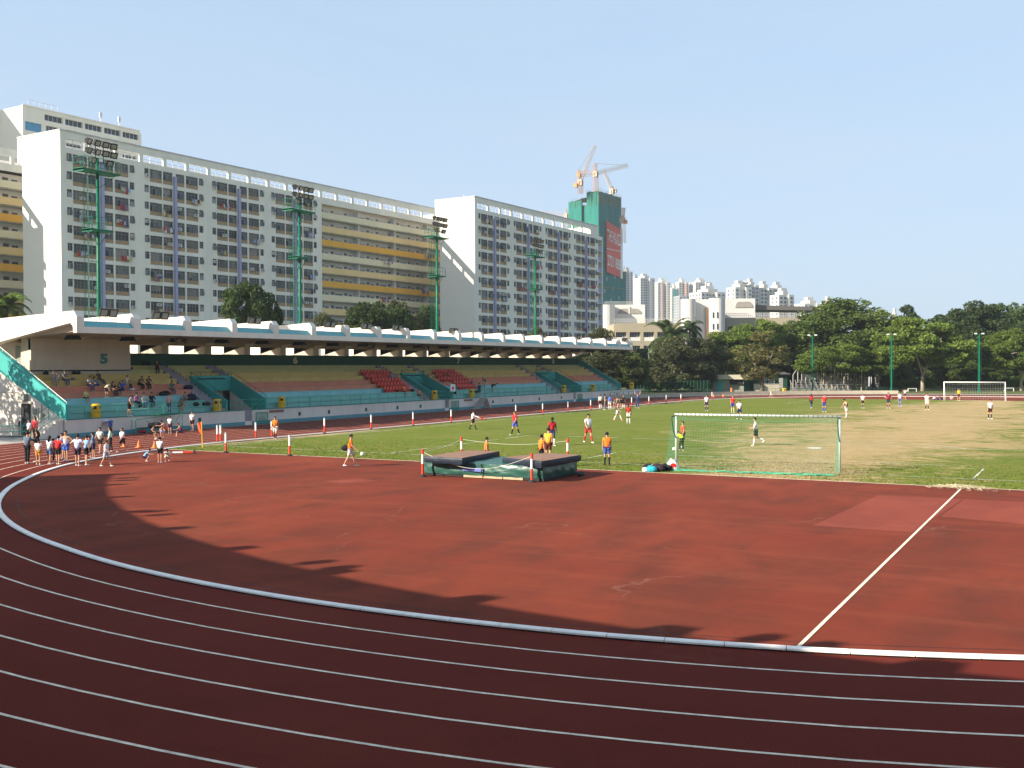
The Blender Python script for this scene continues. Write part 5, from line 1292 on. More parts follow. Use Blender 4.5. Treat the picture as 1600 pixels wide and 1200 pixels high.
TR = [  # kind, u, v top, width px, depth, label
 ('dark', 386, 441, 100, 125, 'dark olive tree behind the stand roof, in front of the long block windows'),
 ('dark2', 425, 472, 40, 128, 'small drooping tree at the right of the dark olive tree behind the roof'),
 ('olive', 505, 489, 50, 140, 'pale olive bush tree above the roof left of the dense green crown'),
 ('dark2', 575, 474, 110, 150, 'broad dense green tree above the middle of the stand roof'),
 ('dark', 620, 478, 70, 155, 'green tree joined to the right of the broad crown above the roof'),
 ('olive2', 625, 470, 60, 165, 'grey green tree before the corridor bands, left of the third mast'),
 ('dark', 665, 478, 55, 170, 'dark thin tree beside the third floodlight mast'),
 ('olive', 840, 512, 40, 172, 'small tree top showing above the roof at the fourth mast'),
 ('olive2', 938, 513, 66, 188, 'rounded olive tree top behind the far end of the roof'),
 ('dark2', 925, 545, 90, 192, 'dark tree under the far end of the stand roof'),
 ('olive', 962, 541, 90, 176, 'large olive tree close behind the far end of the stand'),
 ('mid', 985, 552, 50, 175, 'green tree between the stand end and the palm'),
 ('mid2', 1016, 560, 60, 196, 'low bright tree left of the palm'),
 ('olive', 1056, 527, 84, 189, 'olive tree with pale trunk just below the palm crown'),
 ('olive2', 1100, 529, 76, 192, 'olive tree with forked pale trunk right of the palm'),
 ('dark', 1128, 535, 60, 214, 'dark green tree behind the beige kiosk'),
 ('fig', 1140, 520, 100, 202, 'bright layered tree above the beige kiosk, left of the school drum'),
 ('fig2', 1178, 503, 110, 206, 'bright spreading tree in front of the school with layered boughs'),
 ('thin', 1190, 518, 84, 174, 'sparse brownish tree with thin leaning trunk before the green hut'),
 ('mid', 1222, 512, 90, 219, 'mid green tree behind the green hut'),
 ('mid2', 1262, 492, 100, 209, 'green tree left of the big round crown'),
 ('mid', 1325, 471, 150, 206, 'biggest round green tree, above the row of thin trunks'),
 ('fig2', 1305, 540, 110, 189, 'lower green tree behind the bleachers'),
 ('dark', 1365, 505, 90, 214, 'dark tree right of the biggest round crown'),
 ('fig', 1372, 548, 66, 189, 'small bright tree left of the middle lamp mast'),
 ('wisp', 1412, 479, 50, 239, 'tall loose tree standing above the others, left of the forked tree'),
 ('dark2', 1424, 492, 44, 240, 'tall dark tree beside the loose tall one'),
 ('fig', 1442, 500, 138, 187, 'spreading tree with pale forked trunk between the two right lamp masts'),
 ('dark', 1478, 495, 80, 229, 'dark crown behind the forked tree'),
 ('dark2', 1523, 476, 100, 219, 'tall dark tree behind the far goal'),
 ('dark', 1560, 479, 80, 224, 'dark tall tree right of the far goal mast'),
 ('dark2', 1602, 478, 90, 219, 'dark tall tree at the right edge of the picture'),
 ('fig2', 1596, 518, 118, 187, 'bright spreading tree with pale forked trunk at the right edge'),
 ('mid', 1500, 560, 60, 204, 'low green tree in the shade behind the far goal'),
 ('mid2', 1550, 565, 50, 204, 'low bright tree right of the far goal mast'),
 ('mid', 1400, 570, 50, 214, 'low dark tree behind the middle lamp mast'),
 ('mid', 30, 492, 60, 150, 'dark round tree at the left edge below the orange band'),
]
for k, u, vt, w, dep, lab in TR: tree(k, u, vt, w, dep, lab)
for i, u in enumerate(range(905, 1680, 30)):
    tree('far', u, 548+rng.uniform(-14, 8)-(18 if u > 1200 else 0), 78, 255+rng.uniform(-8, 12), 'dark tree of the back row beyond the park, %s from the left' % ordw(i+1), 'dark back row of trees beyond the park')
BU = [('bush', u, 588+rng.uniform(-4, 3), 34, 196) for u in range(996, 1112, 15)] + [('bush2', u, 590+rng.uniform(-4, 3), 30, 190) for u in (1088, 1098, 1022, 1042)] + [('bush', u, 590+rng.uniform(-2, 3), 34, 214) for u in range(1390, 1620, 17)] + [('bush2', u, 592+rng.uniform(-2, 3), 34, 206) for u in range(1395, 1620, 19)] + [('bush', 1240, 588, 40, 206), ('bush2', 1252, 585, 40, 208), ('bush', 1266, 582, 44, 210)]
BU.sort(key=lambda q: q[1])
for i, (k, u, v, w, d) in enumerate(BU): tree(k, u, v, w, d, 'green shrub under the trees beyond the far bend, %s from the left' % ordw(i+1), 'shrubs in the park hedges', 'shrub', 0, 'shrub')
# off to the left, a tree whose shade dapples the end wall of the stand
for (x, y, s_), w_ in zip(((-57.2, -6.5, 1.0), (-62, -9.5, 1.15), (-54.0, -7.0, .75), (-59.5, -14, 1.25)), ('nearest the wall', 'second nearest', 'smallest', 'farthest back')):
    t = thing('tree', 'street tree dappling the stand end wall from beyond the left edge, '+w_, 'tree', (x, y, 0), x, 'trees left of the stand')
    me, tm = PR['street']
    for nm, m_ in (('crown', me), ('trunk', tm)): o = bpy.data.objects.new(nm, m_); COL.objects.link(o); o.parent = t
    t.scale = (s_, s_, s_)
# row of thin pale trunks right of the bleachers
for i in range(34):
    u = 1283+i*2.35+rng.uniform(-.9, .9) if i > 3 else (1282.5, 1286, 1291, 1296)[i]; dep = rng.uniform(187, 200); p = CS(u, dep)
    t = thing('banyan_trunk', 'slim pale trunk right of the bleachers, %s from the left in its row' % ordw(i+1), 'trunk', p, 0, 'slim pale trunks under the biggest round tree')
    b = MB(); H = rng.uniform(4.5, 7); r = rng.uniform(.06, .14); x, y = p.x, p.y; lx = rng.uniform(-.5, .5)
    b.path([(x, y, -.1), (x+lx*.3, y, H*.4), (x+lx, y+rng.uniform(-.3, .3), H)], [r*1.3, r, r*.7], 6); b.build('trunk', 'bark_pale', t)
# palms
def palm(u, vtop, dep, crown, label, n=26, lean=0, seed=1, trunk_m='bark'):
    rg = random.Random(seed); p = CS(u, dep); t = thing('palm_tree', label, 'palm', p); H = HZ(vtop, dep)-crown*.55
    b = MB(); b.path([p, p+Vector((lean*.4, 0, H*.5)), p+Vector((lean, 0, H))], [.28, .2, .17], 8); b.build('trunk', trunk_m, t, smooth=True)
    c = p+Vector((lean, 0, H))
    for i in range(n):
        a = 6.283*i/n+rg.uniform(-.2, .2); el = rg.uniform(-.15, 1.35); L = crown*rg.uniform(.9, 1.15); P = []
        d = Vector((math.cos(a)*math.cos(el), math.sin(a)*math.cos(el), math.sin(el))); q = c.copy(); seg = 8
        for k in range(seg+1): P.append(q.copy()); q = q+d*L/seg; d = (d+Vector((0, 0, -.20-.03*k))).normalized()
        b = MB(); b.path(P, [.05*(1-k/(seg+1)) for k in range(seg+1)], 3)
        for k in range(1, seg+1):
            ax = (P[k]-P[k-1]).normalized(); sd_ = ax.cross(Vector((0, 0, 1))).normalized(); w = crown*.26*math.sin(math.pi*min(1, .15+k/(seg+1)*.85))
            for j in range(5):
                o = P[k-1].lerp(P[k], (j+.5)/5)
                for s_ in (-1, 1): tip = o+sd_*w*s_+ax*w*.5+Vector((0, 0, -w*.45)); b.add([o-ax*.07, o+ax*.09, tip], [(0,1,2)])
        b.build('frond', 'leaf_dark' if 'big' in label else 'leaf_bright', t)
palm(1048, 503, 192, 5.6, 'big dark palm with drooping fronds before the beige school', 30, 0, 3)
palm(1078, 497, 196, 3.6, 'smaller palm whose fronds rise at the right of the bigger one', 16, 0, 4)
palm(8, 452, 142, 3.6, 'young palm with pale green fronds at the left edge of the picture', 18, .6, 5)
palm(-14, 462, 140, 3.4, 'second pale palm cut by the left edge of the picture', 14, .3, 6)

# ------------------------------------------------------------------ park furniture beyond the far bend
p0 = CS(1107, 192)
t = thing('kiosk', 'small beige kiosk with overhanging flat roof beyond the far bend', 'kiosk', p0)
b = MB(); F, w = SB(1111, 1161, 593, None, 190, 5, b, 0, -12); b.build('wall', 'hut_grey', t)
b = MB(F); b.box(-.7, w+.7, -.7, 6, HZ(593, 190), HZ(586, 190)); b.build('roof', 'hut_beige', t)
b = MB(F); b.box(w*.18, w*.36, -.06, .0, .1, 2.3); b.build('door', 'teal_wall', t)
b = MB(F); b.box(w*.58, w*.97, -.05, .01, 1.5, 2.6); b.box(w*.56, w, -.4, -.05, 1.38, 1.48); b.build('window', 'black', t)
t = thing('hut', 'dark green corrugated hut with barred windows and a pale door', 'hut', CS(1185, 200))
b = MB(); F, w = SB(1180, 1232, 586, None, 196, 5, b, 0, 6)
for i in range(60): b.box(w*i/60, w*(i+.5)/60, -.05, 0, .1, HZ(586.5, 196))
b.build('wall', 'hut_green', t)
b = MB(F); b.prism([(-.4, -.6, HZ(586, 196)), (w+.4, -.6, HZ(586, 196)), (w+.4, 6, HZ(586, 196)+.7), (-.4, 6, HZ(586, 196)+.7)], (0, 0, .12)); b.build('roof', 'dark_roof', t)
for a in (.16, .42):
    b = MB(F); b.box(w*a, w*(a+.17), -.09, -.05, 1.2, 2.6, 1)
    for i in range(5): x = w*a+w*.17*i/4; b.box(x-.06, x+.06, -.16, -.09, 1.15, 2.65, 0)
    b.build('window', ['far_white', 'black'], t)
b = MB(F); b.box(w*.74, w*.86, -.12, -.05, .2, 2.4, 0)
for i in range(7): b.box(w*.74, w*.86, -.14, -.12, .3+.3*i, .38+.3*i, 1)
b.build('door', ['far_white', 'hut_grey'], t)
t = thing('hut', 'dark green shed between the kiosk and the corrugated hut', 'hut', CS(1160, 200)); b = MB(); F, w = SB(1158, 1172, 586, None, 198, 4, b); b.build('wall', 'hut_green', t); b = MB(F); b.box(-.2, w+.2, -.3, 4.2, HZ(586, 198), HZ(585, 198)); b.build('roof', 'blue_sheet', t)
t = thing('low_wall', 'low grey wall in front of the green hut', 'wall', CS(1178, 192)); b = MB(); F, w = SB(1178, 1218, 601, None, 190, .3, b)
b.build('wall', 'hut_beige', t); b = MB(F); b.box(-.05, w+.05, -.05, .35, HZ(601, 190), HZ(601, 190)+.08); b.build('coping', 'concrete', t)
# bleachers with handrail frames
p0 = CS(1238, 186); t = thing('bleachers', 'grey metal bleachers with tall handrail frames beyond the far bend', 'bleachers', p0)
F = lambda x, y, z: tuple(p0+Rv*x+Dv*y+Vector((0, 0, z)))
for k in range(5):
    b = MB(F); b.box(1.0*k*.45, 10.5, .8*k, .8*k+.3, .42*k+.38, .42*k+.44); b.build('bench', 'steel', t)
b = MB(F)
for i in range(12):
    x = .6+i*.88
    for k in range(5): b.tube((x, .8*k+.15, 0), (x, .8*k+.15, .42*k+.4), .03, n=3)
    b.tube((x, 0, .1), (x, 4, 2.1), .03, n=3)
b.build('frame', 'steel', t)
b = MB(F)
for i in range(13):
    x = 2.0+i*.72; b.tube((x, 3.8, 1.6), (x, 3.8, 4.3), .07, n=4); b.tube((x, 3.8, 4.3), (x-.15, 2.2, 3.9), .05, n=4)
b.tube((2, 3.8, 4.3), (10.7, 3.8, 4.3), .05, n=4); b.tube((2.0, 3.8, 4.3), (.2, .3, 3.0), .06, n=4); b.tube((.2, .3, 0), (.2, .3, 3.0), .06, n=4)
b.build('handrail', 'far_white', t)
# low fence beyond the bend (green rail and white band)
A = loop(12.5, 120); A = [p for p in A if p[1] > 90 and p[0] < -14]; A.sort(key=lambda p: (p[1]))
t = thing('track_fence', 'low rail fence with pale boards curving round the far bend', 'fence', (*A[0], 0))
for a, c in zip(A, A[1:]):
    a = Vector((*a, 0)); c = Vector((*c, 0)); b = MB(); d = (c-a).normalized(); nn = Vector((-d.y, d.x, 0))*.03
    b.add([a-nn+Vector((0,0,.1)), c-nn+Vector((0,0,.1)), c-nn+Vector((0,0,.62)), a-nn+Vector((0,0,.62)), a+nn+Vector((0,0,.1)), c+nn+Vector((0,0,.1)), c+nn+Vector((0,0,.62)), a+nn+Vector((0,0,.62))], [(0,1,2,3),(7,6,5,4),(3,2,6,7),(0,4,5,1)]); b.build('fence_board', 'hut_beige', t)
    b = MB(); b.tube(a, a+Vector((0,0,1.0)), .03, n=4); b.tube(a+Vector((0,0,1.0)), c+Vector((0,0,1.0)), .022, n=4); b.build('rail', 'dark_green', t)
# grey park fence behind
t = thing('park_fence', 'dark mesh park fence under the trees right of the stand end', 'fence', CS(996, 184)); 
for i in range(22):
    u0, u1 = 996+i*5.2, 996+(i+1)*5.2; a = CS(u0, 184); c = CS(u1, 184); b = MB(); b.tube(a, a+Vector((0,0,2.2)), .05, n=4)
    for z in (.3, 1.2, 2.15): b.tube(a+Vector((0,0,z)), c+Vector((0,0,z)), .025, n=3)
    for j in range(1, 5): q = a.lerp(c, j/5); b.tube(q, q+Vector((0,0,2.1)), .012, n=3)
    b.build('fence_panel', 'dark_green', t)
# small practice goals
for u, l in ((1286, 'small white practice goal beside the thin trunks'), (1425.5, 'small white practice goal under the forked tree'), (1577.5, 'small white practice goal right of the far goal'), (1333, 'small white practice goal against the slim trunks, partly seen')):
    if u == 1333: continue
    p = CS(u, 183); t = thing('practice_goal', l, 'goal', p, 0, 'small practice goals beyond the far bend'); w = .72
    F = lambda x, y, z: tuple(p+Rv*x+Dv*y+Vector((0, 0, z)))
    b = MB(F); 
    for s_ in (-w, w): b.tube((s_,0,0), (s_,0,.62), .05, n=4); b.tube((s_,0,.62), (s_,.6,0), .03, n=4)
    b.tube((-w,0,.62), (w,0,.62), .05, n=4); b.tube((-w,.6,0), (w,.6,0), .03, n=4); b.build('frame', 'goal_far', t)
    b = MB(F)
    for i in range(11): x = -w+2*w*i/10; b.tube((x,0,.62), (x,.6,0), .008, n=3)
    for i in range(5): q = i/4; b.tube((-w,.6*q,.62*(1-q)), (w,.6*q,.62*(1-q)), .008, n=3)
    b.build('net', 'goal_white', t, kind='stuff')

# ------------------------------------------------------------------ football goals
def goal(y0, sgn, label, xs, netm, framem, fine):
    """xs: the two posts as base points; net drawn behind the goal line"""
    t = thing('football_goal', label, 'goal', ((xs[0]+xs[1])/2, y0[0], 0), 0, 'full size football goals')
    A = Vector((xs[0], y0[0], 0)); B = Vector((xs[1], y0[1], 0)); H = 2.44; up = Vector((0,0,1)); d = (B-A).normalized(); back = Vector((d.y, -d.x, 0))*sgn
    for q in (A, B):
        b = MB(); b.tube(q, q+up*(H-.05), .052, n=10); b.build('post', framem, t, smooth=True)
    b = MB(); b.tube(A-d*.06+up*H, B+d*.052+up*H, .052, n=10); b.build('crossbar', framem, t, smooth=True)
    tb, gb = (.75, 2.1)
    for q, s_ in ((A, -1), (B, 1)):
        b = MB(); P = [q+up*(H-.03)]
        for a in np.linspace(0, 1, 9): P.append(q+up*(H-.05)+back*(tb*a)+up*(-.02*a))
        P += [q+back*(tb+.04)+up*(H-.2), q+back*.55+up*1.75, q+back*.06+up*1.35]
        b.path(P, .028, 6); b.build('net_support', 'dark_green', t)
    # net: roof, back, sides
    b = MB(); n = int(7.32/fine); TA, TB = A+up*H, B+up*H; MA, MBk = A+up*(H-.10)+back*tb, B+up*(H-.10)+back*tb; GA, GB = A+back*gb, B+back*gb; r = .0036 if fine < .15 else .007
    def prof(s_, q):
        # s_ from 0 (crossbar) to 1 (ground) along the back profile, sagging at mid span
        a = TA.lerp(TB, q); m = MA.lerp(MBk, q); g = GA.lerp(GB, q); sag = math.sin(math.pi*q)
        if s_ < .22: p = a.lerp(m, s_/.22); p = p-up*(.12*math.sin(math.pi*s_/.22)+.10*sag*s_/.22)
        else: k = (s_-.22)/.78; p = m.lerp(g, k)-up*(.10*sag*(1-k))+back*(-.16*math.sin(math.pi*k)); p.z = max(p.z, .03)
        return p
    NS = int(3.4/fine)
    for i in range(n+1):
        P = [prof(s_, i/n) for s_ in np.linspace(0, 1, 10)]
        b.path(P, r, 3)
    for j in range(NS+1):
        P = [prof(j/NS, q) for q in np.linspace(0, 1, 13)]; b.path(P, r, 3)
    for q, M_, G_ in ((A, MA, GA), (B, MBk, GB)):
        for i in range(int(2.1/fine)):
            k = i/int(2.1/fine); z_top = H if k < .34 else (H-.1)*(1-(k-.357)/.643)
            base = q+back*gb*k; b.tube(base+up*.02, base+up*max(.05, z_top-.1*math.sin(k*3)), r, n=3)
        for j in range(int(H/fine)):
            z = j*fine; L = gb-(gb-tb)*z/(H-.1) if z < H-.1 else tb; b.tube(q+up*z, q+up*z+back*L, r, n=3)
    b.build('net', netm, t, kind='stuff')
    # laced border along the foot
    if fine < .2:
        b = MB(); rg = random.Random(4)
        for k in range(7):
            P = [GA.lerp(GB, q)+back*rg.uniform(-.25, .15)+up*rg.uniform(.01, .10) for q in np.linspace(0, 1, 22)]; b.path(P, .012, 4)
        b.build('net_foot', netm, t, kind='stuff')
        b = MB()
        for i in range(36): q = TA.lerp(TB, (i+.5)/36); b.tube(q-d*.012-up*.0, q+d*.012, .059, n=8)
        b.build('net_tie', 'dark_green', t, kind='stuff')
goal((-.33, .33), 1, 'near football goal with white frame and green net at the edge of the red apron', (-3.60, 3.72), 'net_green', 'goal_white', .125)
goal((LP-.1, LP-.1), -1, 'far football goal with white frame before the far bend', (-3.80, 3.50), 'goal_white', 'goal_far', .30)

# ------------------------------------------------------------------ high jump mats
t = thing('landing_mat', 'green covered high jump landing mat on wooden pallets at the edge of the pitch', 'high jump mat', (-9, -7.4, 0))
x0, x1, y0, y1 = -11.95, -6.15, -9.0, -5.75
b = MB()
nx, nz = 46, 6
def wall_pts(p0, p1, n, seed, z0=.13, z1=.62):
    P = []; d = Vector(p1)-Vector(p0); nn = Vector((d.y, -d.x, 0)).normalized()
    for j in range(nz+1):
        for i in range(n+1):
            t_ = i/n; q = Vector(p0)+d*t_; f = j/nz
            a = 0 if i in (0, n) else .05*mnoise.noise(Vector((t_*d.length*3.2+f*2.0, f*2.5, seed)))+.03*math.sin(f*math.pi)+.035*mnoise.noise(Vector((t_*d.length*9-f*3, f*1.5, seed+3)))
            P.append(q+nn*a+Vector((0, 0, z0+(z1-z0)*f-(0.03*abs(mnoise.noise(Vector((t_*8, 0, seed)))) if j == 0 else 0))))
    return P
c_ = [(x0,y0,0),(x1,y0,0),(x1,y1,0),(x0,y1,0)]
for i in range(4):
    p_, q_ = c_[i], c_[(i+1) % 4]; n = int((Vector(q_)-Vector(p_)).length*9)
    b.add(wall_pts(p_, q_, n, i*7.3), [(j*(n+1)+k, j*(n+1)+k+1, (j+1)*(n+1)+k+1, (j+1)*(n+1)+k) for j in range(nz) for k in range(n)])
gx, gy = 30, 18
b.add([(x0+(x1-x0)*i/gx, y0+(y1-y0)*j/gy, .62+(0 if i in (0, gx) or j in (0, gy) else .05*mnoise.noise(Vector((i*.5, j*.6, 2)))+.035)) for j in range(gy+1) for i in range(gx+1)], [(j*(gx+1)+i, j*(gx+1)+i+1, (j+1)*(gx+1)+i+1, (j+1)*(gx+1)+i) for j in range(gy) for i in range(gx)])
b.build('cover', 'mat_green', t, smooth=True)
b = MB(); b.add([(-9.95,y0-.085,.30),(-8.95,y0-.085,.28),(-8.95,y0-.085,.44),(-9.95,y0-.085,.46),(-9.95,y0-.06,.30),(-8.95,y0-.06,.28),(-8.95,y0-.06,.44),(-9.95,y0-.06,.46)], [(0,1,2,3),(7,6,5,4),(3,2,6,7),(0,4,5,1)]); b.build('label_patch', 'mat_label', t)
text_mesh('patch_text', 'LANDING AREA', .06, 'sign_white', t, lambda x, y, d: (-9.88+x, y0-.092, .35+y-.02*x), .8, .0) if 0 else None
b = MB(); b.path([(-9.05, y0-.05, .62), (-9.0, y0-.10, .4), (-9.03, y0-.09, .14)], .02, 5); b.build('seam_strap', 'dark_green', t)
for k in range(6):
    b = MB(); xa = x0+.05+k*.97; b.box(xa, xa+.93, y0+.02, y1-.02, .02, .12); b.build('pallet', 'wood' if k in (2, 3, 4) else 'black', t)
def top_mat(P, zb, th, lab):
    t = thing('top_mat', lab, 'mat', (sum(p[0] for p in P)/4, sum(p[1] for p in P)/4, zb), 0, 'brown topped mats stacked on the landing mat')
    b = MB(); n = 14
    # side band
    ringp = []
    for i in range(4):
        a, c = Vector((*P[i], 0)), Vector((*P[(i+1) % 4], 0))
        for k in range(n): ringp.append(a.lerp(c, k/n))
    m_ = len(ringp); cx = sum((p for p in ringp), Vector())/m_
    lv = [(0, .0), (.35, .03), (.7, .03), (1.0, -.0)]
    for f, o in lv:
        for i, p in enumerate(ringp):
            dd = (p-cx).normalized(); b.v.append(tuple(p+dd*(o+.02*mnoise.noise(Vector((i*.4, f*4, zb))))+Vector((0,0,zb+th*f+(.03*mnoise.noise(Vector((i*.35, 7, zb))) if f == 0 else 0)))))
    b.f = [(j*m_+i, j*m_+(i+1) % m_, (j+1)*m_+(i+1) % m_, (j+1)*m_+i) for j in range(3) for i in range(m_)]; b.m = [0]*len(b.f); b.build('side_cover', 'mat_blue', t)
    b = MB(); b.add([tuple(p+Vector((0,0,zb+th*.44))+(p-cx).normalized()*.036) for p in ringp]+[tuple(p+Vector((0,0,zb+th*.54))+(p-cx).normalized()*.036) for p in ringp], [(i, (i+1) % m_, (i+1) % m_+m_, i+m_) for i in range(m_)]); b.build('dark_band', 'black', t)
    b = MB(); o = [tuple(p+Vector((0,0,zb+th+.002))) for p in ringp]; b.add(o+[tuple(cx+Vector((0,0,zb+th+.03)))], [(i, (i+1) % m_, m_) for i in range(m_)]); b.build('top_sheet', 'mat_brown', t)
def Q(u, v, z): p = G(u, v, z); return (p.x, p.y)
zt = .86
top_mat([Q(664, 713.5, zt), Q(722, 716.5, zt), Q(780, 705.5, zt), Q(732, 704.5, zt)], .61, .27, 'blue sided brown topped mat at the left of the landing mat')
top_mat([Q(786, 715.5, zt), Q(846, 721.5, zt), Q(907, 711.5, zt), Q(853, 708.5, zt)], .61, .27, 'blue sided brown topped mat at the right of the landing mat')

# ------------------------------------------------------------------ striped posts, cones, flag
posts = [(339.6,692,'post with white top standing left in the pair by the corner flag'),(344.8,691.6,'post standing right in the pair by the corner flag'),(353,707.5,'post at the corner of the red apron below the pair'),(399.6,686,'first post along the kerb left of the man in orange'),
 (424.5,684,'post on the kerb just behind the man in orange'),(452.5,712.5,'post on the grass edge between the two men in orange'),(507,677.5,'kerb post next after the man with the backpack'),(580,671,'kerb post below the second stand section'),(645.5,665.6,'kerb post left of the middle entrance'),
 (705,660.6,'kerb post right under the green gate of the middle entrance'),(806,651,'kerb post hidden behind the player in red'),(848,648,'kerb post left of the dark skinned player'),(887.5,644.5,'kerb post before the farthest entrance'),(923,641,'kerb post left of the group on the track'),
 (987,636,'kerb post beside the person raising both arms'),(1014,633.6,'far kerb post right of the person raising both arms'),(1041,631,'far kerb post above the near goal left post'),(1064,629,'far kerb post second after the person raising arms'),(1112.6,625,'farthest kerb post at the start of the far bend')]
def post(p, label, lean=None, rope=False, H=1.12, topred=False):
    t = thing('striped_post', 'red and white '+label, 'post', p, 0, 'red and white posts round the pitch'); p = Vector(p)
    if lean is None:
        ax = Vector((0,0,1)); b0 = p
    else: ax = Vector(lean).normalized(); b0 = p+Vector((0,0,.07))
    b = MB(); 
    if lean is None: b.tube(p, p+Vector((0,0,.05)), .17, .15, 12); b.tube(p+Vector((0,0,.05)), p+Vector((0,0,.10)), .12, .07, 12)
    else: b.tube(b0-ax*.10, b0, .16, .12, 12)
    b.build('foot', 'rubber_black', t)
    z1, z2 = .10, .55
    b = MB(); b.tube(b0+ax*(z1 if lean is None else 0), b0+ax*z2, .055, n=10); b.build('lower_sleeve', 'pole_red', t)
    b = MB(); b.tube(b0+ax*z2, b0+ax*(H-(.22 if topred else .08)), .056, n=10); b.build('upper_sleeve', 'pole_white', t)
    b = MB(); b.tube(b0+ax*(H-(.22 if topred else .08)), b0+ax*H, .058, n=10); b.build('cap', 'pole_red' if topred else 'goal_white', t)
    return t
for u, v, l in posts: post(G(u, v), l)
post(G(302, 708.8), 'post lying on the red apron beside the crouching boys', lean=tuple(Rv*-1+Dv*-.15))
post(G(758, 656.8), 'post fallen on its side at the kerb beyond the player in white', lean=tuple(Rv*-1+Vector((0, 0, .35))))
cr = [G(660.5, 744.5), G(831, 753.5), G(887, 722.5), G(721, 719)]
labs = ['post with red cap at the left corner of the landing mat', 'post with red cap at the front right of the landing mat', 'post with red cap behind the right mat', 'post with red cap behind the left mat']
for p, l in zip(cr, labs): post(p, l, topred=True, H=1.18)
for i, (a, c, sag) in enumerate(((0, 1, .62), (3, 2, .22), (0, 3, .1))):
    b = MB(); A = cr[a]+Vector((0,0,1.06)); B = cr[c]+Vector((0,0,1.06)); P = [A.lerp(B, q)-Vector((0,0,sag*math.sin(math.pi*q))) for q in np.linspace(0, 1, 20)]
    b.path(P, .009, 4); tag(b.build('rope', 'rope'), ['thin rope sagging across the front of the landing mat', 'thin rope strung behind the landing mat', 'thin rope along the left end of the landing mat'][i], 'rope', 'ropes round the landing mat')
def cone(p, l, h=.42):
    t = thing('traffic_cone', l, 'cone', p, 0, 'orange cones on the track'); p = Vector(p)
    b = MB(); b.box(p.x-.16, p.x+.16, p.y-.16, p.y+.16, 0.005, .03); b.build('base', 'cone_orange', t)
    b = MB(); b.tube(p+Vector((0,0,.03)), p+Vector((0,0,h)), .12, .025, 12); b.build('cone_body', 'cone_orange', t)
for (u, v), l in (((217, 699), 'orange cone on the track midway between the running child and the boy in white'), ((241.5, 700), 'orange cone right behind the boy in white with black shorts'), ((194.5, 698), 'orange cone beside the legs of the running child'),
   ((1115, 620), 'small orange cone on the far bend, left one'), ((1130, 619.5), 'small orange cone on the far bend, right one')): cone(G(u, v), l)
p = G(1143, 615.5); t = thing('marker_post', 'orange marker standing on the far edge of the track before the kiosk', 'marker', p)
b = MB(); b.tube(p, p+Vector((0,0,1.0)), .18, .16, 10); b.build('body', 'cone_orange', t); b = MB(); b.tube(p, p+Vector((0,0,.06)), .3, .3, 10); b.build('foot', 'rubber_black', t)
p = G(316.5, 699.5); t = thing('corner_flag', 'orange corner flag hanging on a yellow pole at the left of the pitch', 'corner flag', p)
b = MB(); b.tube(p, p+Vector((-.06, 0, 1.55)), .03, .022, 8); b.build('pole', 'pole_yellow', t)
b = MB(); q = p+Vector((-.06, 0, 1.52)); V = []
for j in range(6):
    for i in range(5):
        a = i/4; V.append(tuple(q-Rv*(a*.24*(1-.3*j/5)+.02)+Vector((0, 0, -.13*j-a*.10))+Dv*(.05*math.sin(a*6+j))))
b.add(V+[(x+.008, y+.01, z) for x, y, z in V], [(j*5+i, j*5+i+1, (j+1)*5+i+1, (j+1)*5+i) for j in range(5) for i in range(4)]+[(30+j*5+i, 30+(j+1)*5+i, 30+(j+1)*5+i+1, 30+j*5+i+1) for j in range(5) for i in range(4)]); b.build('flag', 'flag_orange', t, smooth=True)
def ball(p, l):
    t = MB(); t.ell(Vector(p)+Vector((0,0,.11)), (.11,.11,.11), 14, 10); o = t.build('football', 'ball_white', smooth=True); tag(o, l, 'ball', 'footballs')
ball(G(1053.5, 704.5, 0), 'football at the left post of the near goal beside the bending keeper'); ball(G(566, 712.5), 'football lying on the grass at the left of the pitch')
# rail, path and green board at the left edge by the stand end
t = thing('path_rail', 'low green railing along the path at the left edge beside the stand end', 'railing', G(20, 690))
a, c = G(-30, 686), G(118, 683)
railing('railing', a, c, .85, [.45], 2.0, 'rail_green', t, .025)
b = MB(); P = [G(-60, 683.5), G(100, 681), G(92, 668), G(-60, 668)]; b.add([(q.x, q.y, .03) for q in P], [(0,1,2,3)]); b.build('side_path', 'path', kind='structure')
p = G(76, 683); t = thing('green_panel', 'bright green board fixed to the railing by the end steps', 'board', p)
b = MB(); d = (c-a).normalized(); e = p-d*.45; f = p+d*.45; nn = Vector((-d.y, d.x, 0))*.03
b.add([e-nn+Vector((0,0,.15)), f-nn+Vector((0,0,.15)), f-nn+Vector((0,0,1.1)), e-nn+Vector((0,0,1.1)), e+nn+Vector((0,0,.15)), f+nn+Vector((0,0,.15)), f+nn+Vector((0,0,1.1)), e+nn+Vector((0,0,1.1))], [(0,1,2,3),(7,6,5,4),(3,2,6,7),(0,4,5,1),(0,3,7,4),(1,5,6,2)]); b.build('panel', 'mast_green', t)
b = MB(); b.tube(e, e+Vector((0,0,1.15)), .03); b.tube(f, f+Vector((0,0,1.15)), .03); b.build('frame', 'dark_green', t)

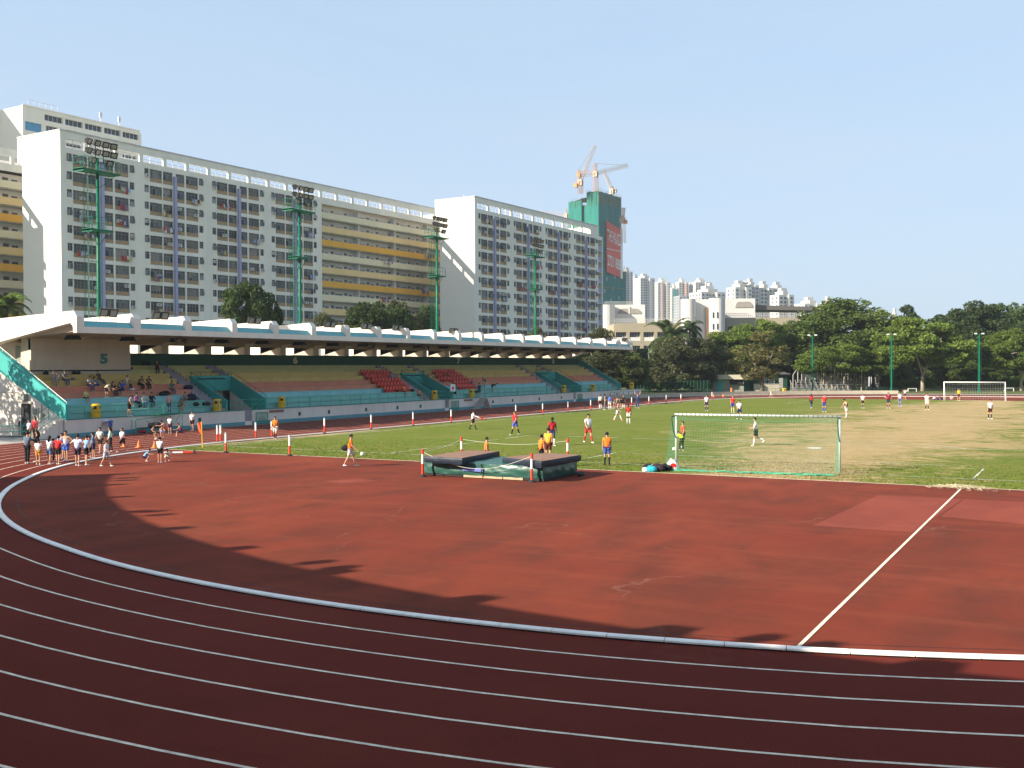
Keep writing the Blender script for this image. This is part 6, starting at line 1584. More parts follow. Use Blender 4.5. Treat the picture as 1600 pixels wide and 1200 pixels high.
# ------------------------------------------------------------------ people
SKN = []          # (object, radii) waiting for the skin modifier
def skin_obj(name, nodes, edges, radii, mats, parent, root=0, sub=1):
    me = bpy.data.meshes.new(name); me.from_pydata([tuple(n) for n in nodes], edges, [])
    o = bpy.data.objects.new(name, me); COL.objects.link(o)
    m = o.modifiers.new('skin', 'SKIN'); m.use_smooth_shade = True
    for i, r in enumerate(radii): me.skin_vertices[0].data[i].radius = r if hasattr(r, '__len__') else (r, r)
    for i in range(len(nodes)): me.skin_vertices[0].data[i].use_root = (i == root)
    s_ = o.modifiers.new('sub', 'SUBSURF'); s_.levels = sub; s_.render_levels = sub
    SKN.append((o, mats, parent)); return o
POSES = dict(
 stand=dict(lean=0, legs=((3, 2), (-3, 3)), arms=((4, 7, 10), (-2, 7, 8))),
 relax=dict(lean=2, legs=((8, 10), (-6, 0)), arms=((8, 10, 18), (-6, 8, 12))),
 walk=dict(lean=4, legs=((24, 6), (-16, 16)), arms=((-20, 6, 12), (20, 6, 30))),
 walk2=dict(lean=4, legs=((-14, 18), (22, 6)), arms=((18, 6, 30), (-20, 6, 14))),
 run=dict(lean=10, legs=((28, 42), (-10, 55)), arms=((-25, 10, 85), (30, 10, 85))),
 jog=dict(lean=6, legs=((12, 10), (-14, 60)), arms=((12, 8, 80), (-5, 8, 70))),
 hips=dict(lean=0, legs=((6, 4), (-4, 4)), arms=((-18, 48, 95), (-18, 48, 95))),
 cross=dict(lean=0, legs=((6, 4), (-4, 4)), arms=((30, 6, 95), (30, 6, 95))),
 phone=dict(lean=2, legs=((4, 2), (-4, 4)), arms=((50, 20, 125), (0, 8, 10))),
 down=dict(lean=10, legs=((6, 2), (-6, 6)), arms=((14, 4, 30), (14, 4, 30)), head=35),
 sit=dict(lean=10, legs=((86, 84), (80, 78)), arms=((30, 8, 50), (34, 8, 40)), z='seat'),
 sitf=dict(lean=28, legs=((88, 88), (82, 74)), arms=((34, 10, 48), (28, 10, 52)), z='seat', head=10),
 sitb=dict(lean=-12, legs=((78, 50), (84, 62)), arms=((-25, 14, 10), (20, 8, 30)), z='seat'),
 crouch=dict(lean=38, legs=((118, 138), (100, 135)), arms=((65, 6, 30), (60, 6, 35)), head=15),
 sitg=dict(lean=14, legs=((98, 95), (92, 90)), arms=((55, 12, 20), (55, 12, 25)), z='floor'),
 lie=dict(lean=-45, legs=((60, 50), (80, 85)), arms=((-30, 14, 0), (20, 10, 20)), z='floor'),
 bend=dict(lean=82, legs=((8, 4), (-6, 6)), arms=((10, 8, 14), (18, 8, 10)), head=25),
 bendh=dict(lean=52, legs=((22, 24), (12, 22)), arms=((24, 8, 12), (18, 8, 12)), head=10),
 reach=dict(lean=30, legs=((10, 2), (-14, 4)), arms=((80, 4, 5), (75, 10, 20)), head=-10),
 up=dict(lean=-2, legs=((4, 3), (-4, 3)), arms=((150, 22, 35), (150, 22, 35))),
 headh=dict(lean=0, legs=((4, 3), (-4, 3)), arms=((120, 60, 125), (120, 60, 125))),
 climb=dict(lean=48, legs=((70, 70), (20, 40)), arms=((70, 10, 10), (75, 10, 12))),
)
def person(loc, h, face, pose, shirt=None, bottom=None, shorts=True, skin='skin_light', socks=None, shoes=(.6, .6, .6), hair='short', label='', group=None, sleeve='short', extra=None):
    """face: heading in degrees, 0 = straight at the camera's right, 90 = away from the camera, 270 = towards it"""
    ps = POSES[pose]; s = h/1.75; rg = random.Random(hash(label) % 99999)
    hd = math.atan2(Rv.y, Rv.x)+rad(face)-math.pi/2          # local +Y is the facing direction
    jj = lambda: rg.uniform(-4, 4)
    lean = rad(ps['lean']+jj()*.5)
    def rx(v, a): return Vector((v[0], v[1]*math.cos(a)+v[2]*math.sin(a), -v[1]*math.sin(a)+v[2]*math.cos(a)))   # a>0 tips forward
    N = {}; N['pelvis'] = Vector((0, 0, 0))
    def up_(x, y, z): return rx((x, y, z), lean)
    N['belly'] = up_(0, .005, .13); N['chest'] = up_(0, .0, .30); N['neckb'] = up_(0, -.01, .45)
    ha = lean-rad(ps.get('head', 0))*-1*1.0
    hl = lean*.45+rad(ps.get('head', 0)+jj())
    N['neck'] = N['neckb']+rx((0, .01, .075), hl); N['head'] = N['neck']+rx((0, .02, .10), hl); N['crown'] = N['head']+rx((0, 0, .075), hl)
    for sd_, nm in ((-1, 'L'), (1, 'R')):
        N['sh'+nm] = up_(.165*sd_, -.005, .405)
        a, o, e = ps['arms'][0 if sd_ < 0 else 1]; a = rad(a+jj())+lean*(0 if ps['lean'] > 25 else 1)*0; o = rad(o); e = rad(e)
        d = Vector((sd_*math.sin(o), math.sin(a)*math.cos(o), -math.cos(a)*math.cos(o))); N['el'+nm] = N['sh'+nm]+d*.27
        d2 = Vector((sd_*math.sin(o)*(.5 if e < 1.2 else -.7), math.sin(a+e), -math.cos(a+e))).normalized()
        N['wr'+nm] = N['el'+nm]+d2*.235; N['ha'+nm] = N['wr'+nm]+d2*.075; N['hd'+nm] = d2
        t_, k = ps['legs'][0 if sd_ < 0 else 1]; t_ = rad(t_+jj()*.6); k = rad(k)
        N['hip'+nm] = Vector((.085*sd_, 0, -.045)); q = Vector((.04*sd_, math.sin(t_), -math.cos(t_))).normalized(); N['kn'+nm] = N['hip'+nm]+q*.42
        q2 = Vector((.01*sd_, math.sin(t_-k), -math.cos(t_-k))).normalized(); N['an'+nm] = N['kn'+nm]+q2*.40
        fa = 0 if abs(math.degrees(t_-k)) < 35 else (t_-k)*.6
        N['he'+nm] = N['an'+nm]+Vector((0, -.03, -.045)); N['to'+nm] = N['an'+nm]+Vector((.02*sd_, .145*math.cos(fa), -.05+.145*math.sin(fa)))
    if ps.get('z') == 'seat': z0 = -.10
    elif ps.get('z') == 'floor': z0 = -.10
    else: z0 = min(min(N['he'+k].z, N['to'+k].z) for k in 'LR')-.035
    for k in list(N):
        if not k.startswith('hd'): N[k] = (N[k]-Vector((0, 0, z0)))*s
    R_ = Matrix.Rotation(hd, 4, 'Z'); T = Matrix.Translation(loc) @ R_
    t = thing('person', label, 'person', loc, hd, group)
    P = lambda k: N[k]
    def addm(mb, nm, mats, smooth=True):
        o = mb.build(nm, mats, center=False, smooth=smooth); o.parent = t; return o
    # body: one continuous skin
    names = ['pelvis', 'belly', 'chest', 'neckb', 'neck', 'head', 'crown']
    rr = [.105, .100, .115, .062, .050, .082, .062]
    ed = [(i, i+1) for i in range(6)]
    for k in 'LR':
        b0 = len(names); names += ['sh'+k, 'el'+k, 'wr'+k, 'ha'+k]; rr += [.056, .040, .028, .030]; ed += [(2, b0), (b0, b0+1), (b0+1, b0+2), (b0+2, b0+3)]
        b0 = len(names); names += ['hip'+k, 'kn'+k, 'an'+k, 'to'+k]; rr += [.085, .054, .034, .028]; ed += [(0, b0), (b0, b0+1), (b0+1, b0+2), (b0+2, b0+3)]
    # calf swelling
    for k in 'LR':
        i = names.index('kn'+k); j = names.index('an'+k); names.append('cf'+k); N['cf'+k] = N['kn'+k].lerp(N['an'+k], .32)+Vector((0, -.012*s, 0)); rr.append(.050)
        ed.remove((i, j)); ed += [(i, len(names)-1), (len(names)-1, j)]
    skin_obj('body', [P(n) for n in names], ed, [r*s for r in rr], [skin], t)
    # hands with fingers, nose and ears
    mb = MB()
    for k, sd_ in (('L', -1), ('R', 1)):
        d = N['hd'+k]; w = P('ha'+k); a = d.cross(Vector((0, 1, 0)) if abs(d.y) < .8 else Vector((1, 0, 0))).normalized(); c = d.cross(a)
        for j in range(4):
            b0 = w+d*.02*s+c*(.011*(j-1.5)*s*1.5); L = (.060, .072, .068, .052)[j]*s; m_ = b0+d*L*.55+a*.006*s; mb.path([b0, m_, b0+d*L*.95+a*.022*s], [.0095*s, .0085*s, .006*s], 4)
        b0 = w+c*-.028*s; mb.path([b0, b0+d*.028*s-c*.022*s, b0+d*.055*s-c*.024*s], [.011*s, .0095*s, .007*s], 4)
    addm(mb, 'hands', skin)
    H = Matrix.Rotation(-hl, 3, 'X'); hc = P('head')
    mb = MB(); mb.ell(hc+H @ Vector((0, .086*s, -.004*s)), (.012*s, .018*s, .020*s), 6, 4, 0, H)
    for x in (-1, 1): mb.ell(hc+H @ Vector((x*.080*s, -.002*s, 0)), (.010*s, .020*s, .030*s), 6, 4, 0, H)
    for x in (-1, 1): mb.ell(hc+H @ Vector((x*.031*s, .077*s, .016*s)), (.012*s, .008*s, .008*s), 6, 4, 1, H)
    mb.ell(hc+H @ Vector((0, .080*s, -.042*s)), (.024*s, .008*s, .006*s), 6, 4, 1, H)
    addm(mb, 'face', [skin, 'eye'])
    mb = MB(); long_ = hair in ('long', 'tail')
    mb.ell(hc+H @ Vector((0, -.016*s, .030*s)), (.094*s, .103*s, .100*s), 14, 10, 0, H, keep=lambda q: not (q.y > .30 and q.z < .42) and not (q.z < -.45 and not long_))
    if hair == 'long': mb.path([hc+H @ Vector((0, -.06*s, .03*s)), hc+H @ Vector((0, -.10*s, -.10*s)), hc+H @ Vector((0, -.11*s, -.24*s))], [.07*s, .075*s, .04*s], 8)
    if hair == 'tail': mb.path([hc+H @ Vector((0, -.09*s, .04*s)), hc+H @ Vector((0, -.15*s, -.04*s)), hc+H @ Vector((0, -.13*s, -.20*s))], [.03*s, .032*s, .012*s], 6)
    if hair != 'bald': addm(mb, 'hair', 'hair')
    # clothes
    if shirt:
        nm = ['pelvis', 'belly', 'chest', 'neckb']; N['hem'] = N['pelvis']+Vector((0, 0, -.10*s if abs(ps['lean']) < 25 and 'z' not in ps else .01)); nodes = [N['hem']]+[P(n) for n in nm]; r2 = [.158, .150, .140, .146, .070]; e2 = [(0,1),(1,2),(2,3),(3,4)]
        if sleeve != 'none':
            for k in 'LR':
                b0 = len(nodes); nodes += [P('sh'+k), P('sh'+k).lerp(P('el'+k), .62)]; r2 += [.076, .068]; e2 += [(3, b0), (b0, b0+1)]
                if sleeve == 'long': nodes += [P('el'+k), P('wr'+k)]; r2 += [.056, .042]; e2 += [(b0+1, b0+2), (b0+2, b0+3)]
        else:
            for k in 'LR': b0 = len(nodes); nodes += [P('chest').lerp(P('sh'+k), .72)]; r2 += [.075]; e2 += [(3, b0)]
        skin_obj('shirt', nodes, e2, [r*s for r in r2], [cloth(shirt)], t, 2)
    if bottom:
        nodes = [P('pelvis')+Vector((0, 0, .03*s))]; r2 = [.128]; e2 = []
        for k in 'LR':
            b0 = len(nodes)
            if shorts: nodes += [P('hip'+k), P('hip'+k).lerp(P('kn'+k), .45), P('hip'+k).lerp(P('kn'+k), .82 if shorts is True else .45)]; r2 += [.100, .094, .090]; e2 += [(0, b0), (b0, b0+1), (b0+1, b0+2)]
            else: nodes += [P('hip'+k), P('kn'+k), P('an'+k)]; r2 += [.098, .074, .064]; e2 += [(0, b0), (b0, b0+1), (b0+1, b0+2)]
        skin_obj('shorts' if shorts else 'trousers', nodes, e2, [r*s for r in r2], [cloth(bottom)], t, 0)
    if socks is not None:
        mb = MB()
        for k in 'LR': mb.path([P('kn'+k).lerp(P('an'+k), .12), P('cf'+k), P('kn'+k).lerp(P('an'+k), .75), P('an'+k)], [.052*s, .056*s, .043*s, .041*s], 8)
        addm(mb, 'socks', cloth(socks))
    if shoes is not None:
        for k in 'LR':
            mb = MB(); a = P('he'+k); b_ = P('to'+k); d = (b_-a); mb.path([a-d*.12, a+d*.15+Vector((0, 0, .012*s)), a+d*.6+Vector((0, 0, .002*s)), b_+d*.10], [.030*s, .043*s, .040*s, .024*s], 8); addm(mb, 'shoe', cloth(shoes))
    if extra: extra(t, N, s, addm)
    return t
def backpack(col):
    def f(t, N, s, addm):
        mb = MB(); c = N['chest']+Vector((0, -.17*s, -.02*s)); mb.ell(c, (.15*s, .11*s, .23*s), 10, 8); addm(mb, 'backpack', cloth(col))
    return f
def shoulder_bag(col):
    def f(t, N, s, addm):
        mb = MB(); c = N['pelvis']+Vector((-.13*s, -.24*s, .03*s)); mb.ell(c, (.13*s, .25*s, .15*s), 10, 8); mb.path([c+Vector((0, .12*s, .10*s)), N['shR']+Vector((0, .04, .06*s)), c+Vector((0, -.1*s, .12*s))], .014*s, 4); addm(mb, 'shoulder_bag', cloth(col))
    return f
def hand_bag(col):
    def f(t, N, s, addm):
        mb = MB(); c = N['haL']+Vector((0, 0, -.2*s)); mb.ell(c, (.09*s, .16*s, .15*s), 8, 6); addm(mb, 'hand_bag', cloth(col))
    return f
WH, BK, OR_, RD, BL, NV, LB = (.74,.74,.72), (.018,.018,.020), (.86,.20,.025), (.56,.035,.025), (.05,.10,.45), (.025,.035,.12), (.22,.38,.62)
def pg(u, vf, vh, face, pose, label, z=0.0, hf=1.0, **k):
    """stand a person at ground pixel (u, vf); the head-top row vh gives the stature"""
    p = G(u, vf, z); dep = (p-C0).dot(Fw); h = (vf-vh)*dep/FPX*hf; return person(p, min(1.92, max(1.12, h)), face, pose, label=label, **k)
FG = 'footballers and people on the pitch'; TG = 'children and adults on the near end of the track'; SG = 'people on the stand tiers'
pg(547.5, 729, 675, 5, 'walk', 'person in orange shirt and white shorts walking right with a black shoulder bag', shirt=OR_, bottom=(.6,.6,.58), group=FG, shoes=WH, extra=shoulder_bag(BK))
pg(430, 686.5, 648, 272, 'walk', 'person in orange shirt with black backpack walking towards us beside the kerb', shirt=OR_, bottom=WH, socks=(.10,.02,.03), group=FG, extra=backpack(BK))
pg(739, 671, 639, 20, 'walk', 'person in white shirt and black shorts walking right near the fallen post', shirt=WH, bottom=BK, socks=BK, shoes=BK, group=FG)
pg(805, 680, 640, 225, 'walk2', 'person in red shirt and blue shorts with black socks, walking left', shirt=(.42,.02,.03), bottom=(.08,.10,.45), socks=BK, shoes=WH, group=FG)
pg(863, 697, 650, 285, 'relax', 'dark skinned person in red and yellow shirt standing behind the two in orange', shirt=(.42,.02,.03), bottom=(.05,.08,.22), socks=WH, shoes=WH, skin='skin_dark', group=FG)
pg(857, 722, 666, 70, 'stand', 'person in yellow orange shirt and dark shorts behind the right mat', shirt=(.85,.36,.05), bottom=(.10,.02,.02), group=FG)
pg(846, 731, 677, 30, 'phone', 'person in orange shirt close behind the right mat, one arm raised', shirt=OR_, bottom=BK, group=FG)
pg(760, 731, 681, 10, 'relax', 'person in orange shirt behind the left mat, seen from the waist up', shirt=OR_, bottom=BK, group=FG)
pg(919, 692, 643, 290, 'walk', 'person in white shirt, red shorts and red socks walking this way', shirt=(.66,.68,.72), bottom=(.50,.03,.04), socks=(.45,.03,.04), shoes=WH, group=FG)
pg(948.5, 727.5, 673, 95, 'stand', 'person in orange shirt and blue shorts standing with back to us', shirt=OR_, bottom=(.06,.10,.40), socks=BK, shoes=BK, group=FG)
pg(982, 661.5, 630, 270, 'stand', 'dark skinned person in red shirt with white shorts and white socks', shirt=RD, bottom=WH, socks=WH, shoes=WH, skin='skin_dark', group=FG)
pg(965.5, 657, 626, 330, 'walk', 'person in dark striped vest and white shorts striding at the group by the kerb', shirt=(.08,.03,.06), bottom=WH, socks=WH, shoes=(.6,.2,.2), group=FG, sleeve='none')
pg(938, 638.5, 615.5, 95, 'stand', 'person in cream long sleeved top, leftmost of the group on the track', shirt=(.62,.60,.50), bottom=(.06,.015,.02), socks=WH, group=FG, sleeve='long')
pg(945.5, 640.5, 616, 350, 'hips', 'bare chested person in grey trousers in the group on the track', bottom=(.16,.18,.20), shorts=False, group=FG)
pg(953, 640, 616.5, 90, 'stand', 'person in blue shirt and white shorts in the group on the track', shirt=(.05,.16,.60), bottom=WH, socks=WH, group=FG)
pg(959.5, 639, 614, 200, 'bend', 'person in red shirt bending over in the group on the track', shirt=RD, bottom=WH, group=FG, hf=1.05)
pg(966.5, 637.5, 616.5, 250, 'bendh', 'person in navy top leaning forward in the group on the track', shirt=NV, bottom=NV, group=FG)
pg(970, 639, 613, 180, 'bend', 'bare backed person bending down in the group on the track', bottom=BK, group=FG)
pg(974, 638, 616, 270, 'stand', 'person in black shirt, rightmost of the group on the track', shirt=BK, bottom=BK, socks=WH, group=FG)
pg(996, 638, 611.5, 270, 'up', 'person in dark blue raising both arms at the far end of the stand', shirt=(.04,.06,.16), bottom=(.04,.06,.16), shorts=False, group=FG, hf=.95)
pg(1066, 704.5, 671, 120, 'bendh', 'keeper in neon yellow shirt and black trousers bending at the near goal', shirt=(.55,.75,.03), bottom=BK, shorts=False, shoes=(.4,.4,.4), group=FG, hf=1.08)
pg(1067, 699, 657, 200, 'relax', 'person in red and yellow shirt standing beside the bending keeper', shirt=(.60,.06,.03), bottom=BK, group=FG)
pg(1181, 697, 650, 170, 'jog', 'person in white shirt and black shorts jogging seen through the goal net', shirt=WH, bottom=BK, socks=WH, group=FG)
pg(1104, 642, 616, 268, 'stand', 'person in white shirt with blue shorts far away, left of the one in red', shirt=(.66,.68,.74), bottom=NV, socks=NV, group=FG)
pg(1145, 645, 617, 270, 'stand', 'person in red shirt with pale socks beyond the near goal', shirt=RD, bottom=(.05,.08,.40), socks=(.5,.5,.3), group=FG)
pg(1155, 655.5, 623, 268, 'walk', 'person in white shirt and dark shorts just above the near crossbar', shirt=WH, bottom=NV, socks=NV, shoes=WH, group=FG)
pg(1267.5, 638, 614, 270, 'walk2', 'dark skinned person in red shirt and dark shorts, left of the other red shirt', shirt=(.45,.03,.03), bottom=(.04,.05,.07), socks=(.08,.10,.30), shoes=WH, skin='skin_dark', group=FG)
pg(1288, 644, 615, 272, 'stand', 'person in red shirt with blue shorts and blue socks in mid pitch', shirt=RD, bottom=(.05,.08,.40), socks=(.05,.08,.35), group=FG)
pg(1322.5, 653, 621, 195, 'down', 'person in black vest and white shorts looking down', shirt=BK, bottom=WH, socks=WH, group=FG, sleeve='none')
pg(1348, 638, 614.5, 270, 'stand', 'person in white shirt and black shorts right of the one looking down', shirt=WH, bottom=BK, socks=(.1,.12,.1), group=FG)
pg(1388, 638, 612.5, 270, 'hips', 'person in maroon shirt standing in mid pitch', shirt=(.30,.02,.06), bottom=(.04,.05,.10), socks=(.2,.03,.06), group=FG)
pg(1406, 635, 612, 270, 'stand', 'person in white shirt with blue shorts and blue socks', shirt=WH, bottom=(.08,.14,.45), socks=(.06,.12,.40), group=FG)
pg(1414, 624, 607, 270, 'headh', 'person in white with hands raised to the head on the far track', shirt=WH, bottom=(.05,.03,.04), group=FG)
pg(1448.5, 640.5, 613, 272, 'stand', 'person in all white kit with black socks', shirt=WH, bottom=WH, socks=BK, group=FG)
pg(1547, 655, 623, 270, 'stand', 'person in white shirt and black shorts, rightmost on the pitch', shirt=WH, bottom=(.05,.015,.015), socks=BK, shoes=WH, group=FG)
pg(1498, 626.5, 606.5, 270, 'relax', 'keeper in yellow shirt and dark shorts standing in the far goal', shirt=(.85,.50,.03), bottom=(.03,.02,.04), group=FG)
pg(1486.5, 624.5, 608, 250, 'sitg', 'person in white sitting on the track inside the far goal', shirt=WH, bottom=NV, group=FG, hf=1)
for u, f, c, l in ((1458, 200, (.5,.5,.55), 'person in white lying back on the far track, left one of three'), (1464.5, 160, NV, 'person in dark blue lying on the far track, middle one of three'), (1471, 340, NV, 'person in dark blue sitting at the right of the three on the far track')):
    pg(u, 624.8, 608, f, 'lie' if f != 340 else 'sitg', l, shirt=c, bottom=NV, group=FG)
pg(1205, 621, 608.5, 300, 'run', 'child in white running on the far bend', shirt=WH, bottom=WH, group=FG)
# near end of the track
pg(43, 724.5, 672, 80, 'relax', 'adult in grey blue shirt and black trousers at the left of the crowd', shirt=(.09,.13,.18), bottom=BK, shorts=False, group=TG, shoes=(.5,.5,.5))
pg(60, 726.5, 684, 92, 'stand', 'girl with ponytail in white shirt and orange shorts', shirt=WH, bottom=(.62,.30,.06), group=TG, hair='tail', shoes=WH)
pg(58.5, 722, 671, 200, 'cross', 'adult in black jacket with folded arms behind the girl with ponytail', shirt=BK, bottom=BK, shorts=False, group=TG, sleeve='long', hair='long')
pg(77.5, 726, 679, 75, 'relax', 'person in white shirt and denim blue shorts', shirt=(.66,.68,.72), bottom=(.10,.17,.32), group=TG, hair='long', shoes=WH)
pg(84, 721, 684, 40, 'stand', 'child in brown top partly hidden behind the red shirt', shirt=(.30,.10,.04), bottom=BK, shorts=False, group=TG)
pg(91, 726, 679, 80, 'hips', 'person in red shirt and black shorts with back to us', shirt=(.50,.025,.03), bottom=BK, group=TG, socks=None, shoes=WH)
pg(97, 717, 675, 250, 'stand', 'boy in bright blue shirt behind the red shirt', shirt=(.04,.22,.62), bottom=(.04,.16,.50), group=TG)
pg(103.5, 721, 671, 255, 'hips', 'boy in white and blue running vest with hand on hip', shirt=(.60,.62,.68), bottom=(.06,.14,.50), group=TG, sleeve='none', shoes=LB)
pg(121.5, 728.5, 676, 88, 'hips', 'boy in white and blue raglan shirt with back to us', shirt=(.50,.54,.72), bottom=(.03,.02,.04), group=TG, shoes=WH)
pg(135, 727, 678, 60, 'relax', 'boy in light blue shirt and black shorts', shirt=LB, bottom=BK, group=TG, shoes=WH)
pg(139.5, 719, 681, 300, 'stand', 'small child in white and dark shorts between the blue shirts', shirt=WH, bottom=BK, group=TG)
pg(146, 716.5, 674, 195, 'relax', 'boy in mid blue shirt and navy shorts', shirt=(.08,.20,.38), bottom=NV, group=TG)
pg(156.5, 708, 665, 265, 'walk', 'boy in white top and dark shorts walking towards us', shirt=(.60,.62,.56), bottom=(.05,.05,.03), group=TG)
pg(172.5, 706.5, 665.5, 200, 'relax', 'girl in mint long sleeved top and dark trousers', shirt=(.52,.72,.58), bottom=(.06,.04,.04), shorts=False, group=TG, sleeve='long', hair='long')
pg(191.5, 706.5, 666, 240, 'walk2', 'boy in pale grey shirt stepping left by the cones', shirt=(.60,.64,.66), bottom=(.05,.03,.04), group=TG, shoes=WH)
pg(166, 729, 685, 350, 'walk', 'child in long white shirt stepping onto the red apron', shirt=(.64,.66,.68), bottom=(.5,.55,.65), group=TG, shoes=WH)
pg(250, 723, 681, 88, 'stand', 'boy in white shirt and black shorts standing between two crouching boys', shirt=WH, bottom=BK, group=TG)
pg(226, 721, 681, 355, 'crouch', 'child in light blue shirt crouching on the red apron', shirt=(.22,.42,.62), bottom=NV, group=TG, hf=.9)
pg(261, 721.5, 680, 290, 'crouch', 'child in white shirt crouching beside the boy in black shorts', shirt=WH, bottom=WH, group=TG, hf=.9)
pg(173, 680, 640, 180, 'bend', 'child in white and blue bending over beside the stand wall', shirt=(.5,.56,.7), bottom=(.07,.15,.5), group=TG)
pg(31, 681, 651, 210, 'relax', 'person in dark jacket with backpack by the rail at the left', shirt=(.05,.02,.03), bottom=(.25,.25,.26), shorts=False, group=TG, sleeve='long', extra=backpack(BK))
pg(45.5, 690, 654, 240, 'stand', 'boy in white and purple shirt left of the woman in red', shirt=(.58,.56,.74), bottom=BK, group=TG)
pg(55, 690, 649, 255, 'relax', 'woman with long hair in dark red top by the door', shirt=(.30,.025,.035), bottom=(.05,.02,.02), shorts=False, group=TG, hair='long', sleeve='long')
pg(85, 682, 649, 15, 'bendh', 'child in white leaning forward at the green board', shirt=WH, bottom=NV, group=TG)
pg(112, 683, 649, 195, 'reach', 'person in black reaching to the teal wall from the track', shirt=BK, bottom=BK, shorts=False, group=TG, sleeve='long')
pg(300.5, 673.5, 641.5, 260, 'phone', 'person in white shirt and dark shorts standing by the stand wall, hand raised', shirt=WH, bottom=(.06,.02,.03), group=TG)
pg(236, 678, 655, 350, 'sitf', 'person in black singlet sitting at the green frame by the wall', shirt=BK, bottom=BK, group=TG, sleeve='none', z=.40, hf=1.3)
pg(253, 676, 655, 290, 'sitf', 'person in white singlet sitting by the wall, middle of the group', shirt=(.6,.6,.72), bottom=(.10,.08,.35), group=TG, sleeve='none', z=.35, hf=1.3)
pg(265.5, 677.5, 649, 95, 'stand', 'child in white shirt and dark shorts standing by the sitting group', shirt=WH, bottom=(.10,.02,.05), group=TG)
pg(261, 677, 641, 200, 'crouch', 'child in orange shorts crouching by the sitting group', shirt=(.5,.25,.2), bottom=(.75,.15,.06), group=TG)
pg(284, 675, 650, 195, 'sitf', 'person in maroon singlet sitting by the wall at the right of the group', shirt=(.28,.03,.06), bottom=NV, group=TG, sleeve='none', z=.30, hf=1.25)
pg(678.5, 641.5, 618, 95, 'stand', 'person in orange shirt and black shorts at the wall of the middle entrance', shirt=OR_, bottom=BK, socks=BK, group=TG)
pg(669.5, 643.5, 624, 100, 'stand', 'person in black holding a pink bag at the wall of the middle entrance', shirt=BK, bottom=BK, shorts=False, group=TG, extra=hand_bag((.8,.05,.25)))
# walkway and tiers
def pw(u, face, pose, label, X=SX-.5, h=1.6, z=None, **k):
    return person((X, wy(u, X, 630), LV[0] if z is None else z), h, face, pose, label=label, group=SG, **k)
pw(202, 10, 'down', 'athlete in black singlet standing barelegged on the wall edge outside the rail', X=SX-.02, h=1.62, shirt=BK, bottom=BK, sleeve='none')
pw(264, 95, 'stand', 'person in red and white shirt and jeans on the walkway, back to us', h=1.65, shirt=(.55,.30,.30), bottom=(.05,.07,.13), shorts=False)
pw(749, 100, 'stand', 'person in dark blue shirt standing on the walkway below the red seats', h=1.7, shirt=NV, bottom=(.04,.05,.09))
def ps_(u, v, face, pose, label, h=1.6, **k):
    """seat a person on the tier whose seat line passes nearest photo row v"""
    best = min(range(9), key=lambda q: abs(AXv(u, RX[q]-.22, LV[q+1])-v)); X = RX[best]-(.20 if 'sit' in pose else .45)
    return person((X, wy(u, X, v), LV[best+1]), h, face, pose, label=label, group=SG, **k)
def AXv(u, X, z):
    y = wy(u, X); p = Vector((X, y, z))-C0; return 600-FPX*p.dot(Up)/p.dot(Fw)
DG, GY, LG = (.05,.05,.055), (.16,.17,.18), (.30,.30,.32)
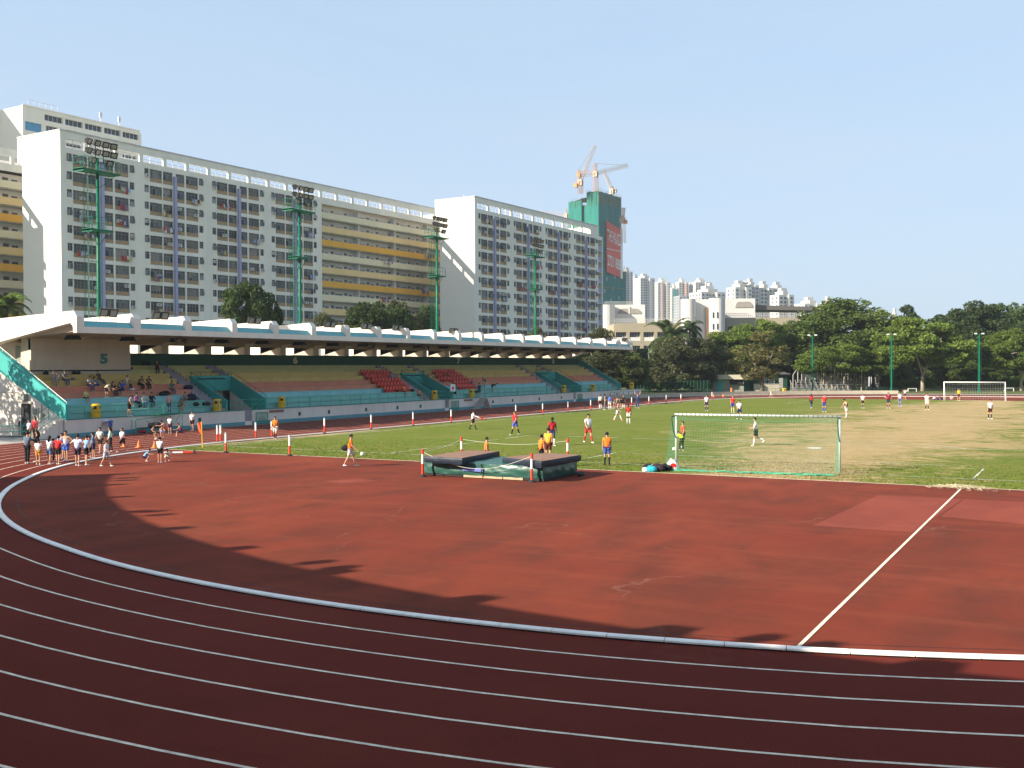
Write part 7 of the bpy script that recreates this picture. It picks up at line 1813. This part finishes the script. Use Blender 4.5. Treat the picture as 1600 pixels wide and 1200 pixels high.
for u, v, f, po, lab, kw in [
 (83, 594, 320, 'sit', 'adult in grey shirt sitting high at the left under the number five wall', dict(shirt=LG, bottom=(.35,.30,.22), shorts=False)),
 (89.5, 595, 300, 'sit', 'child in white shirt sitting beside the adult in grey', dict(shirt=WH, bottom=BK, h=1.25)),
 (100.5, 595, 330, 'sit', 'adult in grey top and jeans sitting third from the left', dict(shirt=GY, bottom=(.08,.10,.16), shorts=False)),
 (139.5, 606, 330, 'sit', 'adult in grey long sleeved top and jeans', dict(shirt=LG, bottom=(.06,.08,.16), shorts=False, sleeve='long')),
 (153, 605, 200, 'sitf', 'adult in blue denim leaning over on the upper tiers', dict(shirt=(.08,.18,.38), bottom=(.06,.10,.24), shorts=False)),
 (155, 598, 340, 'sitb', 'adult with legs stretched out behind the one in denim', dict(shirt=DG, bottom=(.06,.09,.17), shorts=False)),
 (133.5, 618, 330, 'sit', 'child in lime shirt sitting with legs down', dict(shirt=(.50,.58,.20), bottom=BK, h=1.4)),
 (165, 622, 350, 'bendh', 'child in cream shirt bending down on the blue tier', dict(shirt=(.62,.62,.45), bottom=DG, h=1.35)),
 (176, 611, 330, 'sit', 'woman in black sitting beside the child in blue', dict(shirt=BK, bottom=DG, shorts=False, hair='long')),
 (186.5, 610, 300, 'sit', 'dark haired girl sitting behind the child in bright blue', dict(shirt=DG, bottom=DG, hair='long', h=1.4)),
 (191.5, 619, 100, 'stand', 'child in bright blue shirt standing with back to us', dict(shirt=(.03,.08,.42), bottom=NV, h=1.3)),
 (198.5, 613, 110, 'stand', 'child in cream top standing beside the bright blue one', dict(shirt=(.55,.52,.36), bottom=(.4,.35,.3), h=1.25)),
 (198, 606, 340, 'sit', 'adult in dark jacket above the child in cream', dict(shirt=DG, bottom=DG, shorts=False)),
 (218, 601, 330, 'sitf', 'adult in dark green jacket, left one of the pair on the yellow tier', dict(shirt=(.05,.07,.05), bottom=BK, shorts=False)),
 (231, 601, 310, 'sitf', 'adult in dark brown jacket, right one of the pair on the yellow tier', dict(shirt=(.06,.035,.03), bottom=BK, shorts=False)),
 (268, 611, 315, 'sit', 'woman in dark green top sitting alone by the aisle', dict(shirt=(.06,.13,.12), bottom=(.08,.10,.13), shorts=False, hair='long')),
 (245, 578, 300, 'sit', 'adult in black sitting alone on the topmost tier', dict(shirt=BK, bottom=(.08,.08,.09), shorts=False)),
 (212, 628, 345, 'sit', 'woman in purple top sitting on the teal tier behind the athlete', dict(shirt=(.32,.08,.26), bottom=BK, shorts=False, hair='long')),
 (224, 629, 320, 'sit', 'adult in white jacket and jeans on the teal tier', dict(shirt=(.48,.47,.42), bottom=(.12,.18,.26), shorts=False, sleeve='long')),
 (236.5, 629, 310, 'sit', 'adult in black beside the white jacket on the teal tier', dict(shirt=BK, bottom=(.06,.08,.13), shorts=False, sleeve='long')),
 (283, 632, 300, 'sit', 'person in black and white top sitting near the rail by the stand entrance', dict(shirt=(.14,.14,.15), bottom=(.45,.45,.42), h=1.5)),
 (289, 628, 290, 'sit', 'person in grey shirt sitting behind the black and white top', dict(shirt=GY, bottom=DG, h=1.5)),
 (280, 636, 320, 'sitf', 'child in black leaning forward on the lowest tier by the entrance', dict(shirt=BK, bottom=DG, h=1.35)),
 (609.5, 594, 340, 'sit', 'person in blue shirt sitting in the upper red seats left of the entrance', dict(shirt=(.05,.12,.34), bottom=DG)),
 (631, 613, 320, 'sit', 'person in orange with a black bag on the lower red seats', dict(shirt=OR_, bottom=DG)),
 (654.5, 617, 330, 'sit', 'person in orange shirt sitting next to the entrance wall', dict(shirt=OR_, bottom=BK)),
 (700.5, 594, 200, 'sit', 'person in dark clothes sitting in the upper red seats right of the entrance', dict(shirt=DG, bottom=NV)),
 (737, 600, 340, 'sit', 'person in blue shirt sitting at the right edge of the red seats', dict(shirt=(.05,.08,.26), bottom=(.35,.35,.4))),
 (759, 609, 220, 'bendh', 'person in black shirt and white trousers leaning on the teal tier', dict(shirt=BK, bottom=(.5,.5,.52), shorts=False)),
 (769, 611, 350, 'bend', 'person in dark clothes bending down, rightmost of the group by the red seats', dict(shirt=(.06,.05,.05), bottom=BK)),
]:
    ps_(u, v, f, po, lab, **kw)
# grow all the skins in one pass
bpy.context.view_layer.update(); dg = bpy.context.evaluated_depsgraph_get(); grown = []
for o, mats, parent in SKN: grown.append(bpy.data.meshes.new_from_object(o.evaluated_get(dg)))
for (o, mats, parent), me in zip(SKN, grown):
    o.modifiers.clear(); old = o.data; me.name = o.name; o.data = me; me.materials.clear()
    for k in mats: me.materials.append(M[k] if isinstance(k, str) else k)
    me.polygons.foreach_set('use_smooth', [True]*len(me.polygons)); bpy.data.meshes.remove(old); o.parent = parent
# bags
def bag(p, r, col, label, blobs=3, seed=1, group='bags left on the ground and tiers'):
    rg = random.Random(seed); t = MB(); p = Vector(p)
    for i in range(blobs): c = p+Vector((rg.uniform(-.5, .5)*r, rg.uniform(-.5, .5)*r, r*.42)); t.ell(c, (r*rg.uniform(.5, .8), r*rg.uniform(.5, .8), r*rg.uniform(.4, .62)), 8, 6)
    o = t.build('bag', cloth(col), smooth=True); tag(o, label, 'bag', group)
q0 = G(1012, 736)
for u, v, r, c, l in ((1010, 737, .2, WH, 'small white bag at the left of the pile before the near goal'), (1013, 733, .26, BK, 'black bag behind the small white one before the near goal'), (1020, 737.5, .30, (.02,.32,.42), 'turquoise bag in the pile before the near goal'),
    (1022, 733.5, .28, (.18,.15,.10), 'khaki cap and bag on top of the pile before the near goal'), (1032, 736.5, .36, (.025,.02,.025), 'big black sports bag in the pile before the near goal'), (1040, 735.5, .32, BK, 'black bag next to the white carrier bag')): bag(G(u, v), r, c, l, 3, int(u))
t = thing('carrier_bag', 'white plastic carrier bag with a red mark at the foot of the near left goalpost', 'bag', G(1050.5, 735)); p = G(1050.5, 735)
b = MB(); V = []
for j in range(5):
    z = j*.12; r = (.26, .30, .27, .20, .12)[j]
    for i in range(10): a = 6.283*i/10; V.append((p.x+r*math.cos(a)*(1+.12*math.sin(i*3+j)), p.y+r*.7*math.sin(a)*(1+.12*math.cos(i*2+j)), .02+z+(.05*math.sin(i*2) if j == 4 else 0)))
b.add(V, [(j*10+i, j*10+(i+1) % 10, (j+1)*10+(i+1) % 10, (j+1)*10+i) for j in range(4) for i in range(10)]); b.build('carrier', 'sign_white', t, smooth=True)
b = MB(); q = p-Dv*.235; b.add([tuple(q+Rv*a+Vector((0, 0, z))) for a, z in ((-.12,.12),(-.02,.10),(.0,.2),(.12,.12),(.14,.3),(.0,.36),(-.12,.32))], [tuple(range(7))]); b.build('red_print', 'sign_red', t)
bag(G(803-10, 727), .36, (.03,.06,.14), 'navy rucksack standing on the apron between the two top mats', 3, 7); bag(G(821, 727), .42, BK, 'black bag standing behind the right mat', 3, 8); bag(G(792+115, 744), .22, (.06,.06,.07), 'dark shoe bag at the right corner of the landing mat', 2, 9)
for u, q, r, c, l in ((72, 6, .25, BK, 'black bag lying left of the adult in grey'), (119.5, 6, .30, BK, 'black rucksack standing on the yellow tier, right of the three'), (112, 5, .25, GY, 'grey bag by the feet of the third adult'), (229, 8, .35, (.02,.02,.04), 'dark bag on the topmost tier left of the lone adult'),
   (257, 2, .40, BK, 'long black bag on the blue tier'), (298, 1, .55, (.02,.02,.04), 'big heap of dark bags at the aisle by the first entrance'), (294, 3, .40, (.03,.03,.07), 'navy bag on the tier above the heap'), (306, 0, .35, BK, 'black bag on the lowest tier left of the yellow bin'), (322, 0, .33, BK, 'black rucksack by the yellow bin'),
   (205, 7, .22, (.3,.08,.07), 'red and white bag at the corner of the number five wall'), (620, 1, .3, BK, 'black bag in the red seats left of the seated person in orange'), (643, 1, .32, BK, 'black bag in the aisle between the two in orange'), (745, 0, .32, BK, 'black bag beside the standing person in dark blue'), (711, 0, .3, BK, 'black bag right of the red cross sign'), (207, 3, .25, (.6,.6,.6), 'white cloth lying on the salmon tier')):
    X = RX[q]-.3; bag((X, wy(u, X, 600), LV[q+1]), r, c, l, 3, u)
bag(G(243, 676.5)+Vector((0, 0, .4)), .42, BK, 'black bag on the green frame by the wall', 3, 3); bag(G(222, 677), .3, (.3,.03,.03), 'red and dark bag on the ground left of the green frame', 2, 4)
# green equipment frame leaning at the wall
x = SX+.75; ya, yb = wy(212, x, 670), wy(285, x, 665)
t = thing('equipment_frame', 'green tubular frame standing against the stand wall behind the sitting athletes', 'frame', (x, (ya+yb)/2, 0))
b = MB()
for (p_, q_) in (((x,ya,0),(x,ya,1.0)),((x,ya,1.0),(x,yb,1.3)),((x,ya,.35),(x,yb,.35)),((x,yb,0),(x,yb,1.3)),((x,ya+1,.9),(x+.1,ya+2.1,0)),((x,yb-1.7,0),(x,yb,1.3)),((x-.4,ya,0),(x-.4,ya,1.0)),((x,ya,1.0),(x-.4,ya,1.0)),((x,yb-2,1.25),(x-.5,yb-2,1.25))): b.tube(p_, q_, .028, n=5)
b.build('tubes', 'rail_green', t)
b = MB(); b.box(x-.5, x+.1, yb-2.2, yb-.4, 1.28, 1.34); b.build('top_board', 'mast_green', t); b = MB(); b.box(x-.35, x+.05, ya+.3, yb-1.0, .36, .40); b.build('bench', 'dark_green', t)

# ------------------------------------------------------------------ haze
b = MB(); b.box(-700, 900, -420, 1700, -1.5, 150)
hz = b.build('haze', [], center=False); hz['kind'] = 'stuff'; hm = bpy.data.materials.new('haze'); hm.use_nodes = True; n = hm.node_tree
n.nodes.remove(n.nodes['Principled BSDF']); pv = n.nodes.new('ShaderNodeVolumePrincipled'); pv.inputs['Color'].default_value = (.82, .90, 1.0, 1); pv.inputs['Density'].default_value = .00016; pv.inputs['Anisotropy'].default_value = .2
n.links.new(pv.outputs[0], n.nodes['Material Output'].inputs['Volume']); hz.data.materials.append(hm)
tag(hz, 'thin pale haze over the whole stadium and the blocks beyond', 'haze', kind='stuff')
